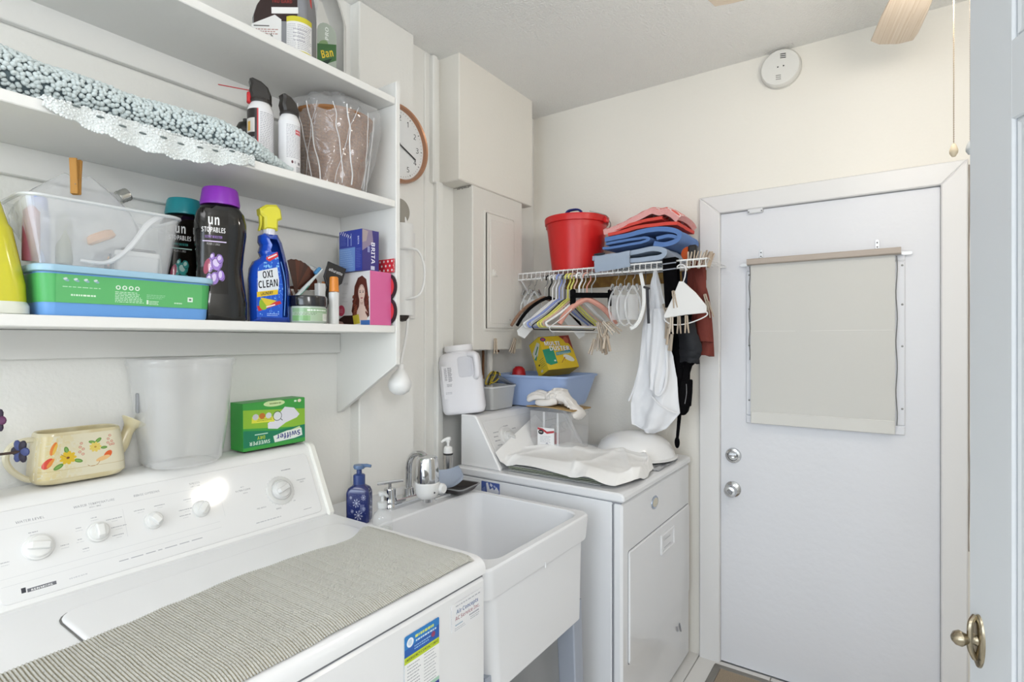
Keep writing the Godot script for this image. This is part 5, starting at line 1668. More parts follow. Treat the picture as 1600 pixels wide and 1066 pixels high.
	part(t, "bottle", g, mat("eef0f2", 0.08, 0.0, {"alpha": 0.4}))
	g = Geo.new()
	for i in 3: g.lathe([[0.0, 0.106 + i * 0.008], [0.0145, 0.106 + i * 0.008], [0.0155, 0.110 + i * 0.008], [0.0145, 0.114 + i * 0.008], [0.0, 0.114 + i * 0.008]], 8)
	part(t, "cap", g, mat("cfcfca", 0.2, 0.9), "silver cap")
	t = thing("white_box", "small white lidded plastic box at the clear bin's right end", "box", Vector3(-1.445, by + 0.006, -0.541), WALLWARD)
	g = Geo.new(); g.loft([Geo.ring(0.0, 0.042, 0.026, 0.008), Geo.ring(0.034, 0.044, 0.028, 0.008)])
	part(t, "box", g, mat("e6e5e3", 0.4))
	g = Geo.new(); g.loft([Geo.ring(0.034, 0.046, 0.030, 0.009), Geo.ring(0.043, 0.046, 0.030, 0.009), Geo.ring(0.045, 0.044, 0.028, 0.009)])
	part(t, "lid", g, mat("efeeec", 0.4))
	g = Geo.new()
	single("dark_wallet", g.box(Vector3(0, 0.003, 0), Vector3(0.088, 0.006, 0.050), 0.002), mat("3b2c2b", 0.5), "flat dark brown case lying on the small white box", "case", Vector3(-1.45, by + 0.0525, -0.537), WALLWARD)
	P = Print.new(96, 64, hexc("262635"))
	for q in [[20, 20, "3f4f9a"], [50, 30, "7a3f3a"], [75, 18, "c58a4a"], [35, 48, "57609a"], [78, 50, "8f4630"]]: P.oval(q[0], q[1], 10, 7, Color.html(q[2]), q[0])
	g = Geo.new(); g.box(Vector3(0, 0.018, 0), Vector3(0.030, 0.036, 0.012), 0.002)
	single("patterned_pouch", g, printed(P), "tiny dark patterned pouch tucked beside the small white box", "pouch", Vector3(-1.428, by + 0.006, -0.475), WALLWARD)
	# clothes pin clipped to the bag
	var pin := make_pin("wooden clothes pin clipped upright on the bag in the clear bin", hexc("b8853f"))
	pin.position = Vector3(-1.418, by + 0.156, -0.423)
	pin.rotation = Vector3(0, 2.25, PI)
	pin.scale = Vector3(1.1, 1.05, 1.5)
	pin.remove_meta("group")
	# black scent booster bottles
	scent_bottle("black bottle with teal cap behind the blue tub", Vector3(-1.565, Y, -0.705), WALLWARD - 0.15, 0.955, "1f8f98", "3f9a94", "b7d6cf")
	scent_bottle("large glossy black bottle with purple cap right of the blue tub", Vector3(-1.435, Y, -0.735), WALLWARD - 0.32, 1.0, "8b2fb4", "9c7ac9", "d9c9ea")
	# blue trigger spray
	t = thing("stain_remover_spray", "blue trigger spray bottle with yellow nozzle on the lower shelf", "spray bottle", Vector3(-1.42, Y, -0.862), WALLWARD - 0.12)
	var sil := [[-0.052, 0.004], [-0.050, 0.0], [0.054, 0.0], [0.056, 0.006], [0.055, 0.085], [0.050, 0.145], [0.040, 0.19], [0.030, 0.225], [0.018, 0.246], [-0.018, 0.246], [-0.026, 0.240], [-0.027, 0.222], [-0.021, 0.212], [-0.026, 0.196], [-0.021, 0.184], [-0.027, 0.176], [-0.040, 0.168], [-0.050, 0.148], [-0.053, 0.12]]
	var pl := []
	for q in sil: pl.append(Vector2(q[0], q[1]))
	g = Geo.new(); g.extr(pl, 0.058, 0.016)
	part(t, "bottle", g, mat("1d4fc4", 0.18, 0.0, {"coat": 0.6}), "", 55.0)
	g = Geo.new(); g.xf.origin.y = 0.244; g.lathe([[0.0, 0.0], [0.0165, 0.0], [0.0165, 0.016], [0.0, 0.016]], 8)
	part(t, "collar", g, mat("dcdde6", 0.35))
	var yel := mat("e3dc3c", 0.35)
	g = Geo.new()
	g.extr([Vector2(-0.018, 0.258), Vector2(0.020, 0.258), Vector2(0.020, 0.285), Vector2(0.032, 0.292), Vector2(0.028, 0.318), Vector2(0.016, 0.330), Vector2(-0.012, 0.326), Vector2(-0.030, 0.312), Vector2(-0.028, 0.296), Vector2(-0.018, 0.290)], 0.034, 0.006)
	part(t, "nozzle", g, yel)
	g = Geo.new(); g.extr([Vector2(-0.028, 0.298), Vector2(-0.019, 0.294), Vector2(-0.021, 0.268), Vector2(-0.026, 0.252), Vector2(-0.030, 0.253), Vector2(-0.026, 0.270)], 0.012, 0.002)
	part(t, "trigger", g, yel)
	P = Print.new(320, 512, hexc("1f57c8"))
	for i in 60: P.oval(rng.randf() * 320, rng.randf() * 512, rng.randf_range(3, 9), rng.randf_range(3, 9), hexc("6fb0ea"))
	for i in 26: P.oval(170 + rng.randf_range(-90, 90), 90 + rng.randf_range(-60, 60), rng.randf_range(5, 16), rng.randf_range(4, 12), hexc("7fc0ee"))
	for i in 12: P.line(Vector2(170, 250), Vector2(170, 250) + Vector2.from_angle(TAU * i / 12.0) * 210, 5, hexc("3f86da"))
	P.poly([Vector2(90, 60), Vector2(250, 0), Vector2(262, 34), Vector2(150, 82)], hexc("d2323c")); P.poly([Vector2(130, 52), Vector2(238, 14), Vector2(242, 26), Vector2(134, 64)], hexc("f0dada"))
	P.poly([Vector2(10, 165), Vector2(245, 120), Vector2(270, 220), Vector2(260, 300), Vector2(10, 330)], hexc("dfe4ea"))
	P.words("OXI", 130, 182, 54, hexc("20222a"), true, false, -0.15); P.words("CLEAN", 136, 254, 56, hexc("20222a"), true, false, -0.12)
	P.poly([Vector2(0, 322), Vector2(255, 292), Vector2(255, 330), Vector2(0, 362)], hexc("e1c033")); P.words("LAUNDRY", 120, 327, 24, hexc("2a2a2a"), true, true, -0.11)
	P.poly([Vector2(0, 430), Vector2(280, 380), Vector2(300, 400), Vector2(20, 468)], hexc("c92f33")); P.oval(80, 410, 54, 46, hexc("8fb42f")); P.poly([Vector2(40, 362), Vector2(240, 380), Vector2(120, 430)], hexc("d9c23c"))
	P.poly([Vector2(110, 428), Vector2(220, 406), Vector2(222, 416), Vector2(112, 438)], hexc("f1e9e4")); P.scribble(120, 480, 150, 2, 13, 6, hexc("9fc0ee"), 4)
	g = Geo.new(); g.xf.origin.z = 0.0292
	g.extr([Vector2(-0.046, 0.014), Vector2(0.024, 0.014), Vector2(0.026, 0.10), Vector2(0.018, 0.150), Vector2(0.010, 0.196), Vector2(-0.018, 0.192), Vector2(-0.022, 0.168), Vector2(-0.042, 0.150), Vector2(-0.046, 0.12)], 0.0012)
	part(t, "label", g, printed(P, 0.25))
	g = Geo.new(); g.tube(curve([Vector3(0.030, 0.02, 0.0285), Vector3(0.033, 0.09, 0.0290), Vector3(0.030, 0.13, 0.0290), Vector3(0.020, 0.17, 0.0287)], 4), 0.0012, 5)
	part(t, "ridge", g, mat("5f93e0", 0.2))
	# container of brushes, and the things standing in it
	var bx := thing("brush_container", "pale grey plastic container holding brushes behind the glass jar", "container", Vector3(-1.515, Y, -1.032), WALLWARD)
	g = Geo.new()
	g.loft([Geo.ring(0.105, 0.072, 0.045, 0.02), Geo.ring(0.003, 0.064, 0.040, 0.018), Geo.ring(0.0, 0.062, 0.038, 0.018), Geo.ring(0.0, 0.066, 0.042, 0.018), Geo.ring(0.004, 0.067, 0.043, 0.02), Geo.ring(0.085, 0.074, 0.047, 0.02), Geo.ring(0.086, 0.077, 0.050, 0.022), Geo.ring(0.105, 0.077, 0.050, 0.022)], false, false, true)
	part(bx, "tub", g, mat("bdbab4", 0.45))
	t = thing("hand_fan", "dark brown folding fan standing in the brush container", "fan", Vector3(-1.475, Y + 0.040, -0.975), WALLWARD)
	for i in 9:
		g = Geo.new()
		var w := 0.15 + i * 0.2
		g.xf = Transform3D(Basis(Vector3.BACK, w - PI / 2), Vector3(0, 0.07, 0.0012 * i))
		g.extr([Vector2(-0.003, -0.04), Vector2(0.003, -0.04), Vector2(0.013, 0.082), Vector2(0.0, 0.086), Vector2(-0.013, 0.082)], 0.0014)
		part(t, "blade", g, mat(["4a2416", "5a2c1a", "3c1d13"][i % 3], 0.35))
	t = thing("clear_cup", "clear plastic cup tilted in the brush container", "cup", Vector3(-1.527, Y + 0.100, -1.035))
	t.rotation = Vector3(-0.35, 0, 0)
	g = Geo.new(); g.loft([Geo.ring(0.09, 0.026, 0.026), Geo.ring(0.0, 0.020, 0.020), Geo.ring(0.0, 0.019, 0.019), Geo.ring(0.09, 0.0245, 0.0245)], false, false, true)
	part(t, "wall", g, mat("f1f3f2", 0.08, 0.0, {"alpha": 0.3}))
	g = Geo.new(); g.tube(arc(Vector3(0, 0.09, 0), Vector3(0.0255, 0, 0), Vector3(0, 0, 0.0255), 0.0, TAU * 23 / 24, 23), 0.0016, 5, true)
	part(t, "lip", g, mat("dfe6e2", 0.1, 0.0, {"alpha": 0.6}))
	t = thing("toothbrush", "white and blue toothbrush leaning in the brush container", "toothbrush", Vector3(-1.458, Y + 0.105, -0.995))
	t.rotation = Vector3(-0.78, 0, 0)
	g = Geo.new()
	g.tube(curve([Vector3(0, -0.045, 0), Vector3(0, 0.0, 0), Vector3(0, 0.04, 0), Vector3(0, 0.07, 0), Vector3(0, 0.095, 0)], 4), [0.004, 0.005, 0.006, 0.0065, 0.0065, 0.006, 0.006, 0.0055, 0.005, 0.0045, 0.004, 0.0035, 0.0035, 0.004, 0.005, 0.0055, 0.005], 8)
	part(t, "handle", g, mat("e4ecec", 0.3))
	g = Geo.new(); g.box(Vector3(0, 0.080, 0.008), Vector3(0.010, 0.028, 0.010), 0.002); part(t, "bristles", g, mat("4f93c9", 0.6))
	g = Geo.new(); g.box(Vector3(0.004, 0.0, -0.003), Vector3(0.003, 0.045, 0.004), 0.001); part(t, "stripe", g, mat("57b09a", 0.4))
	t = thing("tint_brush", "black flat tint brush with white lettering standing in the brush container", "brush", Vector3(-1.440, Y + 0.060, -1.060), WALLWARD - 0.2)
	t.rotation.z = -0.30
	g = Geo.new(); g.extr([Vector2(-0.007, -0.02), Vector2(0.007, -0.02), Vector2(0.010, 0.055), Vector2(0.031, 0.085), Vector2(0.031, 0.135), Vector2(-0.031, 0.135), Vector2(-0.031, 0.085), Vector2(-0.010, 0.055)], 0.010, 0.002)
	part(t, "paddle", g, mat("171516", 0.35))
	g = Geo.new(); g.xf.origin = Vector3(0, 0.112, 0.0053)
	letters(g, "allurette", 0.009, false)
	for i in 8: g.box(Vector3(-0.026 + i * 0.0065, 0.124, 0), Vector3(0.0012, 0.006 + 0.006 * (1 - absf(i - 2) / 6.0), 0.0006), 0.0)
	part(t, "lettering", g, mat("e6e6e6", 0.5))
	t = thing("makeup_pencil", "reddish brown cosmetic pencil in the brush container", "pencil", Vector3(-1.475, Y + 0.01, -1.035))
	t.rotation = Vector3(-0.35, 0, 0.0)
	g = Geo.new(); g.rod(Vector3.ZERO, Vector3(0, 0.125, 0), 0.008, 8); part(t, "barrel", g, mat("9a4a2c", 0.4))
	g = Geo.new(); g.rod(Vector3(0, 0.125, 0), Vector3(0, 0.135, 0), 0.006, 8); part(t, "tip", g, mat("d08a4c", 0.4))
	g = Geo.new(); g.box(Vector3(0, 0.05, 0), Vector3(0.014, 0.10, 0.004), 0.001)
	single("white_card", g, mat("e9e8e6", 0.6), "small white card standing between the blue spray and the glass jar", "card", Vector3(-1.45, Y, -0.937), WALLWARD - 0.2)
	# glass jar
	t = thing("glass_jar", "round clear jar with black lid and pale green label on the lower shelf", "jar", Vector3(-1.392, Y, -0.966), WALLWARD)
	g = Geo.new(); g.lathe([[0.0, 0.0], [0.047, 0.0], [0.052, 0.005], [0.052, 0.044], [0.048, 0.051], [0.0, 0.051]], 10)
	part(t, "jar", g, mat("b9c6b9", 0.08, 0.0, {"coat": 0.8}))
	g = Geo.new(); g.lathe([[0.0, 0.049], [0.052, 0.049], [0.0535, 0.053], [0.0535, 0.074], [0.051, 0.079], [0.0, 0.080]], 10)
	part(t, "lid", g, mat("17161a", 0.18, 0.0, {"coat": 0.6}))
	P = Print.new(384, 96, hexc("a9bfa2"))
	P.rect(0, 0, 384, 30, hexc("8fb089")); P.rect(0, 56, 130, 40, hexc("7fae74")); P.rect(225, 42, 130, 54, hexc("dfe3da")); P.scribble(20, 36, 180, 2, 10, 4, hexc("71886c"), 3); P.scribble(236, 52, 100, 3, 12, 4, hexc("b5bfb0"), 6); P.scribble(110, 10, 150, 1, 14, 11, hexc("e9efe6"), 44)
	g = Geo.new(); g.wrap([[0.052, 0.007], [0.052, 0.043]], -1.5, 1.5, 24); part(t, "label", g, printed(P, 0.15))
	# lotion tube with orange cap
	t = thing("lotion_tube", "slim white tube with orange cap beside the pink box", "tube", Vector3(-1.375, Y, -1.044), WALLWARD)
	g = Geo.new(); g.loft([Geo.ring(0.0, 0.014, 0.012, 0.010), Geo.ring(0.095, 0.015, 0.0125, 0.011), Geo.ring(0.098, 0.010, 0.010)])
	part(t, "tube", g, mat("dfe0df", 0.3))
	g = Geo.new(); g.loft([Geo.ring(0.098, 0.0145, 0.0125, 0.012), Geo.ring(0.140, 0.0125, 0.011, 0.010), Geo.ring(0.143, 0.010, 0.009, 0.008)])
	part(t, "cap", g, mat("dd8830", 0.35), "orange cap")
	g = Geo.new(); g.box(Vector3(0, 0.0625, 0), Vector3(0.012, 0.125, 0.010), 0.002)
	single("green_carton", g, mat("5a6b2f", 0.5), "slim olive green carton tucked behind the orange capped tube", "carton", Vector3(-1.405, Y, -1.062), WALLWARD)
	g = Geo.new(); g.loft([Geo.ring(0.0, 0.012, 0.011, 0.004), Geo.ring(0.125, 0.013, 0.012, 0.004)])
	single("white_tube", g, mat("e6e6e4", 0.4), "plain white tube between the glass jar and the orange capped tube", "tube", Vector3(-1.43, Y, -1.035), WALLWARD)
	# hair colour box and the box on it
	t = thing("hair_colour_box", "pink and white hair colour box with a long haired woman's portrait", "box", Vector3(-1.4185, Y, -1.1965))
	g = Geo.new(); g.box(Vector3(0, 0.086, 0), Vector3(0.157, 0.172, 0.088), 0.0015)
	part(t, "carton", g, mat("e5e3e4", 0.4))
	g = Geo.new(); g.xf = Transform3D(Basis(Vector3.UP, PI / 2), Vector3(0.0787, 0.086, 0)); g.face(0.0875, 0.171)
	part(t, "pink_side", g, mat("d9679c", 0.4), "plain pink side")
	P = Print.new(470, 516, hexc("e8e6e6"))
	P.words("esse", 120, 105, 26, hexc("b5b3b6"), false); P.scribble(60, 200, 90, 3, 40, 5, hexc("cfcdd0"), 3)
	var hair := hexc("5a2a22"); var hair2 := hexc("7b3d2e"); var skin := hexc("e8cdbf")
	P.poly([Vector2(250, 140), Vector2(300, 60), Vector2(360, 40), Vector2(420, 80), Vector2(440, 180), Vector2(455, 280), Vector2(462, 430), Vector2(400, 470), Vector2(240, 440), Vector2(205, 380), Vector2(235, 260)], hair)
	P.poly([Vector2(322, 270), Vector2(384, 270), Vector2(392, 330), Vector2(440, 380), Vector2(430, 470), Vector2(290, 470), Vector2(280, 390), Vector2(316, 335)], skin)
	P.poly([Vector2(326, 285), Vector2(382, 285), Vector2(372, 318), Vector2(338, 318)], hexc("d3b09f"))
	P.oval(352, 205, 48, 80, skin); P.oval(352, 262, 34, 34, skin); P.poly([Vector2(296, 190), Vector2(312, 110), Vector2(350, 72), Vector2(395, 90), Vector2(410, 180), Vector2(396, 150), Vector2(372, 118), Vector2(345, 112), Vector2(318, 140)], hair)
	for i in 9: P.line(Vector2(352 + (i - 4) * 7, 60 + absf(i - 4) * 4), Vector2(352 + (i - 4) * 16, 140 + absf(i - 4) * 12), 4, hexc("6d3527"))
	for i in 14: P.oval(232 + (i % 3) * 16, 240 + i * 14, 13, 18, hair2 if i % 2 == 0 else hair, 0.5)
	for i in 14: P.oval(420 + (i % 3) * 12, 220 + i * 15, 11, 18, hair2 if i % 2 == 0 else hair, -0.5)
	for i in 10: P.oval(255 + (i % 2) * 22, 320 + i * 11, 6, 12, hexc("a35a42"), 0.7)
	P.oval(332, 200, 11, 5, hexc("4a3a3a")); P.oval(374, 200, 11, 5, hexc("4a3a3a")); P.line(Vector2(318, 186), Vector2(344, 183), 4, hexc("6a4238")); P.line(Vector2(362, 183), Vector2(388, 187), 4, hexc("6a4238"))
	P.line(Vector2(353, 205), Vector2(349, 235), 3, hexc("cfae9f")); P.oval(354, 256, 17, 6, hexc("b8545c")); P.oval(354, 280, 16, 5, hexc("dcbcae"))
	P.oval(50, 370, 54, 54, hexc("cf4a66")); P.scribble(24, 356, 52, 3, 14, 5, hexc("e6aab6"), 5)
	P.poly([Vector2(0, 460), Vector2(90, 420), Vector2(230, 420), Vector2(250, 516), Vector2(60, 516)], hexc("3a211c")); P.poly([Vector2(220, 425), Vector2(310, 410), Vector2(330, 500), Vector2(240, 510)], hexc("d3c23c")); P.poly([Vector2(0, 470), Vector2(70, 480), Vector2(100, 516), Vector2(0, 516)], hexc("c9a59a")); P.rect(340, 470, 130, 46, hexc("4472b8"))
	g = Geo.new(); g.xf.origin = Vector3(0, 0.086, 0.0442); g.face(0.156, 0.171)
	part(t, "portrait_side", g, printed(P, 0.35))
	t = thing("filter_box", "dark blue water filter box standing on the pink hair colour box", "box", Vector3(-1.419, Y + 0.1725, -1.175))
	g = Geo.new(); g.box(Vector3(0, 0.066, 0), Vector3(0.112, 0.132, 0.068), 0.0015)
	part(t, "carton", g, mat("2b2a78", 0.35))
	P = Print.new(256, 496, hexc("37307c"))
	P.poly([Vector2(0, 0), Vector2(150, 0), Vector2(170, 150), Vector2(0, 260)], hexc("8d7f98")); P.poly([Vector2(0, 0), Vector2(90, 20), Vector2(60, 140), Vector2(0, 160)], hexc("a99a9c")); P.words("BRITA", 165, 270, 58, hexc("e9e9f2"), true, false, PI / 2, 1.15); P.rect(80, 200, 34, 70, hexc("8f93c0")); P.rect(130, 430, 60, 46, hexc("cfd0e4"))
	g = Geo.new(); g.xf = Transform3D(Basis(Vector3.UP, PI / 2), Vector3(0.0562, 0.066, 0)); g.face(0.0675, 0.1315)
	part(t, "front_print", g, printed(P, 0.3))
	P = Print.new(430, 500, hexc("2f3fa0"))
	P.words("BRITA", 360, 130, 26, hexc("d9dcf2"), true, false, PI / 2); P.rect(160, 40, 12, 150, hexc("9fb0de")); P.rect(220, 40, 12, 150, hexc("9fb0de")); P.scribble(20, 40, 110, 10, 14, 6, hexc("5f70c0"), 3)
	P.rect(0, 210, 300, 290, hexc("6f93cf")); P.scribble(20, 230, 250, 9, 26, 8, hexc("8fb0de"), 6); P.scribble(320, 230, 90, 12, 20, 6, hexc("6a78c2"), 8)
	g = Geo.new(); g.xf.origin = Vector3(0, 0.066, 0.0342); g.face(0.1115, 0.1315)
	part(t, "side_print", g, printed(P, 0.3))
	# red and black trinket between box and panel
	t = thing("red_keepsake", "red double-lobed ornament with black edging between pink box and shelf panel", "ornament", Vector3(-1.39, Y, -1.2445))
	for y in [0.048, 0.128]:
		var flat := Transform3D(Basis(Vector3.RIGHT, PI / 2), Vector3(0.030, y, 0))
		g = Geo.new(); g.xf = flat
		g.loft([Geo.ring(-0.003, 0.042, 0.044, -1, 0, 0, 8), Geo.ring(0.003, 0.042, 0.044, -1, 0, 0, 8)])
		var lb := part(t, "lobe", g, mat("2a2023", 0.5))
		g = Geo.new(); g.xf = flat
		g.loft([Geo.ring(-0.0036, 0.035, 0.037, -1, -0.003, 0, 8), Geo.ring(0.0036, 0.035, 0.037, -1, -0.003, 0, 8)])
		part(lb, "red_face", g, mat("d43a44", 0.5))
	P = Print.new(96, 64, hexc("cf2c38"))
	for i in 12: P.oval(8 + (i % 4) * 26 + (12 if (i / 4) % 2 == 1 else 0), 10 + (i / 4) * 22, 5, 6, hexc("f0e4e2"))
	g = Geo.new(); g.box(Vector3(0.025, 0.197, 0), Vector3(0.072, 0.045, 0.0055), 0.001); g.box(Vector3(0.025, 0.10, -0.0005), Vector3(0.03, 0.17, 0.003), 0.0)
	part(t, "dotted_tab", g, printed(P), "red tab with white dots")

var pin_mesh := {}
func make_pin(label: String, wood: Color, group := "wooden clothes pins") -> Node3D:
	# a spring clothes pin, jaws up at the origin, legs hanging down 7 cm
	var t := thing("clothes_pin", label, "clothes pin", Vector3.ZERO, 0.0, group)
	if pin_mesh.is_empty():
		for s in [-1.0, 1.0]:
			var g := Geo.new()
			g.extr([Vector2(s * 0.0008, 0.0), Vector2(s * 0.0062, -0.002), Vector2(s * 0.0068, -0.026), Vector2(s * 0.0078, -0.045), Vector2(s * 0.0098, -0.072), Vector2(s * 0.0052, -0.073), Vector2(s * 0.0018, -0.046), Vector2(s * 0.0012, -0.024)], 0.0095, 0.0008)
			pin_mesh["leg%d" % int(s)] = g.mesh()
		var g2 := Geo.new()
		for z in [-0.003, 0.0, 0.003]: g2.tube(arc(Vector3(0, -0.028, z), Vector3(0.0042, 0, 0), Vector3(0, 0.0042, 0), 0.0, TAU * 9 / 10, 9), 0.0009, 4, true)
		g2.rod(Vector3(-0.0085, -0.020, 0.003), Vector3(0.0085, -0.020, 0.003), 0.0009, 4)
		pin_mesh["spring"] = g2.mesh()
	var m := mat(wood.to_html(false), 0.7)
	share(t, "leg", pin_mesh["leg-1"], m)
	share(t, "leg", pin_mesh["leg1"], m)
	share(t, "spring", pin_mesh["spring"], mat("8b8985", 0.35, 0.8))
	return t

func washer_top_items() -> void:
	var Y := 1.138
	var g: Geo
	# painted watering can
	var t := thing("watering_can", "cream ceramic watering can painted with flowers on the washer console", "watering can", Vector3(-1.555, Y + 0.003, -0.467), WALLWARD)
	var cream := mat("d8cfae", 0.3, 0.0, {"tint": "cbbd93", "tfreq": 0.012, "scale": 4.0, "coat": 0.5})
	var body := [[0.0, 0.070, 0.036], [0.003, 0.080, 0.044], [0.012, 0.088, 0.048], [0.040, 0.0865, 0.0475], [0.10, 0.080, 0.044], [0.112, 0.078, 0.043], [0.115, 0.076, 0.041], [0.112, 0.073, 0.039], [0.03, 0.080, 0.041], [0.02, 0.06, 0.03]]
	g = Geo.new()
	var rows := []
	for q in body: rows.append(Geo.ring(q[0], q[1], q[2], 0.030, 0.0, 0, 8))
	g.loft(rows)
	part(t, "body", g, cream, "", 50.0)
	var P := Print.new(512, 300, hexc("d9d2b8"))
	for i in 500:
		var x := rng.randf() * 512
		P.oval(x, rng.randf() * 300, rng.randf_range(6, 20), rng.randf_range(6, 20), hexc("d9d2b8").lerp(hexc("d6c58e"), clampf(1.0 - x / 240.0 + rng.randf_range(-0.3, 0.2), 0, 0.8)))
	var leaf := func(x: float, y: float, l: float, a: float) -> void:
		P.oval(x, y, l, l * 0.5, hexc("5f8a3a"), a); P.oval(x, y, l * 0.7, l * 0.25, hexc("7da552"), a)
	var bloom := func(x: float, y: float, r: float, c1: String, c2: String) -> void:
		for k in 9: P.oval(x + cos(TAU * k / 9) * r * 0.62, y + sin(TAU * k / 9) * r * 0.62, r * 0.42, r * 0.26, Color.html(c1), TAU * k / 9)
		P.oval(x, y, r * 0.5, r * 0.45, Color.html(c1)); P.oval(x, y, r * 0.2, r * 0.18, Color.html(c2))
	leaf.call(150, 105, 26, 1.3); leaf.call(110, 215, 30, -0.6); leaf.call(218, 190, 26, 0.4); leaf.call(300, 70, 22, 0.3); leaf.call(338, 62, 24, -0.7); leaf.call(370, 120, 20, 0.0)
	P.oval(78, 85, 16, 46, hexc("d97a2e"), 0.25); P.oval(86, 88, 9, 40, hexc("e0b54a"), 0.25); P.oval(54, 185, 22, 40, hexc("cf3b22"), 0.5); P.oval(68, 182, 10, 34, hexc("dc8a35"), 0.5)
	bloom.call(160, 160, 46, "d8b42f", "7a4a22"); bloom.call(318, 108, 36, "dcc463", "b58a3a")
	P.oval(390, 175, 34, 20, hexc("d5602f"), -0.9); P.oval(360, 198, 44, 16, hexc("e2b87e"), -0.3); P.ring(300, 205, 40, 3, hexc("a06a3a"), 0.2, 2.4)
	for q in [[235, 70], [228, 95], [246, 112], [226, 130], [244, 148], [400, 60], [420, 80], [396, 88], [428, 102], [410, 104], [412, 36]]: P.ring(q[0], q[1], 8, 3, hexc("b56a5a")); P.oval(q[0], q[1], 4, 4, hexc("d9a08e"))
	P.line(Vector2(120, 130), Vector2(150, 155), 3, hexc("a5752f")); P.rect(0, 240, 512, 3, hexc("bfae84"))
	g = Geo.new()
	g.sheet(28, 8, func(u, v):
		var y := lerpf(0.108, 0.014, v)
		var a := 0.0; var b := 0.0
		for i in 4:
			var q0: Array = body[i + 1] if i < 3 else body[4]
			var q1: Array = body[i + 2] if i < 3 else body[5]
			if y >= q0[0] and y <= q1[0]:
				a = lerpf(q0[1], q1[1], (y - q0[0]) / (q1[0] - q0[0])); b = lerpf(q0[2], q1[2], (y - q0[0]) / (q1[0] - q0[0]))
		var x := lerpf(-0.99, 0.99, u) * a
		var e := maxf(0.0, absf(x) - (a - 0.030))
		return Vector3(x, y, b - 0.030 + sqrt(maxf(0.0, 0.0009 - e * e)) + 0.0008))
	part(t, "painted_front", g, printed(P, 0.2), "", 60.0)
	g = Geo.new()
	g.tube(curve([Vector3(0.072, 0.045, 0), Vector3(0.088, 0.062, 0), Vector3(0.098, 0.085, 0), Vector3(0.106, 0.102, 0)], 5), [0.020, 0.019, 0.018, 0.017, 0.0165, 0.016, 0.0155, 0.015, 0.0145, 0.014, 0.0135, 0.013, 0.013, 0.013, 0.014, 0.015], 10)
	part(t, "spout", g, cream)
	g = Geo.new(); g.xf = Transform3D(Basis(Vector3.BACK, -0.55), Vector3(0.106, 0.104, 0))
	g.lathe([[0.012, -0.004], [0.016, 0.004], [0.028, 0.017], [0.0285, 0.020], [0.026, 0.0185], [0.0, 0.0175]], 8, false)
	part(t, "rose", g, cream)
	g = Geo.new()
	g.tube(curve([Vector3(-0.074, 0.098, 0), Vector3(-0.092, 0.101, 0), Vector3(-0.116, 0.092, 0), Vector3(-0.126, 0.068, 0), Vector3(-0.118, 0.042, 0), Vector3(-0.098, 0.020, 0), Vector3(-0.084, 0.012, 0)], 5), 0.0065, 8)
	part(t, "handle", g, mat("d6cfb4", 0.3))
	# artificial flower spray at the left edge
	t = thing("flower_spray", "purple and blue artificial flower spray at the left end of the washer", "flowers", Vector3(-1.50, Y, -0.262))
	g = Geo.new(); g.lathe([[0.0, 0.0], [0.028, 0.0], [0.034, 0.02], [0.030, 0.06], [0.034, 0.064], [0.026, 0.062], [0.0, 0.055]], 8)
	part(t, "pot", g, mat("7b6a58", 0.6))
	var heads := [[Vector3(0.05, 0.098, -0.082), "3c4675", "201a2c"], [Vector3(0.045, 0.165, -0.048), "5d2c52", "2b1b33"], [Vector3(0.055, 0.310, -0.020), "4a3aa8", "5b4cc0"]]
	for q in heads:
		var hp: Vector3 = q[0]
		g = Geo.new(); g.tube(curve([Vector3(0, 0.05, 0), Vector3(0.015, hp.y * 0.6 + 0.03, 0.01), hp + Vector3(-0.004, -0.002, 0.012), hp], 6), 0.0028, 6)
		part(t, "stem", g, mat("3c2a22", 0.6))
		for k in 6:
			g = Geo.new()
			g.xf = Transform3D(Basis(Vector3.UP, 0.35) * Basis(Vector3.BACK, TAU * k / 6.0), hp)
			g.ball(Vector3(0.013, 0, 0.004), Vector3(0.012, 0.009, 0.0045), 3, 6)
			part(t, "petal", g, mat(q[1] if k % 2 == 0 else q[2], 0.6))
	# translucent pail
	t = thing("plastic_pail", "large translucent white plastic pail on the washer console", "pail", Vector3(-1.526, Y + 0.003, -0.683), WALLWARD)
	g = Geo.new()
	rows = []
	for q in [[0.274, 0.112, 0.094], [0.270, 0.115, 0.097], [0.258, 0.114, 0.096], [0.254, 0.110, 0.092], [0.10, 0.097, 0.086], [0.012, 0.087, 0.080], [0.0, 0.078, 0.072], [0.002, 0.076, 0.070], [0.012, 0.085, 0.078], [0.10, 0.095, 0.084], [0.258, 0.108, 0.090]]: rows.append(Geo.ring(q[0], q[1], q[2], 0.06, 0, 0, 10))
	g.loft(rows, false, false, true)
	part(t, "wall", g, mat("f1f1f0", 0.2, 0.0, {"alpha": 0.24}), "", 60.0)
	g = Geo.new(); g.box(Vector3(-0.104, 0.165, 0), Vector3(0.006, 0.05, 0.012), 0.002)
	part(t, "clip", g, mat("8d8e90", 0.4))
	# floor wipe box, upside down
	t = thing("wipe_refill_box", "green floor sweeper cloth box standing upside down on the washer console", "box", Vector3(-1.545, Y + 0.004, -0.939), WALLWARD)
	t.rotation.z = 0.012
	g = Geo.new(); g.box(Vector3(0, 0.071, 0), Vector3(0.200, 0.138, 0.068), 0.0012)
	part(t, "carton", g, mat("2f9a38", 0.4))
	g = Geo.new(); g.box(Vector3(0, 0.001, 0), Vector3(0.19, 0.002, 0.06), 0.0)
	part(t, "lower_flap", g, mat("1c2a1c", 0.6))
	P = Print.new(640, 440, hexc("3f9f45"))
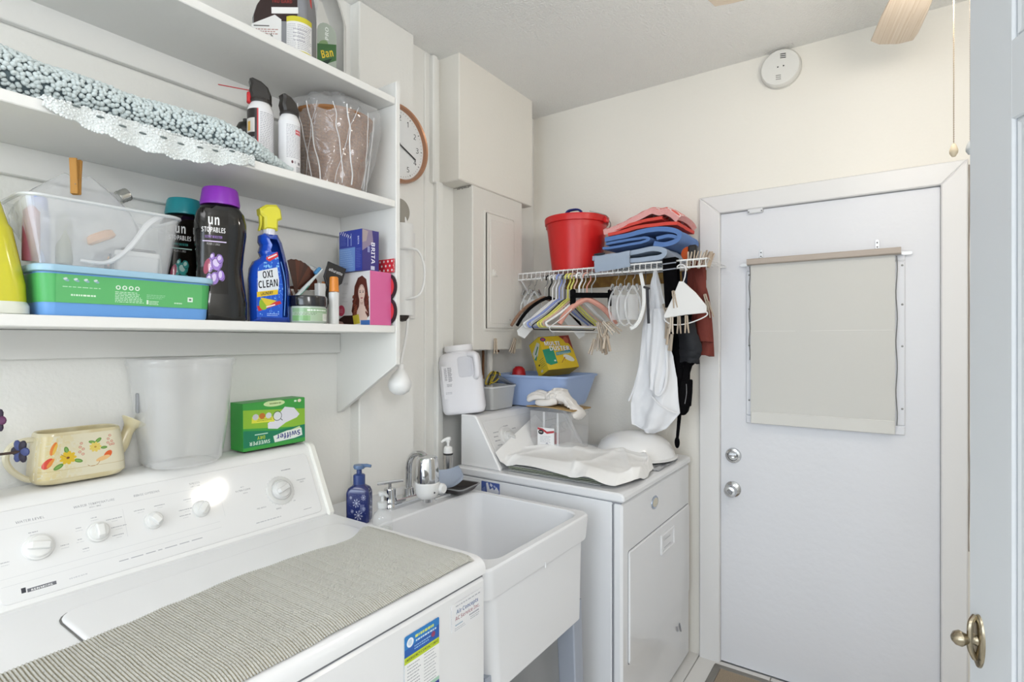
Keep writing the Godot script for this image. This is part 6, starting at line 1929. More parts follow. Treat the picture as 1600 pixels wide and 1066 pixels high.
	# drawn the right way up, then the panel is turned over like the box
	P.poly([Vector2(0, 150), Vector2(640, 210), Vector2(640, 380), Vector2(0, 330)], hexc("8fbf3a")); P.poly([Vector2(0, 40), Vector2(640, 30), Vector2(640, 190), Vector2(300, 150), Vector2(0, 170)], hexc("1d7f5c"))
	P.poly([Vector2(40, 120), Vector2(300, 75), Vector2(310, 95), Vector2(60, 160)], hexc("cde0a0"))
	P.poly([Vector2(30, 66), Vector2(120, 48), Vector2(330, 38), Vector2(345, 100), Vector2(200, 134), Vector2(40, 140)], hexc("e8efe8")); P.words("Swiffer", 182, 92, 50, hexc("3a3f86"), true, true, -0.06, 1.08)
	P.words("SWEEPER", 480, 62, 34, hexc("dfeee2")); P.words("DRY", 465, 108, 30, hexc("c9d83a")); P.rect(400, 134, 130, 10, hexc("bfe0cf"))
	P.poly([Vector2(60, 280), Vector2(120, 350), Vector2(220, 370), Vector2(300, 290), Vector2(400, 230), Vector2(398, 180), Vector2(300, 165), Vector2(210, 215), Vector2(90, 250)], hexc("e3e3ea"))
	P.poly([Vector2(330, 240), Vector2(560, 250), Vector2(555, 310), Vector2(330, 290)], hexc("dfe04a")); P.scribble(360, 262, 170, 2, 14, 6, hexc("8f9a3a"), 3)
	P.ring(300, 290, 44, 6, hexc("4d5a5a")); P.oval(300, 290, 38, 38, hexc("dfe3e6")); P.line(Vector2(265, 258), Vector2(245, 240), 7, hexc("4d5a5a"))
	for q in [[390, 305, "d6d8dd"], [455, 308, "c5742f"], [520, 305, "c9c9cf"]]: P.oval(q[0], q[1], 30, 28, Color.html(q[2]))
	P.oval(330, 415, 110, 30, hexc("cfe3a8")); P.scribble(260, 408, 140, 1, 14, 12, hexc("6f8f4a"), 51); P.oval(60, 415, 20, 16, hexc("ead9c4")); P.rect(92, 406, 26, 18, hexc("dfeedf"))
	g = Geo.new(); g.xf = Transform3D(Basis(Vector3.BACK, PI), Vector3(0, 0.071, 0.0342)); g.face(0.199, 0.137)
	part(t, "front_print", g, printed(P, 0.35))

func dryer_items() -> void:
	var Y := 0.932
	var CY := 1.1475
	var g: Geo
	# white jug
	var t := thing("white_jug", "large white plastic jug with moulded handle tilted on the dryer console", "jug", Vector3(-1.525, CY - 0.0, -1.845), 0.62)
	t.rotation.z = 0.105
	var white := mat("ecebef", 0.35)
	g = Geo.new()
	var rows := []
	for q in [[0.0, 0.078, 0.056, 0.03], [0.004, 0.086, 0.064, 0.035], [0.018, 0.092, 0.070, 0.038], [0.150, 0.092, 0.070, 0.038], [0.155, 0.0905, 0.0685, 0.038], [0.230, 0.0895, 0.068, 0.04], [0.252, 0.084, 0.064, 0.05], [0.262, 0.070, 0.056, 0.054], [0.266, 0.064, 0.054, 0.053]]: rows.append(Geo.ring(q[0], q[1], q[2], q[3], 0, 0, 8))
	g.loft(rows)
	part(t, "body", g, white, "", 50.0)
	g = Geo.new()
	g.lathe([[0.0, 0.264], [0.057, 0.264], [0.058, 0.270], [0.062, 0.272], [0.0625, 0.290], [0.059, 0.296], [0.0, 0.298]], 12)
	part(t, "lid", g, mat("f0eff1", 0.35))
	g = Geo.new()
	g.tube(curve([Vector3(0.045, 0.252, 0.062), Vector3(0.066, 0.250, 0.074), Vector3(0.074, 0.235, 0.080), Vector3(0.075, 0.200, 0.080), Vector3(0.073, 0.165, 0.077), Vector3(0.066, 0.152, 0.068)], 5), 0.0125, 10)
	part(t, "handle", g, white)
	g = Geo.new(); g.xf.origin = Vector3(0.025, 0.202, 0.0695); g.extr(rr_poly(0.060, 0.088, 0.012), 0.0016, 0.0006)
	part(t, "handle_recess", g, mat("d9d9df", 0.5))
	var P := Print.new(128, 256, hexc("ebeaee"))
	P.scribble(24, 18, 30, 14, 7, 4, hexc("7d7d86"), 3); P.scribble(62, 14, 44, 16, 7, 4, hexc("63636c"), 5); P.scribble(40, 142, 60, 3, 8, 4, hexc("6c6c75"), 7); P.scribble(20, 205, 80, 2, 10, 3, hexc("85858d"), 9)
	g = Geo.new(); g.xf.origin = Vector3(-0.050, 0.142, 0.0712); g.face(0.050, 0.140)
	var gl := part(t, "printed_text", g, printed(P, 0.4))
	# clear bin with cord
	t = thing("small_clear_bin", "small clear plastic bin holding odds and ends beside the white jug", "bin", Vector3(-1.530, CY, -2.045))
	g = Geo.new()
	g.loft([Geo.ring(0.105, 0.075, 0.098, 0.016), Geo.ring(0.103, 0.070, 0.093, 0.014), Geo.ring(0.003, 0.060, 0.080, 0.012), Geo.ring(0.0, 0.060, 0.080, 0.012), Geo.ring(0.0, 0.064, 0.084, 0.014), Geo.ring(0.098, 0.074, 0.097, 0.016)], false, false, true)
	part(t, "wall", g, mat("e6e8e8", 0.15, 0.0, {"alpha": 0.42}))
	g = Geo.new(); g.loft([Geo.ring(0.002, 0.058, 0.078, 0.012), Geo.ring(0.003, 0.058, 0.078, 0.012)]); part(t, "floor", g, mat("e6e8e8", 0.2, 0.0, {"alpha": 0.5}))
	g = Geo.new()
	g.loft([Geo.ring(0.098, 0.0765, 0.0995, 0.017), Geo.ring(0.106, 0.078, 0.101, 0.018), Geo.ring(0.106, 0.074, 0.097, 0.016), Geo.ring(0.098, 0.0735, 0.0965, 0.016)], false, false, true)
	part(t, "rim", g, mat("eceeee", 0.2, 0.0, {"alpha": 0.75}))
	t = thing("plastic_wrap", "crumpled grey plastic wrapping filling the small clear bin", "wrapping", Vector3(-1.530, CY + 0.006, -2.045))
	g = Geo.new()
	rows = []
	for j in 12:
		var v := j / 11.0
		var row := PackedVector3Array()
		for k in 30:
			var w := TAU * k / 30.0
			var f := (1.0 - 0.9 * pow(v, 4.0)) * (1.0 + 0.22 * wob(cos(w) * 3.0 + v * 5.0, sin(w) * 3.0))
			row.append(Vector3(clampf(cos(w) * 0.056 * f, -0.053, 0.053), 0.085 * v, clampf(sin(w) * 0.072 * f, -0.072, 0.072)))
		rows.append(row)
	g.loft(rows)
	part(t, "wrap", g, mat("8f908e", 0.3, 0.0, {"tint": "c8c6c0", "tfreq": 0.08, "scale": 9.0}), "", 20.0)
	t = thing("coiled_cord", "yellow and black coiled cord spilling over the small clear bin", "cord", Vector3(-1.555, CY + 0.115, -2.06))
	for i in 5:
		g = Geo.new()
		g.xf = Transform3D(Basis.from_euler(Vector3(0.3 * i - 0.5, 0.5 * i, 1.3 - 0.1 * i)), Vector3(0.004 * i, 0.022, -0.006 * i))
		g.tube(arc(Vector3.ZERO, Vector3(0.034, 0, 0), Vector3(0, 0, 0.014), 0.0, TAU * 19 / 20, 19), 0.0034, 6, true)
		part(t, "loop", g, mat("c9b12f" if i % 2 == 0 else "3a3526", 0.5))
	t = thing("grey_cable", "dark grey cable bundle lying across the small clear bin", "cable", Vector3(-1.53, CY + 0.108, -2.09))
	g = Geo.new()
	for i in 4: g.tube(curve([Vector3(-0.03, 0.03 + 0.004 * i, 0.02), Vector3(0.0, 0.025 + 0.005 * i, -0.005), Vector3(0.02 + 0.01 * i, 0.006, -0.035), Vector3(0.025 + 0.012 * i, -0.004, -0.062)], 5), 0.004, 6)
	part(t, "strand", g, mat("5f6673", 0.5))
	# blue tub, red ball and duster box
	t = thing("blue_tub", "light blue plastic dish tub on the dryer console", "tub", Vector3(-1.412, CY, -2.335))
	g = Geo.new()
	g.loft([Geo.ring(0.150, 0.210, 0.180, 0.04), Geo.ring(0.147, 0.203, 0.173, 0.04), Geo.ring(0.004, 0.162, 0.136, 0.05), Geo.ring(0.0, 0.155, 0.130, 0.05), Geo.ring(0.0, 0.165, 0.138, 0.05), Geo.ring(0.010, 0.172, 0.145, 0.05), Geo.ring(0.138, 0.205, 0.176, 0.04), Geo.ring(0.139, 0.213, 0.183, 0.042), Geo.ring(0.147, 0.214, 0.184, 0.042)], false, false, true)
	var bl := mat("a2b8e0", 0.35)
	part(t, "wall", g, bl)
	g = Geo.new(); g.loft([Geo.ring(0.001, 0.160, 0.134, 0.05), Geo.ring(0.004, 0.160, 0.134, 0.05)]); part(t, "base", g, bl)
	t = thing("red_shaker", "dark red round topped plastic shaker in the blue tub behind the yellow box", "shaker", Vector3(-1.525, CY + 0.006, -2.265))
	g = Geo.new(); g.lathe([[0.0, 0.0], [0.032, 0.0], [0.034, 0.10], [0.035, 0.142], [0.030, 0.165], [0.018, 0.178], [0.0, 0.181]], 8)
	part(t, "shell", g, mat("b4141f", 0.4))
	t = thing("duster_box", "yellow duster refill box tipped over in the blue tub", "box", Vector3(-1.372, 1.385, -2.352), 0.42)
	t.rotation.z = 0.0
	var rot := Basis(Vector3.UP, 1.15) * Basis(Vector3.BACK, 0.06) * Basis(Vector3.RIGHT, -0.45)
	t.basis = rot
	g = Geo.new(); g.box(Vector3(0, 0, 0), Vector3(0.185, 0.175, 0.095), 0.0015)
	part(t, "carton", g, mat("d8b325", 0.45))
	P = Print.new(512, 484, hexc("d9b82c"))
	P.poly([Vector2(330, 0), Vector2(512, 0), Vector2(512, 230), Vector2(470, 130)], hexc("8f3a32")); P.oval(440, 70, 40, 50, hexc("b9604a")); P.oval(60, 40, 46, 30, hexc("4a3f8a")); P.oval(60, 40, 28, 16, hexc("c9505c"))
	P.poly([Vector2(0, 190), Vector2(180, 170), Vector2(180, 400), Vector2(60, 420), Vector2(0, 380)], hexc("2f8f72"))
	P.words("MULTI", 190, 110, 62, hexc("3f4a9a"), true, true, 0.05); P.words("MULTI", 186, 106, 60, hexc("eeeef4"), true, true, 0.05); P.words("DUSTER", 290, 190, 68, hexc("36418f"), true, true, 0.05); P.words("DUSTER", 286, 186, 66, hexc("eeeef4"), true, true, 0.05)
	P.poly([Vector2(200, 240), Vector2(460, 220), Vector2(460, 262), Vector2(200, 290)], hexc("3f7f8f")); P.scribble(210, 250, 230, 2, 16, 8, hexc("b9d0c8"), 4)
	P.oval(390, 340, 90, 40, hexc("dcdbd2"), 0.5); P.line(Vector2(250, 400), Vector2(330, 320), 8, hexc("8a4030")); P.line(Vector2(330, 320), Vector2(310, 380), 6, hexc("8a4030")); P.oval(150, 360, 16, 12, hexc("dfe3dc"))
	g = Geo.new(); g.xf.origin.z = 0.0478; g.face(0.184, 0.174)
	part(t, "front_print", g, printed(P, 0.35))
	P = Print.new(256, 420, hexc("d8c02f"))
	P.poly([Vector2(20, 120), Vector2(190, 40), Vector2(240, 80), Vector2(120, 190), Vector2(30, 200)], hexc("cfd2cc")); P.poly([Vector2(70, 150), Vector2(180, 84), Vector2(190, 104), Vector2(84, 168)], hexc("2f7f5c")); P.poly([Vector2(20, 200), Vector2(120, 170), Vector2(60, 230)], hexc("2f8f72")); P.scribble(120, 250, 110, 5, 22, 8, hexc("7f7a3a"), 4); P.oval(90, 300, 20, 12, hexc("3a3a2c")); P.oval(110, 380, 30, 16, hexc("c9c7b8"))
	g = Geo.new(); g.xf = Transform3D(Basis(Vector3.UP, -PI / 2), Vector3(-0.0928, 0, 0)); g.face(0.094, 0.174)
	part(t, "side_print", g, printed(P, 0.35))
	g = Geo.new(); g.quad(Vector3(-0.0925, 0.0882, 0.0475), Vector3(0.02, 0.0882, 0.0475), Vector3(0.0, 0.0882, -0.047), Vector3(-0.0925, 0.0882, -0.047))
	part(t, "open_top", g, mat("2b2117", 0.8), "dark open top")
	# clear case with cardboard top, card and glove
	t = thing("clear_case", "clear plastic packing case with brown cardboard top on the dryer", "case", Vector3(-1.225, Y, -2.15))
	g = Geo.new()
	g.loft([Geo.ring(0.215, 0.108, 0.080, 0.008), Geo.ring(0.004, 0.104, 0.076, 0.008), Geo.ring(0.0, 0.100, 0.072, 0.008), Geo.ring(0.0, 0.106, 0.078, 0.008), Geo.ring(0.214, 0.110, 0.082, 0.008)], false, false, true)
	part(t, "wall", g, mat("f0f1f2", 0.06, 0.0, {"alpha": 0.10}))
	for x in [-0.035, 0.035]:
		g = Geo.new(); g.box(Vector3(x, 0.107, 0.0775), Vector3(0.010, 0.21, 0.004), 0.001); part(t, "rib", g, mat("f0f1f2", 0.1, 0.0, {"alpha": 0.6}))
	g = Geo.new()
	g.sheet(10, 6, func(u, v): return Vector3(lerpf(-0.122, 0.112, u), 0.222 + 0.006 * sin(u * 3.0) + 0.010 * v * (1.0 - u), lerpf(-0.09, 0.088, v)), 0.005)
	part(t, "cardboard_top", g, mat("a88a5a", 0.8), "brown cardboard top")
	g = Geo.new(); g.box(Vector3(-0.05, 0.055, -0.02), Vector3(0.05, 0.10, 0.05), 0.004)
	part(t, "insert", g, mat("c4444e", 0.5), "red insert")
	P = Print.new(192, 192, hexc("ececec"))
	P.poly([Vector2(0, 0), Vector2(60, 8), Vector2(110, 34), Vector2(192, 20), Vector2(192, 40), Vector2(110, 56), Vector2(50, 26), Vector2(0, 22)], hexc("b2353f")); P.oval(40, 44, 32, 24, hexc("26262a")); P.scribble(22, 38, 36, 1, 12, 10, hexc("e4e4e4"), 52); P.scribble(30, 80, 120, 5, 14, 5, hexc("b4b4ba"), 4); P.oval(110, 160, 16, 16, hexc("8d8f9a")); P.oval(110, 160, 9, 9, hexc("d6d6d8"))
	g = Geo.new(); g.box(Vector3.ZERO, Vector3(0.086, 0.088, 0.0015), 0.0)
	t = thing("product_card", "white product card with red wave inside the clear packing case", "card", Vector3(-1.245, Y + 0.100, -2.063), 0.0)
	part(t, "card", g, mat("e9e9e9", 0.5))
	g = Geo.new(); g.xf.origin.z = 0.001; g.face(0.085, 0.087); part(t, "print", g, printed(P))
	t = thing("work_glove", "white knitted work glove draped over the clear packing case", "glove", Vector3(-1.235, Y + 0.240, -2.13))
	var wool := mat("ebe7e2", 0.9, 0.0, {"bump": 0.6, "freq": 0.3, "scale": 12.0})
	g = Geo.new()
	rows = []
	for j in 25:
		var v := j / 24.0
		var x := lerpf(-0.045, 0.120, v)
		var w := lerpf(0.040, 0.050, smoothstep(0.0, 0.3, v)) - 0.014 * smoothstep(0.35, 0.62, v) + 0.012 * smoothstep(0.7, 1.0, v)
		var h := lerpf(0.020, 0.030, smoothstep(0.0, 0.3, v)) - 0.010 * smoothstep(0.4, 0.7, v)
		if j == 0 or j == 24: w *= 0.7; h *= 0.5
		var y := 0.026 + 0.010 * sin(v * 3.0) - 0.062 * smoothstep(0.45, 1.0, v)
		var row := PackedVector3Array()
		for k in 30:
			var a := TAU * k / 30.0
			var cr := 1.0 + 0.34 * wob(v * 7.0 + 3.0, cos(a) * 1.6 + 2.0) + 0.18 * wob(v * 14.0, a * 2.0) + (0.07 * sin(a * 15.0) if v > 0.66 else 0.0)
			row.append(Vector3(x + 0.25 * sin(a) * h * smoothstep(0.4, 1.0, v), maxf(y + sin(a) * h * cr, -0.002) if x < 0.09 else y + sin(a) * h * cr, cos(a) * w * cr))
		rows.append(row)
	g.loft(rows)
	part(t, "palm_and_cuff", g, wool, "", 60.0)
	for i in 4:
		g = Geo.new()
		var z := 0.036 - 0.022 * i
		var L: float = [0.060, 0.078, 0.072, 0.055][i]
		var up2: float = [0.004, 0.012, 0.018, 0.010][i]
		g.tube(curve([Vector3(-0.02, 0.024, z * 0.9), Vector3(-0.045, 0.026 + up2 * 0.6, z), Vector3(-0.045 - L * 0.5, 0.026 + up2, z * 1.15 + 0.004), Vector3(-0.040 - L, 0.012 + up2 * 0.8, z * 1.3 + 0.006)], 5), [0.012, 0.013, 0.0135, 0.0135, 0.0132, 0.0125, 0.012, 0.0125, 0.013, 0.0132, 0.013, 0.0125, 0.012, 0.0115, 0.0095, 0.005], 10)
		part(t, "finger", g, wool)
	g = Geo.new()
	g.tube(curve([Vector3(0.025, 0.020, 0.038), Vector3(0.0, 0.014, 0.058), Vector3(-0.03, 0.012, 0.064), Vector3(-0.055, 0.013, 0.060)], 5), [0.013, 0.0135, 0.014, 0.014, 0.0138, 0.0132, 0.013, 0.0132, 0.0135, 0.0132, 0.013, 0.0125, 0.012, 0.011, 0.009, 0.005], 10)
	part(t, "thumb", g, wool)
	t.scale = Vector3(1.12, 1.12, 1.12)
	# white cloth over paper stack
	t = thing("paper_stack", "thin stack of crumpled papers and film under the white cloth on the dryer", "papers", Vector3(-1.06, Y, -1.96))
	for i in 5:
		g = Geo.new()
		var ox := 0.006 * (i % 3); var sd := i * 3.7
		g.sheet(14, 8, func(u, v): return Vector3(lerpf(-0.21 + ox, 0.20 - ox, u), 0.003 + i * 0.0042 + 0.0022 * absf(wob(u * 5.0 + sd, v * 3.0)), lerpf(-0.155, 0.152 - ox, v)), 0.0012)
		part(t, "sheet", g, mat(["d6d8d6", "b9beaf", "cfd1cb", "aab39a", "dadbd8"][i], 0.4))
	t = thing("white_cloth", "large white cotton cloth spread over the dryer top and its dial panel", "cloth", Vector3(-1.0, Y, -2.05))
	g = wg(t)
	var A := [Vector2(-1.322, -1.792), Vector2(-1.235, -1.812), Vector2(-0.99, -1.790), Vector2(-0.90, -1.772), Vector2(-0.80, -1.800), Vector2(-0.765, -1.93), Vector2(-0.765, -2.02)]
	var B := [Vector2(-1.385, -2.20), Vector2(-1.290, -2.28), Vector2(-1.14, -2.34), Vector2(-1.03, -2.345), Vector2(-0.92, -2.30), Vector2(-0.83, -2.23), Vector2(-0.785, -2.15)]
	g.sheet(96, 64, func(u, v):
		var i := mini(int(u * 6.0), 5)
		var f: float = u * 6.0 - i
		var a: Vector2 = A[i].lerp(A[i + 1], f)
		var b: Vector2 = B[i].lerp(B[i + 1], f)
		var p := a.lerp(b, v)
		var q := Vector2(u * 1.6, v)
		var lift := 0.016 + 0.008 * sin(v * PI) + 0.006 * wob(u * 3.2 + 1.0, v * 2.2)
		for c in [[0.10, 0.0, 0.55, 1.0, 0.011], [0.30, 1.0, 0.62, 0.0, 0.013], [0.55, 0.0, 0.95, 0.8, 0.009], [0.85, 1.0, 1.25, 0.1, 0.012], [0.5, 0.55, 1.5, 0.75, 0.008], [1.2, 0.9, 1.6, 0.45, 0.010], [0.0, 0.45, 0.6, 0.62, 0.008]]:
			var n := Vector2(c[3] - c[1], c[0] - c[2]).normalized()
			var dd := (q - Vector2(c[0], c[1])).dot(n)
			lift += c[4] * exp(-absf(dd) * (26.0 if dd > 0.0 else 9.0))
		var rise := 0.022 * exp(-pow((u - 0.22) * 8.0, 2.0)) + 0.024 * exp(-pow((u - 0.50) * 12.0, 2.0))
		var edge := clampf(minf(minf(v, 1.0 - v) * 7.0, (1.0 - u) * 7.0), 0.0, 1.0)
		var y := Y + 0.0225 + lift * (0.25 + 0.75 * edge) + (rise - 0.014 * (1.0 - edge)) * (1.0 - smoothstep(0.0, 0.35, v))
		if u > 0.86: y -= 0.018 * smoothstep(0.86, 1.0, u)
		y = maxf(y, Y + 0.0035)
		# lies up against the sloping dial panel
		var sl: float = (p.x + 1.300) / (-1.424 + 1.300)
		if sl > -0.35: y = maxf(y, Y + 0.016 + 0.206 * maxf(0.0, sl) + 0.02 * smoothstep(-0.35, 0.0, sl))
		return Vector3(p.x, y, p.y), 0.0016)
	part(t, "fabric", g, mat("f6f6f5", 0.85, 0.0, {"bump": 0.15, "freq": 0.3, "scale": 9.0}), "", 70.0)
	# upturned bowl and crumpled foil under it
	t = thing("white_bowl", "large glossy white bowl turned upside down on the back of the dryer", "bowl", Vector3(-0.945, Y + 0.012, -2.345))
	g = Geo.new()
	g.lathe([[0.178, 0.0], [0.187, 0.002], [0.186, 0.005], [0.176, 0.010], [0.168, 0.035], [0.150, 0.064], [0.122, 0.086], [0.085, 0.100], [0.04, 0.107], [0.0, 0.109], [0.0, 0.105], [0.04, 0.103], [0.083, 0.096], [0.118, 0.083], [0.147, 0.061], [0.164, 0.034], [0.172, 0.008]], 14, false)
	part(t, "shell", g, mat("f0f0f0", 0.1, 0.0, {"coat": 0.8}))
	t = thing("foil_sheet", "crumpled grey plastic film sticking out from under the upturned bowl", "film", Vector3(-0.86, Y, -2.25))
	g = wg(t)
	g.sheet(18, 12, func(u, v): return Vector3(lerpf(-0.92, -0.766, u), Y + 0.001 + 0.010 * absf(wob(u * 9.0, v * 9.0)), lerpf(-2.15, -2.40, v)), 0.001)
	part(t, "film", g, mat("b4b6ba", 0.25, 0.2), "", 15.0)

func ribbon(pts: Array, th: float) -> Array:      # outline of a thick folded strip in xy
	var lo := []; var hi := []
	var p3 := []
	for p in pts: p3.append(Vector3(p[0], p[1], 0))
	var c := curve(p3, 5)
	for i in c.size():
		var d: Vector3 = (c[mini(i + 1, c.size() - 1)] - c[maxi(i - 1, 0)]).normalized()
		var n := Vector2(-d.y, d.x) * th * 0.5
		lo.append(Vector2(c[i].x, c[i].y) + n); hi.append(Vector2(c[i].x, c[i].y) - n)
	hi.reverse()
	lo.append_array(hi)
	return lo

func strip(pts: Array, th: float, depth: float, g: Geo, seed_ := 0.0) -> void:      # folded cloth: the strip swept back along z, wavering
	var prof := ribbon(pts, th)
	var rows := []
	for j in 9:
		var v := j / 8.0
		var row := PackedVector3Array()
		var sh := 0.003 if j == 0 or j == 8 else 0.0
		for p in prof:
			row.append(Vector3(p.x + 0.006 * wob(v * 2.0 + seed_, p.y * 8.0), p.y + 0.004 * wob(p.x * 6.0 + seed_, v * 2.0), depth * (0.5 - v)))
		rows.append(row)
	# side walls plus triangulated ends
	g.loft(rows, false, false)
	var idx := Geometry2D.triangulate_polygon(PackedVector2Array(prof))
	for i in range(0, idx.size(), 3):
		g.tri(rows[0][idx[i]], rows[0][idx[i + 1]], rows[0][idx[i + 2]])
		g.tri(rows[8][idx[i]], rows[8][idx[i + 2]], rows[8][idx[i + 1]])

func wire_shelf() -> void:
	var white := mat("f1f1f0", 0.35)
	var t := thing("wire_shelf", "white vinyl coated wire shelf on the back wall beside the door casing", "shelf", Vector3(-1.07, 1.795, -2.41))
	var x0 := -1.515; var x1 := -0.60; var zf := -2.25; var zb := -2.562
	for q in [[1.7935, zf, 0.0038], [1.763, zf + 0.004, 0.0038], [1.7905, -2.40, 0.003], [1.7935, zb, 0.0035]]:
		var g := wg(t); g.rod(Vector3(x0, q[0], q[1]), Vector3(x1, q[0], q[1]), q[2], 8)
		part(t, "rail", g, white)
	var g := Geo.new()
	g.tube([Vector3(0, 0.0035, zb - zf), Vector3(0, 0.0035, -0.002), Vector3(0, 0.001, 0.003), Vector3(0, -0.004, 0.006), Vector3(0, -0.033, 0.008)], 0.0019, 5)
	var wm := g.mesh(80.0)
	var n := 37
	for i in n:
		share(t, "cross_wire", wm, white, Transform3D(Basis(), t.transform.affine_inverse() * Vector3(lerpf(x0 + 0.004, x1 - 0.004, i / (n - 1.0)), 1.7935, zf)))
	for x in [-1.50]:
		g = wg(t)
		g.rod(Vector3(x, 1.762, zf), Vector3(x, 1.50, zb + 0.004), 0.0042, 8)
		g.box(Vector3(x, 1.50, zb), Vector3(0.016, 0.03, 0.012), 0.003)
		part(t, "brace", g, white)
	g = wg(t)
	g.box(Vector3(-1.545, 1.775, zf - 0.01), Vector3(0.055, 0.05, 0.03), 0.006)
	part(t, "end_bracket", g, white)
	g = Geo.new()
	g.box(Vector3(0, 0, 0), Vector3(0.74, 0.052, 0.019), 0.003)
	single("wood_cleat", g, mat("a07b33", 0.5, 0.0, {"tint": "7d5a20", "tfreq": 0.02, "scale": 3.0}), "varnished brown wood board fixed to the wall under the wire shelf", "board", Vector3(-1.05, 1.762, -2.5595))
	# red bucket
	t = thing("red_bucket", "red plastic bucket with wire handle on the wire shelf", "bucket", Vector3(-1.268, 1.799, -2.395))
	g = Geo.new()
	g.lathe([[0.150, 0.262], [0.156, 0.262], [0.158, 0.256], [0.156, 0.232], [0.147, 0.230], [0.146, 0.205], [0.1445, 0.203], [0.121, 0.006], [0.118, 0.0], [0.0, 0.0], [0.0, 0.004], [0.115, 0.006], [0.140, 0.200], [0.146, 0.258]], 14, false)
	part(t, "shell", g, mat("d01f1f", 0.35), "", 35.0)
	for s in [-1.0, 1.0]:
		g = Geo.new(); g.box(Vector3(s * 0.160, 0.240, 0.0), Vector3(0.018, 0.030, 0.030), 0.004)
		part(t, "ear", g, mat("d01f1f", 0.35))
	g = Geo.new()
	g.tube(arc(Vector3(0, 0.244, 0.0), Vector3(0.166, 0, 0), Vector3(0, -0.03, -0.166), 0.0, PI, 20), 0.0022, 6)
	g.tube(curve([Vector3(0.166, 0.244, 0), Vector3(0.176, 0.246, 0.02), Vector3(0.172, 0.254, 0.05), Vector3(0.12, 0.268, 0.10)], 5), 0.0022, 6)
	part(t, "wire_handle", g, mat("b9bab8", 0.3, 0.8))
	t = thing("blue_strap", "navy blue strap loop sticking up out of the red bucket", "strap", Vector3(-1.30, 2.01, -2.42))
	g = Geo.new()
	var sp := curve([Vector3(-0.01, 0.0, 0.07), Vector3(0.0, 0.075, 0.07), Vector3(0.03, 0.092, 0.06), Vector3(0.07, 0.080, 0.05), Vector3(0.085, 0.0, 0.04)], 6)
	for k in 2: g.tube(sp, 0.005, 4)
	for i in sp.size() - 1: g.box((sp[i] + sp[i + 1]) * 0.5, Vector3(0.010, 0.008, 0.022), 0.002)
	part(t, "webbing", g, mat("26327c", 0.7))
	t = thing("small_crate", "grey crate with dark blue rim leaning inside the red bucket", "crate", Vector3(-1.305, 1.86, -2.42))
	t.rotation.z = 0.12
	g = Geo.new()
	for q in [[0, 0.045, 0.11, 0.004], [0, -0.045, 0.11, 0.004], [0.055, 0, 0.004, 0.09], [-0.055, 0, 0.004, 0.09]]: g.box(Vector3(q[0] - 0.02, 0.11, q[1]), Vector3(q[2], 0.19, q[3]), 0.001)
	g.box(Vector3(-0.02, 0.016, 0), Vector3(0.11, 0.004, 0.09), 0.0)
	part(t, "crate", g, mat("9fa3a8", 0.5))
	g = Geo.new()
	for q in [[0, 0.045, 0.12, 0.009], [0, -0.045, 0.12, 0.009], [0.055, 0, 0.009, 0.09], [-0.055, 0, 0.009, 0.09]]: g.box(Vector3(q[0] - 0.02, 0.206, q[1]), Vector3(q[2], 0.012, q[3]), 0.002)
	part(t, "rim", g, mat("1f2a56", 0.5))
	# folded towels
	t = thing("folded_towel", "pale grey blue towel at the bottom of the stack, hanging over the shelf edge", "towel", Vector3(-0.945, 1.803, -2.385))
	g = Geo.new()
	strip([[-0.150, 0.018], [-0.05, 0.010], [0.08, 0.010], [0.150, 0.014], [0.172, 0.030], [0.150, 0.047], [0.10, 0.052], [0.05, 0.046], [-0.03, 0.038], [-0.11, 0.036], [-0.165, 0.034]], 0.020, 0.27, g, 1.0)
	part(t, "body", g, mat("a7b5c8", 0.9, 0.0, {"bump": 0.5, "freq": 0.3, "scale": 12.0, "rim": 0.3}), "", 60.0)
	g = Geo.new()
	g.sheet(14, 8, func(u, v): return Vector3(lerpf(-0.145, 0.02, u), 0.034 - 0.062 * v + 0.012 * u, 0.138 + 0.008 * sin(v * PI) + 0.003 * wob(u * 4.0, v * 2.0)), 0.012)
	part(t, "hanging_flap", g, mat("a7b5c8", 0.9, 0.0, {"bump": 0.5, "freq": 0.3, "scale": 12.0, "rim": 0.3}), "", 60.0)
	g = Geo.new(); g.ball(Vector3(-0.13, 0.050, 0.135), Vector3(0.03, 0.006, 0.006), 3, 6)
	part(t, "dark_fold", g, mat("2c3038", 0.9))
	t = thing("folded_towel", "denim blue towel in the middle of the folded stack", "towel", Vector3(-0.90, 1.870, -2.395))
	g = Geo.new()
	strip([[-0.165, 0.012], [-0.10, 0.010], [-0.02, 0.016], [0.05, 0.028], [0.03, 0.040], [-0.05, 0.034], [-0.15, 0.030]], 0.011, 0.26, g, 4.0)
	strip([[-0.160, 0.052], [-0.05, 0.058], [0.06, 0.072], [0.14, 0.060], [0.178, 0.040], [0.17, 0.012], [0.12, 0.000], [0.07, 0.012]], 0.020, 0.25, g, 5.0)
	strip([[0.08, 0.030], [0.13, 0.034], [0.168, 0.024]], 0.014, 0.25, g, 6.0)
	part(t, "body", g, mat("5f82bd", 0.9, 0.0, {"bump": 0.5, "freq": 0.3, "scale": 12.0, "rim": 0.3}), "", 60.0)
	t = thing("folded_towel", "coral and white patterned towel on top of the folded stack", "towel", Vector3(-0.895, 1.943, -2.395))
	g = Geo.new()
	strip([[-0.150, -0.004], [-0.08, 0.004], [0.0, 0.014], [0.10, 0.016], [0.165, 0.012]], 0.014, 0.25, g, 7.0)
	strip([[-0.160, 0.012], [-0.08, 0.024], [0.02, 0.040], [0.10, 0.042]], 0.013, 0.25, g, 8.0)
	part(t, "lower_fold", g, mat("df4f45", 0.9, 0.0, {"bump": 0.5, "freq": 0.3, "scale": 12.0}), "", 60.0)
	var P := Print.new(256, 256, hexc("e0645a"))
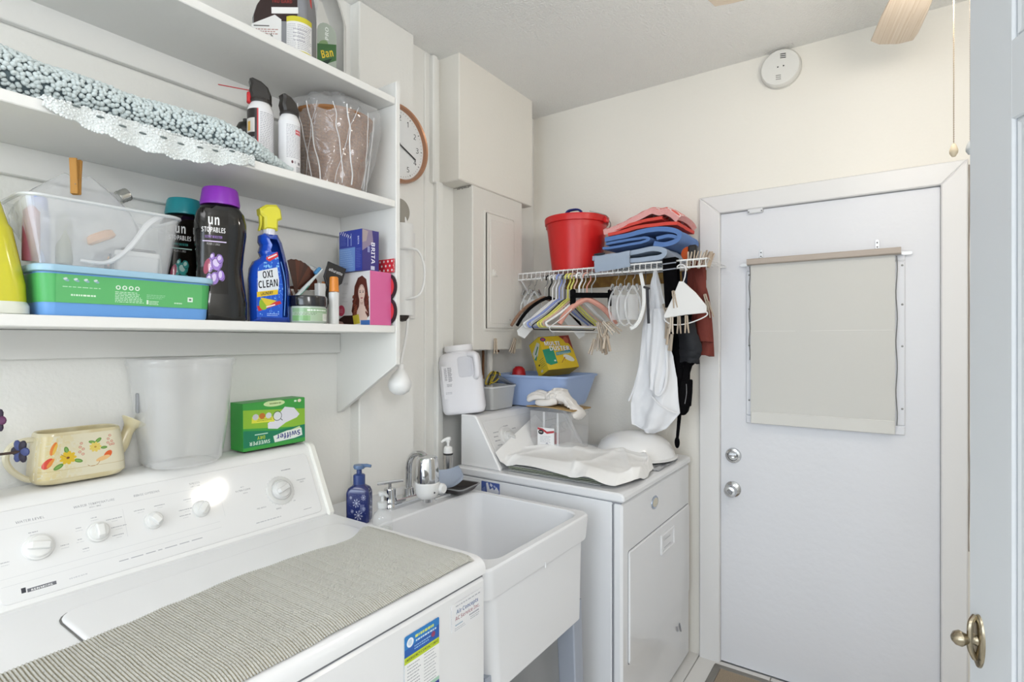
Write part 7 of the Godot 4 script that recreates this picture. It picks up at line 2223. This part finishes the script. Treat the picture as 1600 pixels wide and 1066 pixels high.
	for i in 7:
		for j in 7: P.ring(18 + i * 37, 18 + j * 37, 17, 8, hexc("eed7d6"))
	g = Geo.new()
	g.sheet(28, 10, func(u, v):
		var x: float = lerpf(-0.168, 0.178, u)
		var y: float = 0.042 + 0.066 * smoothstep(0.0, 0.72, u) - 0.055 * pow(maxf(0.0, u - 0.72) / 0.28, 1.6) + 0.007 * wob(u * 4.0, v * 2.0) - 0.02 * pow(absf(v - 0.5) * 2.0, 4.0) - 0.010 * exp(-pow((u - 0.74) * 22.0, 2.0))
		return Vector3(x, y, lerpf(0.132, -0.12, v)), 0.024)
	part(t, "patterned_top", g, printed(P, 0.9), "", 60.0)

func hanger_shape(t: Node3D, kind: String, m: Material, half: float, drop: float, neck: float, r: float) -> void:
	var hook := arc(Vector3(0, -0.018, 0), Vector3(-0.018, 0, 0), Vector3(0, 0.018, 0), -0.35, PI, 14)
	hook.append_array([Vector3(0.018, -0.034, 0), Vector3(0.006, -0.052, 0), Vector3(0, -0.062, 0), Vector3(0, -neck, 0)])
	var g := Geo.new()
	g.tube(hook, minf(r, 0.0032) if kind != "tube" else r * 0.9, 7)
	part(t, "hook", g, m if kind != "wood" and kind != "clip" else mat("a9a9a7", 0.3, 0.8))
	g = Geo.new()
	if kind == "tube" or kind == "wire":
		var y0 := -neck; var y1 := -neck - drop
		var pts := []
		pts.append(Vector3(0, y0, 0))
		pts.append_array(curve([Vector3(0.03, y0 - 0.016, 0), Vector3(half * 0.6, y0 - drop * 0.56, 0), Vector3(half * 0.96, y0 - drop * 0.84, 0), Vector3(half, y1 + 0.012, 0), Vector3(half * 0.95, y1, 0)], 4))
		pts.append_array(curve([Vector3(-half * 0.95, y1, 0), Vector3(-half, y1 + 0.012, 0), Vector3(-half * 0.96, y0 - drop * 0.84, 0), Vector3(-half * 0.6, y0 - drop * 0.56, 0), Vector3(-0.03, y0 - 0.016, 0)], 4))
		g.tube(pts, r, 7, true)
		part(t, "frame", g, m)
	elif kind == "wood" or kind == "padded":
		var th := 0.008 if half > 0.15 else 0.013
		var pts := []
		for i in 17:
			var u := i / 8.0 - 1.0
			pts.append(Vector3(u * half, -neck - drop * (0.62 * pow(absf(u), 1.25) + 0.30 * pow(absf(u), 4.0)), 0.012 * absf(u)))
		g.tube(pts, [th * 0.9, th, th, th, th, th, th, th, th * 1.15, th, th, th, th, th, th, th, th * 0.9], 8)
		part(t, "shoulders", g, m)
	elif kind == "clip":
		g.box(Vector3(0, -neck, 0), Vector3(half * 2, 0.024, 0.008), 0.002)
		part(t, "bar", g, m)
		for s in [-1.0, 1.0]:
			g = Geo.new()
			g.box(Vector3(s * (half - 0.012), -neck - 0.012, 0.004), Vector3(0.026, 0.075, 0.016), 0.004)
			g.box(Vector3(s * (half - 0.012), -neck + 0.012, 0.013), Vector3(0.018, 0.03, 0.006), 0.002)
			part(t, "clip", g, m)
	elif kind == "broad":
		var poly := []
		for i in 9:
			var u := i / 8.0 * 2.0 - 1.0
			poly.append(Vector2(u * half, -neck - drop * pow(absf(u), 1.1)))
		poly.append(Vector2(half * 0.97, -neck - drop - 0.022))
		for i in 7:
			var u := 1.0 - i / 6.0 * 2.0
			poly.append(Vector2(u * half * 0.80, -neck - 0.045 - drop * 0.95 * pow(absf(u), 1.1)))
		poly.append(Vector2(-half * 0.97, -neck - drop - 0.022))
		g.extr(poly, 0.006, 0.0015)
		part(t, "shoulders", g, m)

func hanging_things() -> void:
	var rail := Vector3(0, 1.7655, -2.246)
	# clothes hangers bunched on the front rail, left to right
	var list := [
		["wood", "8a6a55", "brown wooden clothes hanger, farthest left of the bunch on the wire shelf", 0.205, 0.150, 0.105, 0.004, -1.362],
		["padded", "100f10", "black rounded clothes hanger just right of the brown wooden one", 0.20, 0.150, 0.105, 0.004, -1.338],
		["broad", "f0f0ee", "broad flat white plastic clothes hanger next to the black rounded one", 0.20, 0.150, 0.115, 0.004, -1.318],
		["tube", "eff0f0", "plain white tube clothes hanger left of the lilac blue one", 0.20, 0.135, 0.115, 0.0042, -1.298],
		["tube", "8f9fdc", "lilac blue plastic tube clothes hanger in the bunch", 0.20, 0.135, 0.115, 0.0045, -1.281],
		["tube", "b9c0d6", "pale grey blue plastic tube clothes hanger behind the yellow ones", 0.195, 0.13, 0.115, 0.0042, -1.264],
		["wire", "232325", "thin black wire clothes hanger behind the yellow tube hangers", 0.20, 0.145, 0.115, 0.0028, -1.250],
		["tube", "d9d66a", "yellow plastic tube clothes hanger, left one of two", 0.195, 0.135, 0.115, 0.0045, -1.235],
		["tube", "e3df7d", "yellow plastic tube clothes hanger, right one of two", 0.195, 0.135, 0.115, 0.0045, -1.218],
		["tube", "d8b6a2", "beige pink plastic tube clothes hanger right of the yellow ones", 0.195, 0.13, 0.115, 0.0042, -1.201],
		["tube", "efefef", "thick white tube clothes hanger left of the black clip hanger", 0.20, 0.135, 0.115, 0.0052, -1.176],
		["wire", "e4e4e2", "thin white wire clothes hanger right behind the black clip hanger", 0.205, 0.15, 0.12, 0.0022, -1.156],
		["padded", "d79a8a", "salmon pink padded clothes hanger in front of the bunch", 0.135, 0.125, 0.120, 0.0035, -1.136],
		["clip", "0d0d0f", "black trouser clip hanger with wide bar in front of the bunch", 0.098, 0.0, 0.105, 0.004, -1.112]]
	for i in list.size():
		var q: Array = list[i]
		var t := thing("clothes_hanger", q[2], "hanger", Vector3(q[7], rail.y + 0.004 + q[6], rail.z), ([1.22, 1.24, 1.16, 1.28, 1.30, 1.30, 1.26, 1.32, 1.30, 1.28, 1.24, 1.26, 0.80, 0.60][i]), "clothes hangers on the wire shelf")
		hanger_shape(t, q[0], mat(q[1], 0.4) if q[1][0] != "0" and q[1][0] != "1" else mat(q[1], 0.7, 0.0, {"spec": 0.15}), q[3], q[4], q[5], q[6])
	# clear plastic clip hangers
	var clear := mat("eef0f2", 0.06, 0.0, {"alpha": 0.32})
	for q in [[-0.990, "clear plastic clip hanger, left one of three beside the white garment"], [-0.952, "clear plastic clip hanger, middle one of three beside the white garment"], [-0.914, "clear plastic clip hanger, right one of three beside the white garment"], [-1.455, "clear plastic clip hanger under the wire shelf's left end"], [-1.42, "clear plastic clip hanger just right of the leftmost clear one"]]:
		var t := thing("clear_hanger", q[1], "hanger", Vector3(q[0], rail.y + 0.007, rail.z), 1.15, "clear clip hangers")
		var g := Geo.new()
		g.tube(arc(Vector3(0, -0.016, 0), Vector3(-0.016, 0, 0), Vector3(0, 0.016, 0), -0.3, PI, 12) + [Vector3(0.010, -0.036, 0), Vector3(0, -0.045, 0), Vector3(0, -0.07, 0)], 0.0015, 6)
		part(t, "hook", g, mat("b9bbbd", 0.2, 0.9))
		g = Geo.new()
		g.tube(curve([Vector3(0, -0.07, 0), Vector3(-0.03, -0.11, 0), Vector3(-0.045, -0.16, 0), Vector3(-0.03, -0.22, 0), Vector3(0.0, -0.245, 0), Vector3(0.03, -0.22, 0), Vector3(0.045, -0.16, 0), Vector3(0.03, -0.11, 0), Vector3(0, -0.07, 0)], 4), 0.0045, 7)
		g.sheet(6, 6, func(u, v): return Vector3(lerpf(-0.03, 0.03, u), lerpf(-0.11, -0.22, v), 0.004 * sin(u * PI)), 0.002)
		part(t, "frame", g, clear)
		g = Geo.new()
		for s in [-1.0, 1.0]: g.box(Vector3(s * 0.028, -0.075, 0.0), Vector3(0.012, 0.030, 0.010), 0.002, Basis(Vector3.BACK, s * 0.5))
		part(t, "metal_clip", g, mat("c4c5c7", 0.15, 0.95))
	# white strap
	var t := thing("white_strap", "short white fabric strap looped under the wire shelf beside the clear hangers", "strap", Vector3(-0.895, 1.52, -2.27))
	var g := wg(t)
	var pp := curve([Vector3(-0.885, 1.755, -2.262), Vector3(-0.872, 1.68, -2.264), Vector3(-0.872, 1.61, -2.262), Vector3(-0.885, 1.555, -2.255), Vector3(-0.905, 1.525, -2.250), Vector3(-0.925, 1.515, -2.245)], 5)
	for i in pp.size() - 1:
		var d: Vector3 = pp[i + 1] - pp[i]
		g.box((pp[i] + pp[i + 1]) * 0.5, Vector3(0.016, d.length() + 0.004, 0.003), 0.001, Basis(Vector3.BACK, atan2(-d.x, d.y)))
	part(t, "webbing", g, mat("ececea", 0.8))
	t = thing("black_strap_hook", "short black strap on a wire hook beside the white strap", "strap", Vector3(-0.858, 1.52, -2.27))
	g = wg(t)
	g.tube([Vector3(-0.862, 1.764, -2.262), Vector3(-0.862, 1.70, -2.262)], 0.0016, 6)
	g.box(Vector3(-0.858, 1.69, -2.262), Vector3(0.03, 0.010, 0.008), 0.002, Basis(Vector3.BACK, -0.3))
	g.box(Vector3(-0.852, 1.61, -2.262), Vector3(0.012, 0.15, 0.004), 0.001, Basis(Vector3.BACK, 0.04))
	part(t, "webbing", g, mat("2b2b31", 0.6))
	# white garment
	t = thing("white_garment", "white cotton garment hanging from the wire shelf above the upturned bowl", "garment", Vector3(-0.84, 1.05, -2.33))
	var cotton := mat("ecedf0", 0.9, 0.0, {"bump": 0.2, "freq": 0.2, "scale": 6.0})
	var Lp := [[-0.850, 1.770], [-0.862, 1.724], [-0.885, 1.606], [-0.905, 1.497], [-0.908, 1.391], [-0.933, 1.267], [-0.958, 1.178], [-0.955, 1.085], [-0.903, 1.064]]
	var Rp := [[-0.838, 1.770], [-0.828, 1.722], [-0.801, 1.622], [-0.796, 1.482], [-0.767, 1.393], [-0.753, 1.288], [-0.740, 1.148], [-0.800, 1.075], [-0.859, 1.048]]
	g = wg(t)
	g.sheet(22, 64, func(u, v):
		var i := mini(int(v * 8.0), 7)
		var f: float = v * 8.0 - i
		var lx := lerpf(Lp[i][0], Lp[i + 1][0], f); var ly := lerpf(Lp[i][1], Lp[i + 1][1], f)
		var rx := lerpf(Rp[i][0], Rp[i + 1][0], f); var ry := lerpf(Rp[i][1], Rp[i + 1][1], f)
		var z: float = -2.335 + 0.012 * sin(u * 9.0 + v * 3.0) * (0.3 + v) + 0.014 * sin(PI * u) + 0.012 * wob(u * 2.5, v * 5.0)
		return Vector3(lerpf(lx, rx, u), lerpf(ly, ry, u), z), 0.0025)
	part(t, "body", g, cotton, "", 60.0)
	g = wg(t)
	g.sheet(12, 26, func(u, v):
		var w: float = 0.030 + 0.018 * sin(PI * minf(v * 1.1, 1.0))
		return Vector3(-0.832 + 0.006 * sin(v * 4.0) + (u - 0.5) * 2.0 * w, lerpf(1.60, 1.235, v) - 0.05 * (u - 0.5) * v, -2.312 + 0.020 * sin(PI * u) + 0.006 * sin(u * 16.0 + v * 5.0)), 0.002)
	part(t, "sleeve", g, cotton, "", 60.0)
	g = wg(t)
	g.tube(curve([Vector3(-0.84, 1.24, -2.296), Vector3(-0.815, 1.225, -2.293), Vector3(-0.79, 1.26, -2.297), Vector3(-0.782, 1.34, -2.303), Vector3(-0.788, 1.45, -2.310)], 5), 0.006, 7)
	g.tube(curve([Vector3(-0.85, 1.22, -2.298), Vector3(-0.82, 1.19, -2.296), Vector3(-0.79, 1.17, -2.30), Vector3(-0.748, 1.15, -2.318)], 5), 0.004, 6)
	part(t, "hem_seam", g, cotton)
	g = wg(t)
	g.tube(curve([Vector3(-0.895, 1.40, -2.332), Vector3(-0.92, 1.33, -2.330), Vector3(-0.945, 1.24, -2.326), Vector3(-0.965, 1.19, -2.322)], 5), 0.004, 6)
	part(t, "tie_string", g, cotton)
	# dark red jacket, black bags and straps at the shelf's right end
	t = thing("red_jacket", "dark red fabric bag hanging folded beside the door casing", "bag", Vector3(-0.68, 1.35, -2.45))
	var red := mat("6f2b20", 0.75, 0.0, {"bump": 0.4, "freq": 0.15, "scale": 8.0})
	for q in [[-0.716, -0.668, 1.80, 1.39, -2.43, 0.030, -0.002], [-0.686, -0.654, 1.79, 1.45, -2.40, 0.022, 0.022]]:
		g = wg(t)
		g.sheet(12, 24, func(u, v):
			var wd: float = 0.35 + 0.65 * smoothstep(0.0, 0.35, v)
			var x: float = lerpf(q[0], q[1], 0.5 + (u - 0.5) * wd) + q[6] * v + 0.03 * v * (1.0 if q[6] < 0 else 0.0)
			return Vector3(x, lerpf(q[2], q[3], v) + 0.01 * sin(u * 3.0), q[4] + 0.012 * sin(PI * u) + 0.004 * sin(u * 13.0 + v * 4.0)), q[5])
		part(t, "panel", g, red, "", 60.0)
	t = thing("navy_strip", "narrow navy blue fabric strip between the black strap and the dark red bag", "fabric", Vector3(-0.735, 1.6, -2.42))
	g = Geo.new(); g.box(Vector3(0, 0.06, 0), Vector3(0.024, 0.22, 0.012), 0.004, Basis(Vector3.BACK, 0.08))
	part(t, "fabric", g, mat("22263c", 0.7))
	t = thing("black_bag", "black padded bag with grey flap hanging under the white paper hanger", "bag", Vector3(-0.73, 1.22, -2.41))
	var blk := mat("0c0b0d", 0.75, 0.0, {"spec": 0.15})
	var sheetpoly := func(L: Array, R: Array, z: float, th: float) -> Geo:
		var q := wg(t)
		var m := L.size() - 1
		q.sheet(8, 24, func(u, v):
			var i := mini(int(v * m), m - 1)
			var f: float = v * m - i
			return Vector3(lerpf(lerpf(L[i][0], L[i + 1][0], f), lerpf(R[i][0], R[i + 1][0], f), u), lerpf(lerpf(L[i][1], L[i + 1][1], f), lerpf(R[i][1], R[i + 1][1], f), u), z + 0.012 * sin(PI * u) + 0.003 * wob(u * 3.0, v * 6.0)), th)
		return q
	part(t, "side_panel", sheetpoly.call([[-0.801, 1.60], [-0.790, 1.50], [-0.786, 1.440], [-0.772, 1.356], [-0.758, 1.272], [-0.761, 1.229]], [[-0.70, 1.60], [-0.712, 1.50], [-0.730, 1.427], [-0.730, 1.329], [-0.744, 1.295], [-0.752, 1.232]], -2.395, 0.02), blk, "", 60.0)
	part(t, "front_flap", sheetpoly.call([[-0.745, 1.57], [-0.736, 1.44], [-0.730, 1.37]], [[-0.690, 1.54], [-0.655, 1.42], [-0.672, 1.365]], -2.365, 0.02), mat("1c1d21", 0.45, 0.0, {"spec": 0.3}), "grey shiny flap", 60.0)
	g = wg(t); g.loft([Geo.ring(1.29, 0.018, 0.010, 0.008, -0.724, -2.372), Geo.ring(1.32, 0.017, 0.010, 0.008, -0.722, -2.372), Geo.ring(1.352, 0.018, 0.011, 0.008, -0.714, -2.372), Geo.ring(1.372, 0.026, 0.013, 0.010, -0.702, -2.374), Geo.ring(1.40, 0.033, 0.014, 0.010, -0.694, -2.376)])
	part(t, "pouch", g, blk)
	g = wg(t); g.loft([Geo.ring(1.138, 0.0098, 0.006, 0.005, -0.738, -2.366), Geo.ring(1.142, 0.0171, 0.009, 0.007, -0.738, -2.366), Geo.ring(1.155, 0.0256, 0.012, 0.010, -0.736, -2.366), Geo.ring(1.176, 0.0281, 0.013, 0.010, -0.733, -2.366), Geo.ring(1.180, 0.0305, 0.014, 0.008, -0.730, -2.366), Geo.ring(1.24, 0.0293, 0.014, 0.008, -0.724, -2.367), Geo.ring(1.288, 0.0244, 0.013, 0.008, -0.718, -2.368), Geo.ring(1.294, 0.0220, 0.011, 0.008, -0.718, -2.368)])
	part(t, "holster", g, blk)
	g = wg(t)
	g.tube(curve([Vector3(-0.714, 1.275, -2.350), Vector3(-0.713, 1.235, -2.349), Vector3(-0.720, 1.19, -2.348)], 5), 0.0012, 5)
	part(t, "stitching", g, mat("8d8d90", 0.6))
	t = thing("black_strap", "long thin black strap dangling to just above the upturned bowl", "strap", Vector3(-0.775, 0.975, -2.425))
	g = wg(t)
	var sp := curve([Vector3(-0.758, 1.262, -2.43), Vector3(-0.766, 1.16, -2.428), Vector3(-0.772, 1.08, -2.426), Vector3(-0.778, 1.02, -2.426)], 5)
	for i in sp.size() - 1:
		var d: Vector3 = sp[i + 1] - sp[i]
		g.box((sp[i] + sp[i + 1]) * 0.5, Vector3(0.021 - 0.0006 * i, d.length() + 0.004, 0.004), 0.001, Basis(Vector3.BACK, atan2(-d.x, d.y)))
	part(t, "webbing", g, blk)
	g = wg(t); g.ball(Vector3(-0.778, 1.005, -2.426), Vector3(0.012, 0.026, 0.006), 4, 8)
	part(t, "strap_end", g, blk)
	# black belt folded over the rail
	t = thing("black_belt", "wide black belt folded over the front rail of the wire shelf", "belt", Vector3(-0.745, 1.60, -2.235))
	g = wg(t)
	for q in [Vector3(-0.742, 1.70, -2.228), Vector3(-0.742, 1.70, -2.266)]: g.box(q, Vector3(0.058, 0.20, 0.006), 0.002, Basis(Vector3.BACK, 0.06))
	g.box(Vector3(-0.748, 1.802, -2.247), Vector3(0.058, 0.008, 0.044), 0.003, Basis(Vector3.BACK, 0.06))
	part(t, "leather", g, mat("0b0a0c", 0.8, 0.0, {"spec": 0.12}))
	for y in [1.782, 1.757]:
		g = wg(t); g.box(Vector3(-0.746, y, -2.2235), Vector3(0.058, 0.005, 0.003), 0.001, Basis(Vector3.BACK, 0.06))
		part(t, "stripe", g, mat("8f94a0", 0.3))
	t = thing("orange_reel", "small orange and black reel on the wire shelf behind the belt", "reel", Vector3(-0.70, 1.832, -2.33))
	g = Geo.new(); g.xf = Transform3D(Basis(Vector3.RIGHT, PI / 2), Vector3.ZERO)
	g.lathe([[0.0, -0.02], [0.030, -0.02], [0.030, 0.0], [0.016, 0.006], [0.0, 0.007]], 8)
	part(t, "case", g, mat("cf5a26", 0.4))
	g = Geo.new(); g.box(Vector3(0.022, 0.004, 0.006), Vector3(0.036, 0.058, 0.03), 0.006); part(t, "grip", g, mat("1a191b", 0.5))
	# wire hanger with a white paper cape
	t = thing("paper_hanger", "white wire hanger with triangular white paper cape in front of the black bag", "hanger", Vector3(-0.70, 1.7725, -2.232), 0.0)
	var wirem := mat("ececec", 0.35)
	g = Geo.new()
	g.tube(arc(Vector3(0, -0.020, 0), Vector3(-0.020, 0, 0), Vector3(0, 0.022, 0), -0.1, PI, 14) + [Vector3(0.016, -0.05, 0), Vector3(0.004, -0.085, 0), Vector3(-0.012, -0.10, 0), Vector3(-0.03, -0.103, 0)], 0.0026, 7)
	part(t, "hook", g, wirem)
	g = Geo.new(); g.xf = Transform3D(Basis(), Vector3(0, 0, 0.008))
	g.extr([Vector2(-0.004, -0.068), Vector2(0.012, -0.070), Vector2(0.062, -0.118), Vector2(0.104, -0.172), Vector2(0.104, -0.200), Vector2(0.02, -0.206), Vector2(-0.062, -0.218), Vector2(-0.066, -0.204), Vector2(-0.034, -0.140)], 0.012, 0.002)
	part(t, "paper_cape", g, mat("e9e8e6", 0.7), "white paper cape")
	g = Geo.new()
	g.tube(curve([Vector3(-0.066, -0.205, 0.006), Vector3(-0.064, -0.228, 0.006), Vector3(-0.03, -0.245, 0.006), Vector3(0.02, -0.243, 0.006), Vector3(0.07, -0.228, 0.006), Vector3(0.105, -0.210, 0.006), Vector3(0.104, -0.195, 0.006)], 5), 0.0025, 7)
	part(t, "lower_wire", g, wirem)
	pins()

func pins() -> void:
	var woods := ["c3b5a4", "b5a593", "cbbfb0", "a99a89", "bfae9a"]
	var proto := []
	var put := func(at: Vector3, rot: Vector3, label: String, k: int) -> void:
		var w: String = woods[k % woods.size()]
		var p: Node3D
		if proto.size() < woods.size():
			p = make_pin(label, Color.html(woods[proto.size()]))
			proto.append(p)
		else:
			p = copy(proto[k % proto.size()], at, rot, label)
		p.position = at; p.rotation = rot
	var k := 0
	var bunch_a := "weathered wooden clothes pin in the bunch below the right end of the hangers"
	for i in 5:      # upper bunch at the right ends of the hangers
		put.call(Vector3(-1.060 + 0.014 * i, 1.545 - 0.006 * (i % 3), -2.20 - 0.012 * (i % 2)), Vector3(0.1 * i, 0.5 * i, 0.25 + 0.1 * (i % 3)), "weathered wooden clothes pin fanned out at the hangers' right ends", k); k += 1
	for i in 7:
		put.call(Vector3(-1.078 + 0.010 * i, 1.470 + 0.008 * ((i * 3) % 4), -2.205 - 0.010 * ((i * 2) % 3)), Vector3(0.15 * ((i % 3) - 1), 0.4 * i, 0.12 * ((i % 5) - 2)), bunch_a, k); k += 1
	for i in 2:
		put.call(Vector3(-1.030 + 0.02 * i, 1.545, -2.19 - 0.012 * i), Vector3(0, 0.2, 0.75 + 0.1 * i), "wooden clothes pin sticking out sideways to the right of the hangers" if i == 0 else "upper wooden clothes pin sticking out right of the hangers", k); k += 1
	for i in 4:      # bunch at the hangers' left end
		put.call(Vector3(-1.475 - 0.008 * i, 1.470 + 0.006 * (i % 2), -2.16 - 0.010 * i), Vector3(0.1, 0.5 * i, -0.45 + 0.16 * i), "grey wooden clothes pin in the bunch below the hangers' left end", k); k += 1
	put.call(Vector3(-1.505, 1.566, -2.16), Vector3(0.2, 0.4, -1.0), "grey wooden clothes pin jutting left of the brown hanger", k); k += 1
	put.call(Vector3(-1.497, 1.473, -2.03), Vector3(0.0, 1.0, 0.0), "wooden clothes pin hanging alone below the electrical panel", k); k += 1
	for i in 6:      # on the garment edge
		put.call(Vector3(-0.792 + 0.007 * (i % 3) + 0.004 * i, 1.620 - 0.026 * i, -2.285 - 0.008 * (i % 2)), Vector3(0.1, 0.5 * i, 0.32 - 0.05 * i), "wooden clothes pin clipped along the white garment's right edge", k); k += 1
	put.call(Vector3(-0.728, 1.668, -2.218), Vector3(0.0, 0.2, 0.14), "pale wooden clothes pin on the paper hanger's bent wire", k); k += 1
	for i in 3:
		put.call(Vector3(-0.735 + 0.030 * i, 1.561 + 0.002 * i, -2.222), Vector3(0.0, 0.15, 0.03 * (i - 1)), ["left", "middle", "right"][i] + " one of three wooden clothes pins on the paper hanger's lower wire", k); k += 1
	for i in 5:
		put.call(Vector3(-0.690 + 0.020 * i, 1.762 + 0.004 * (i % 2), -2.30), Vector3(PI, 0.3 * i, 0.10 + 0.09 * i), "wooden clothes pin standing up on the wire shelf's right end", k); k += 1
	for i in 2:
		put.call(Vector3(-0.640 + 0.012 * i, 1.660 - 0.03 * i, -2.36), Vector3(0.1, 0.3, 0.25), "wooden clothes pin clipped to the dark red bag's right edge", k); k += 1
	# bag of pins
	return
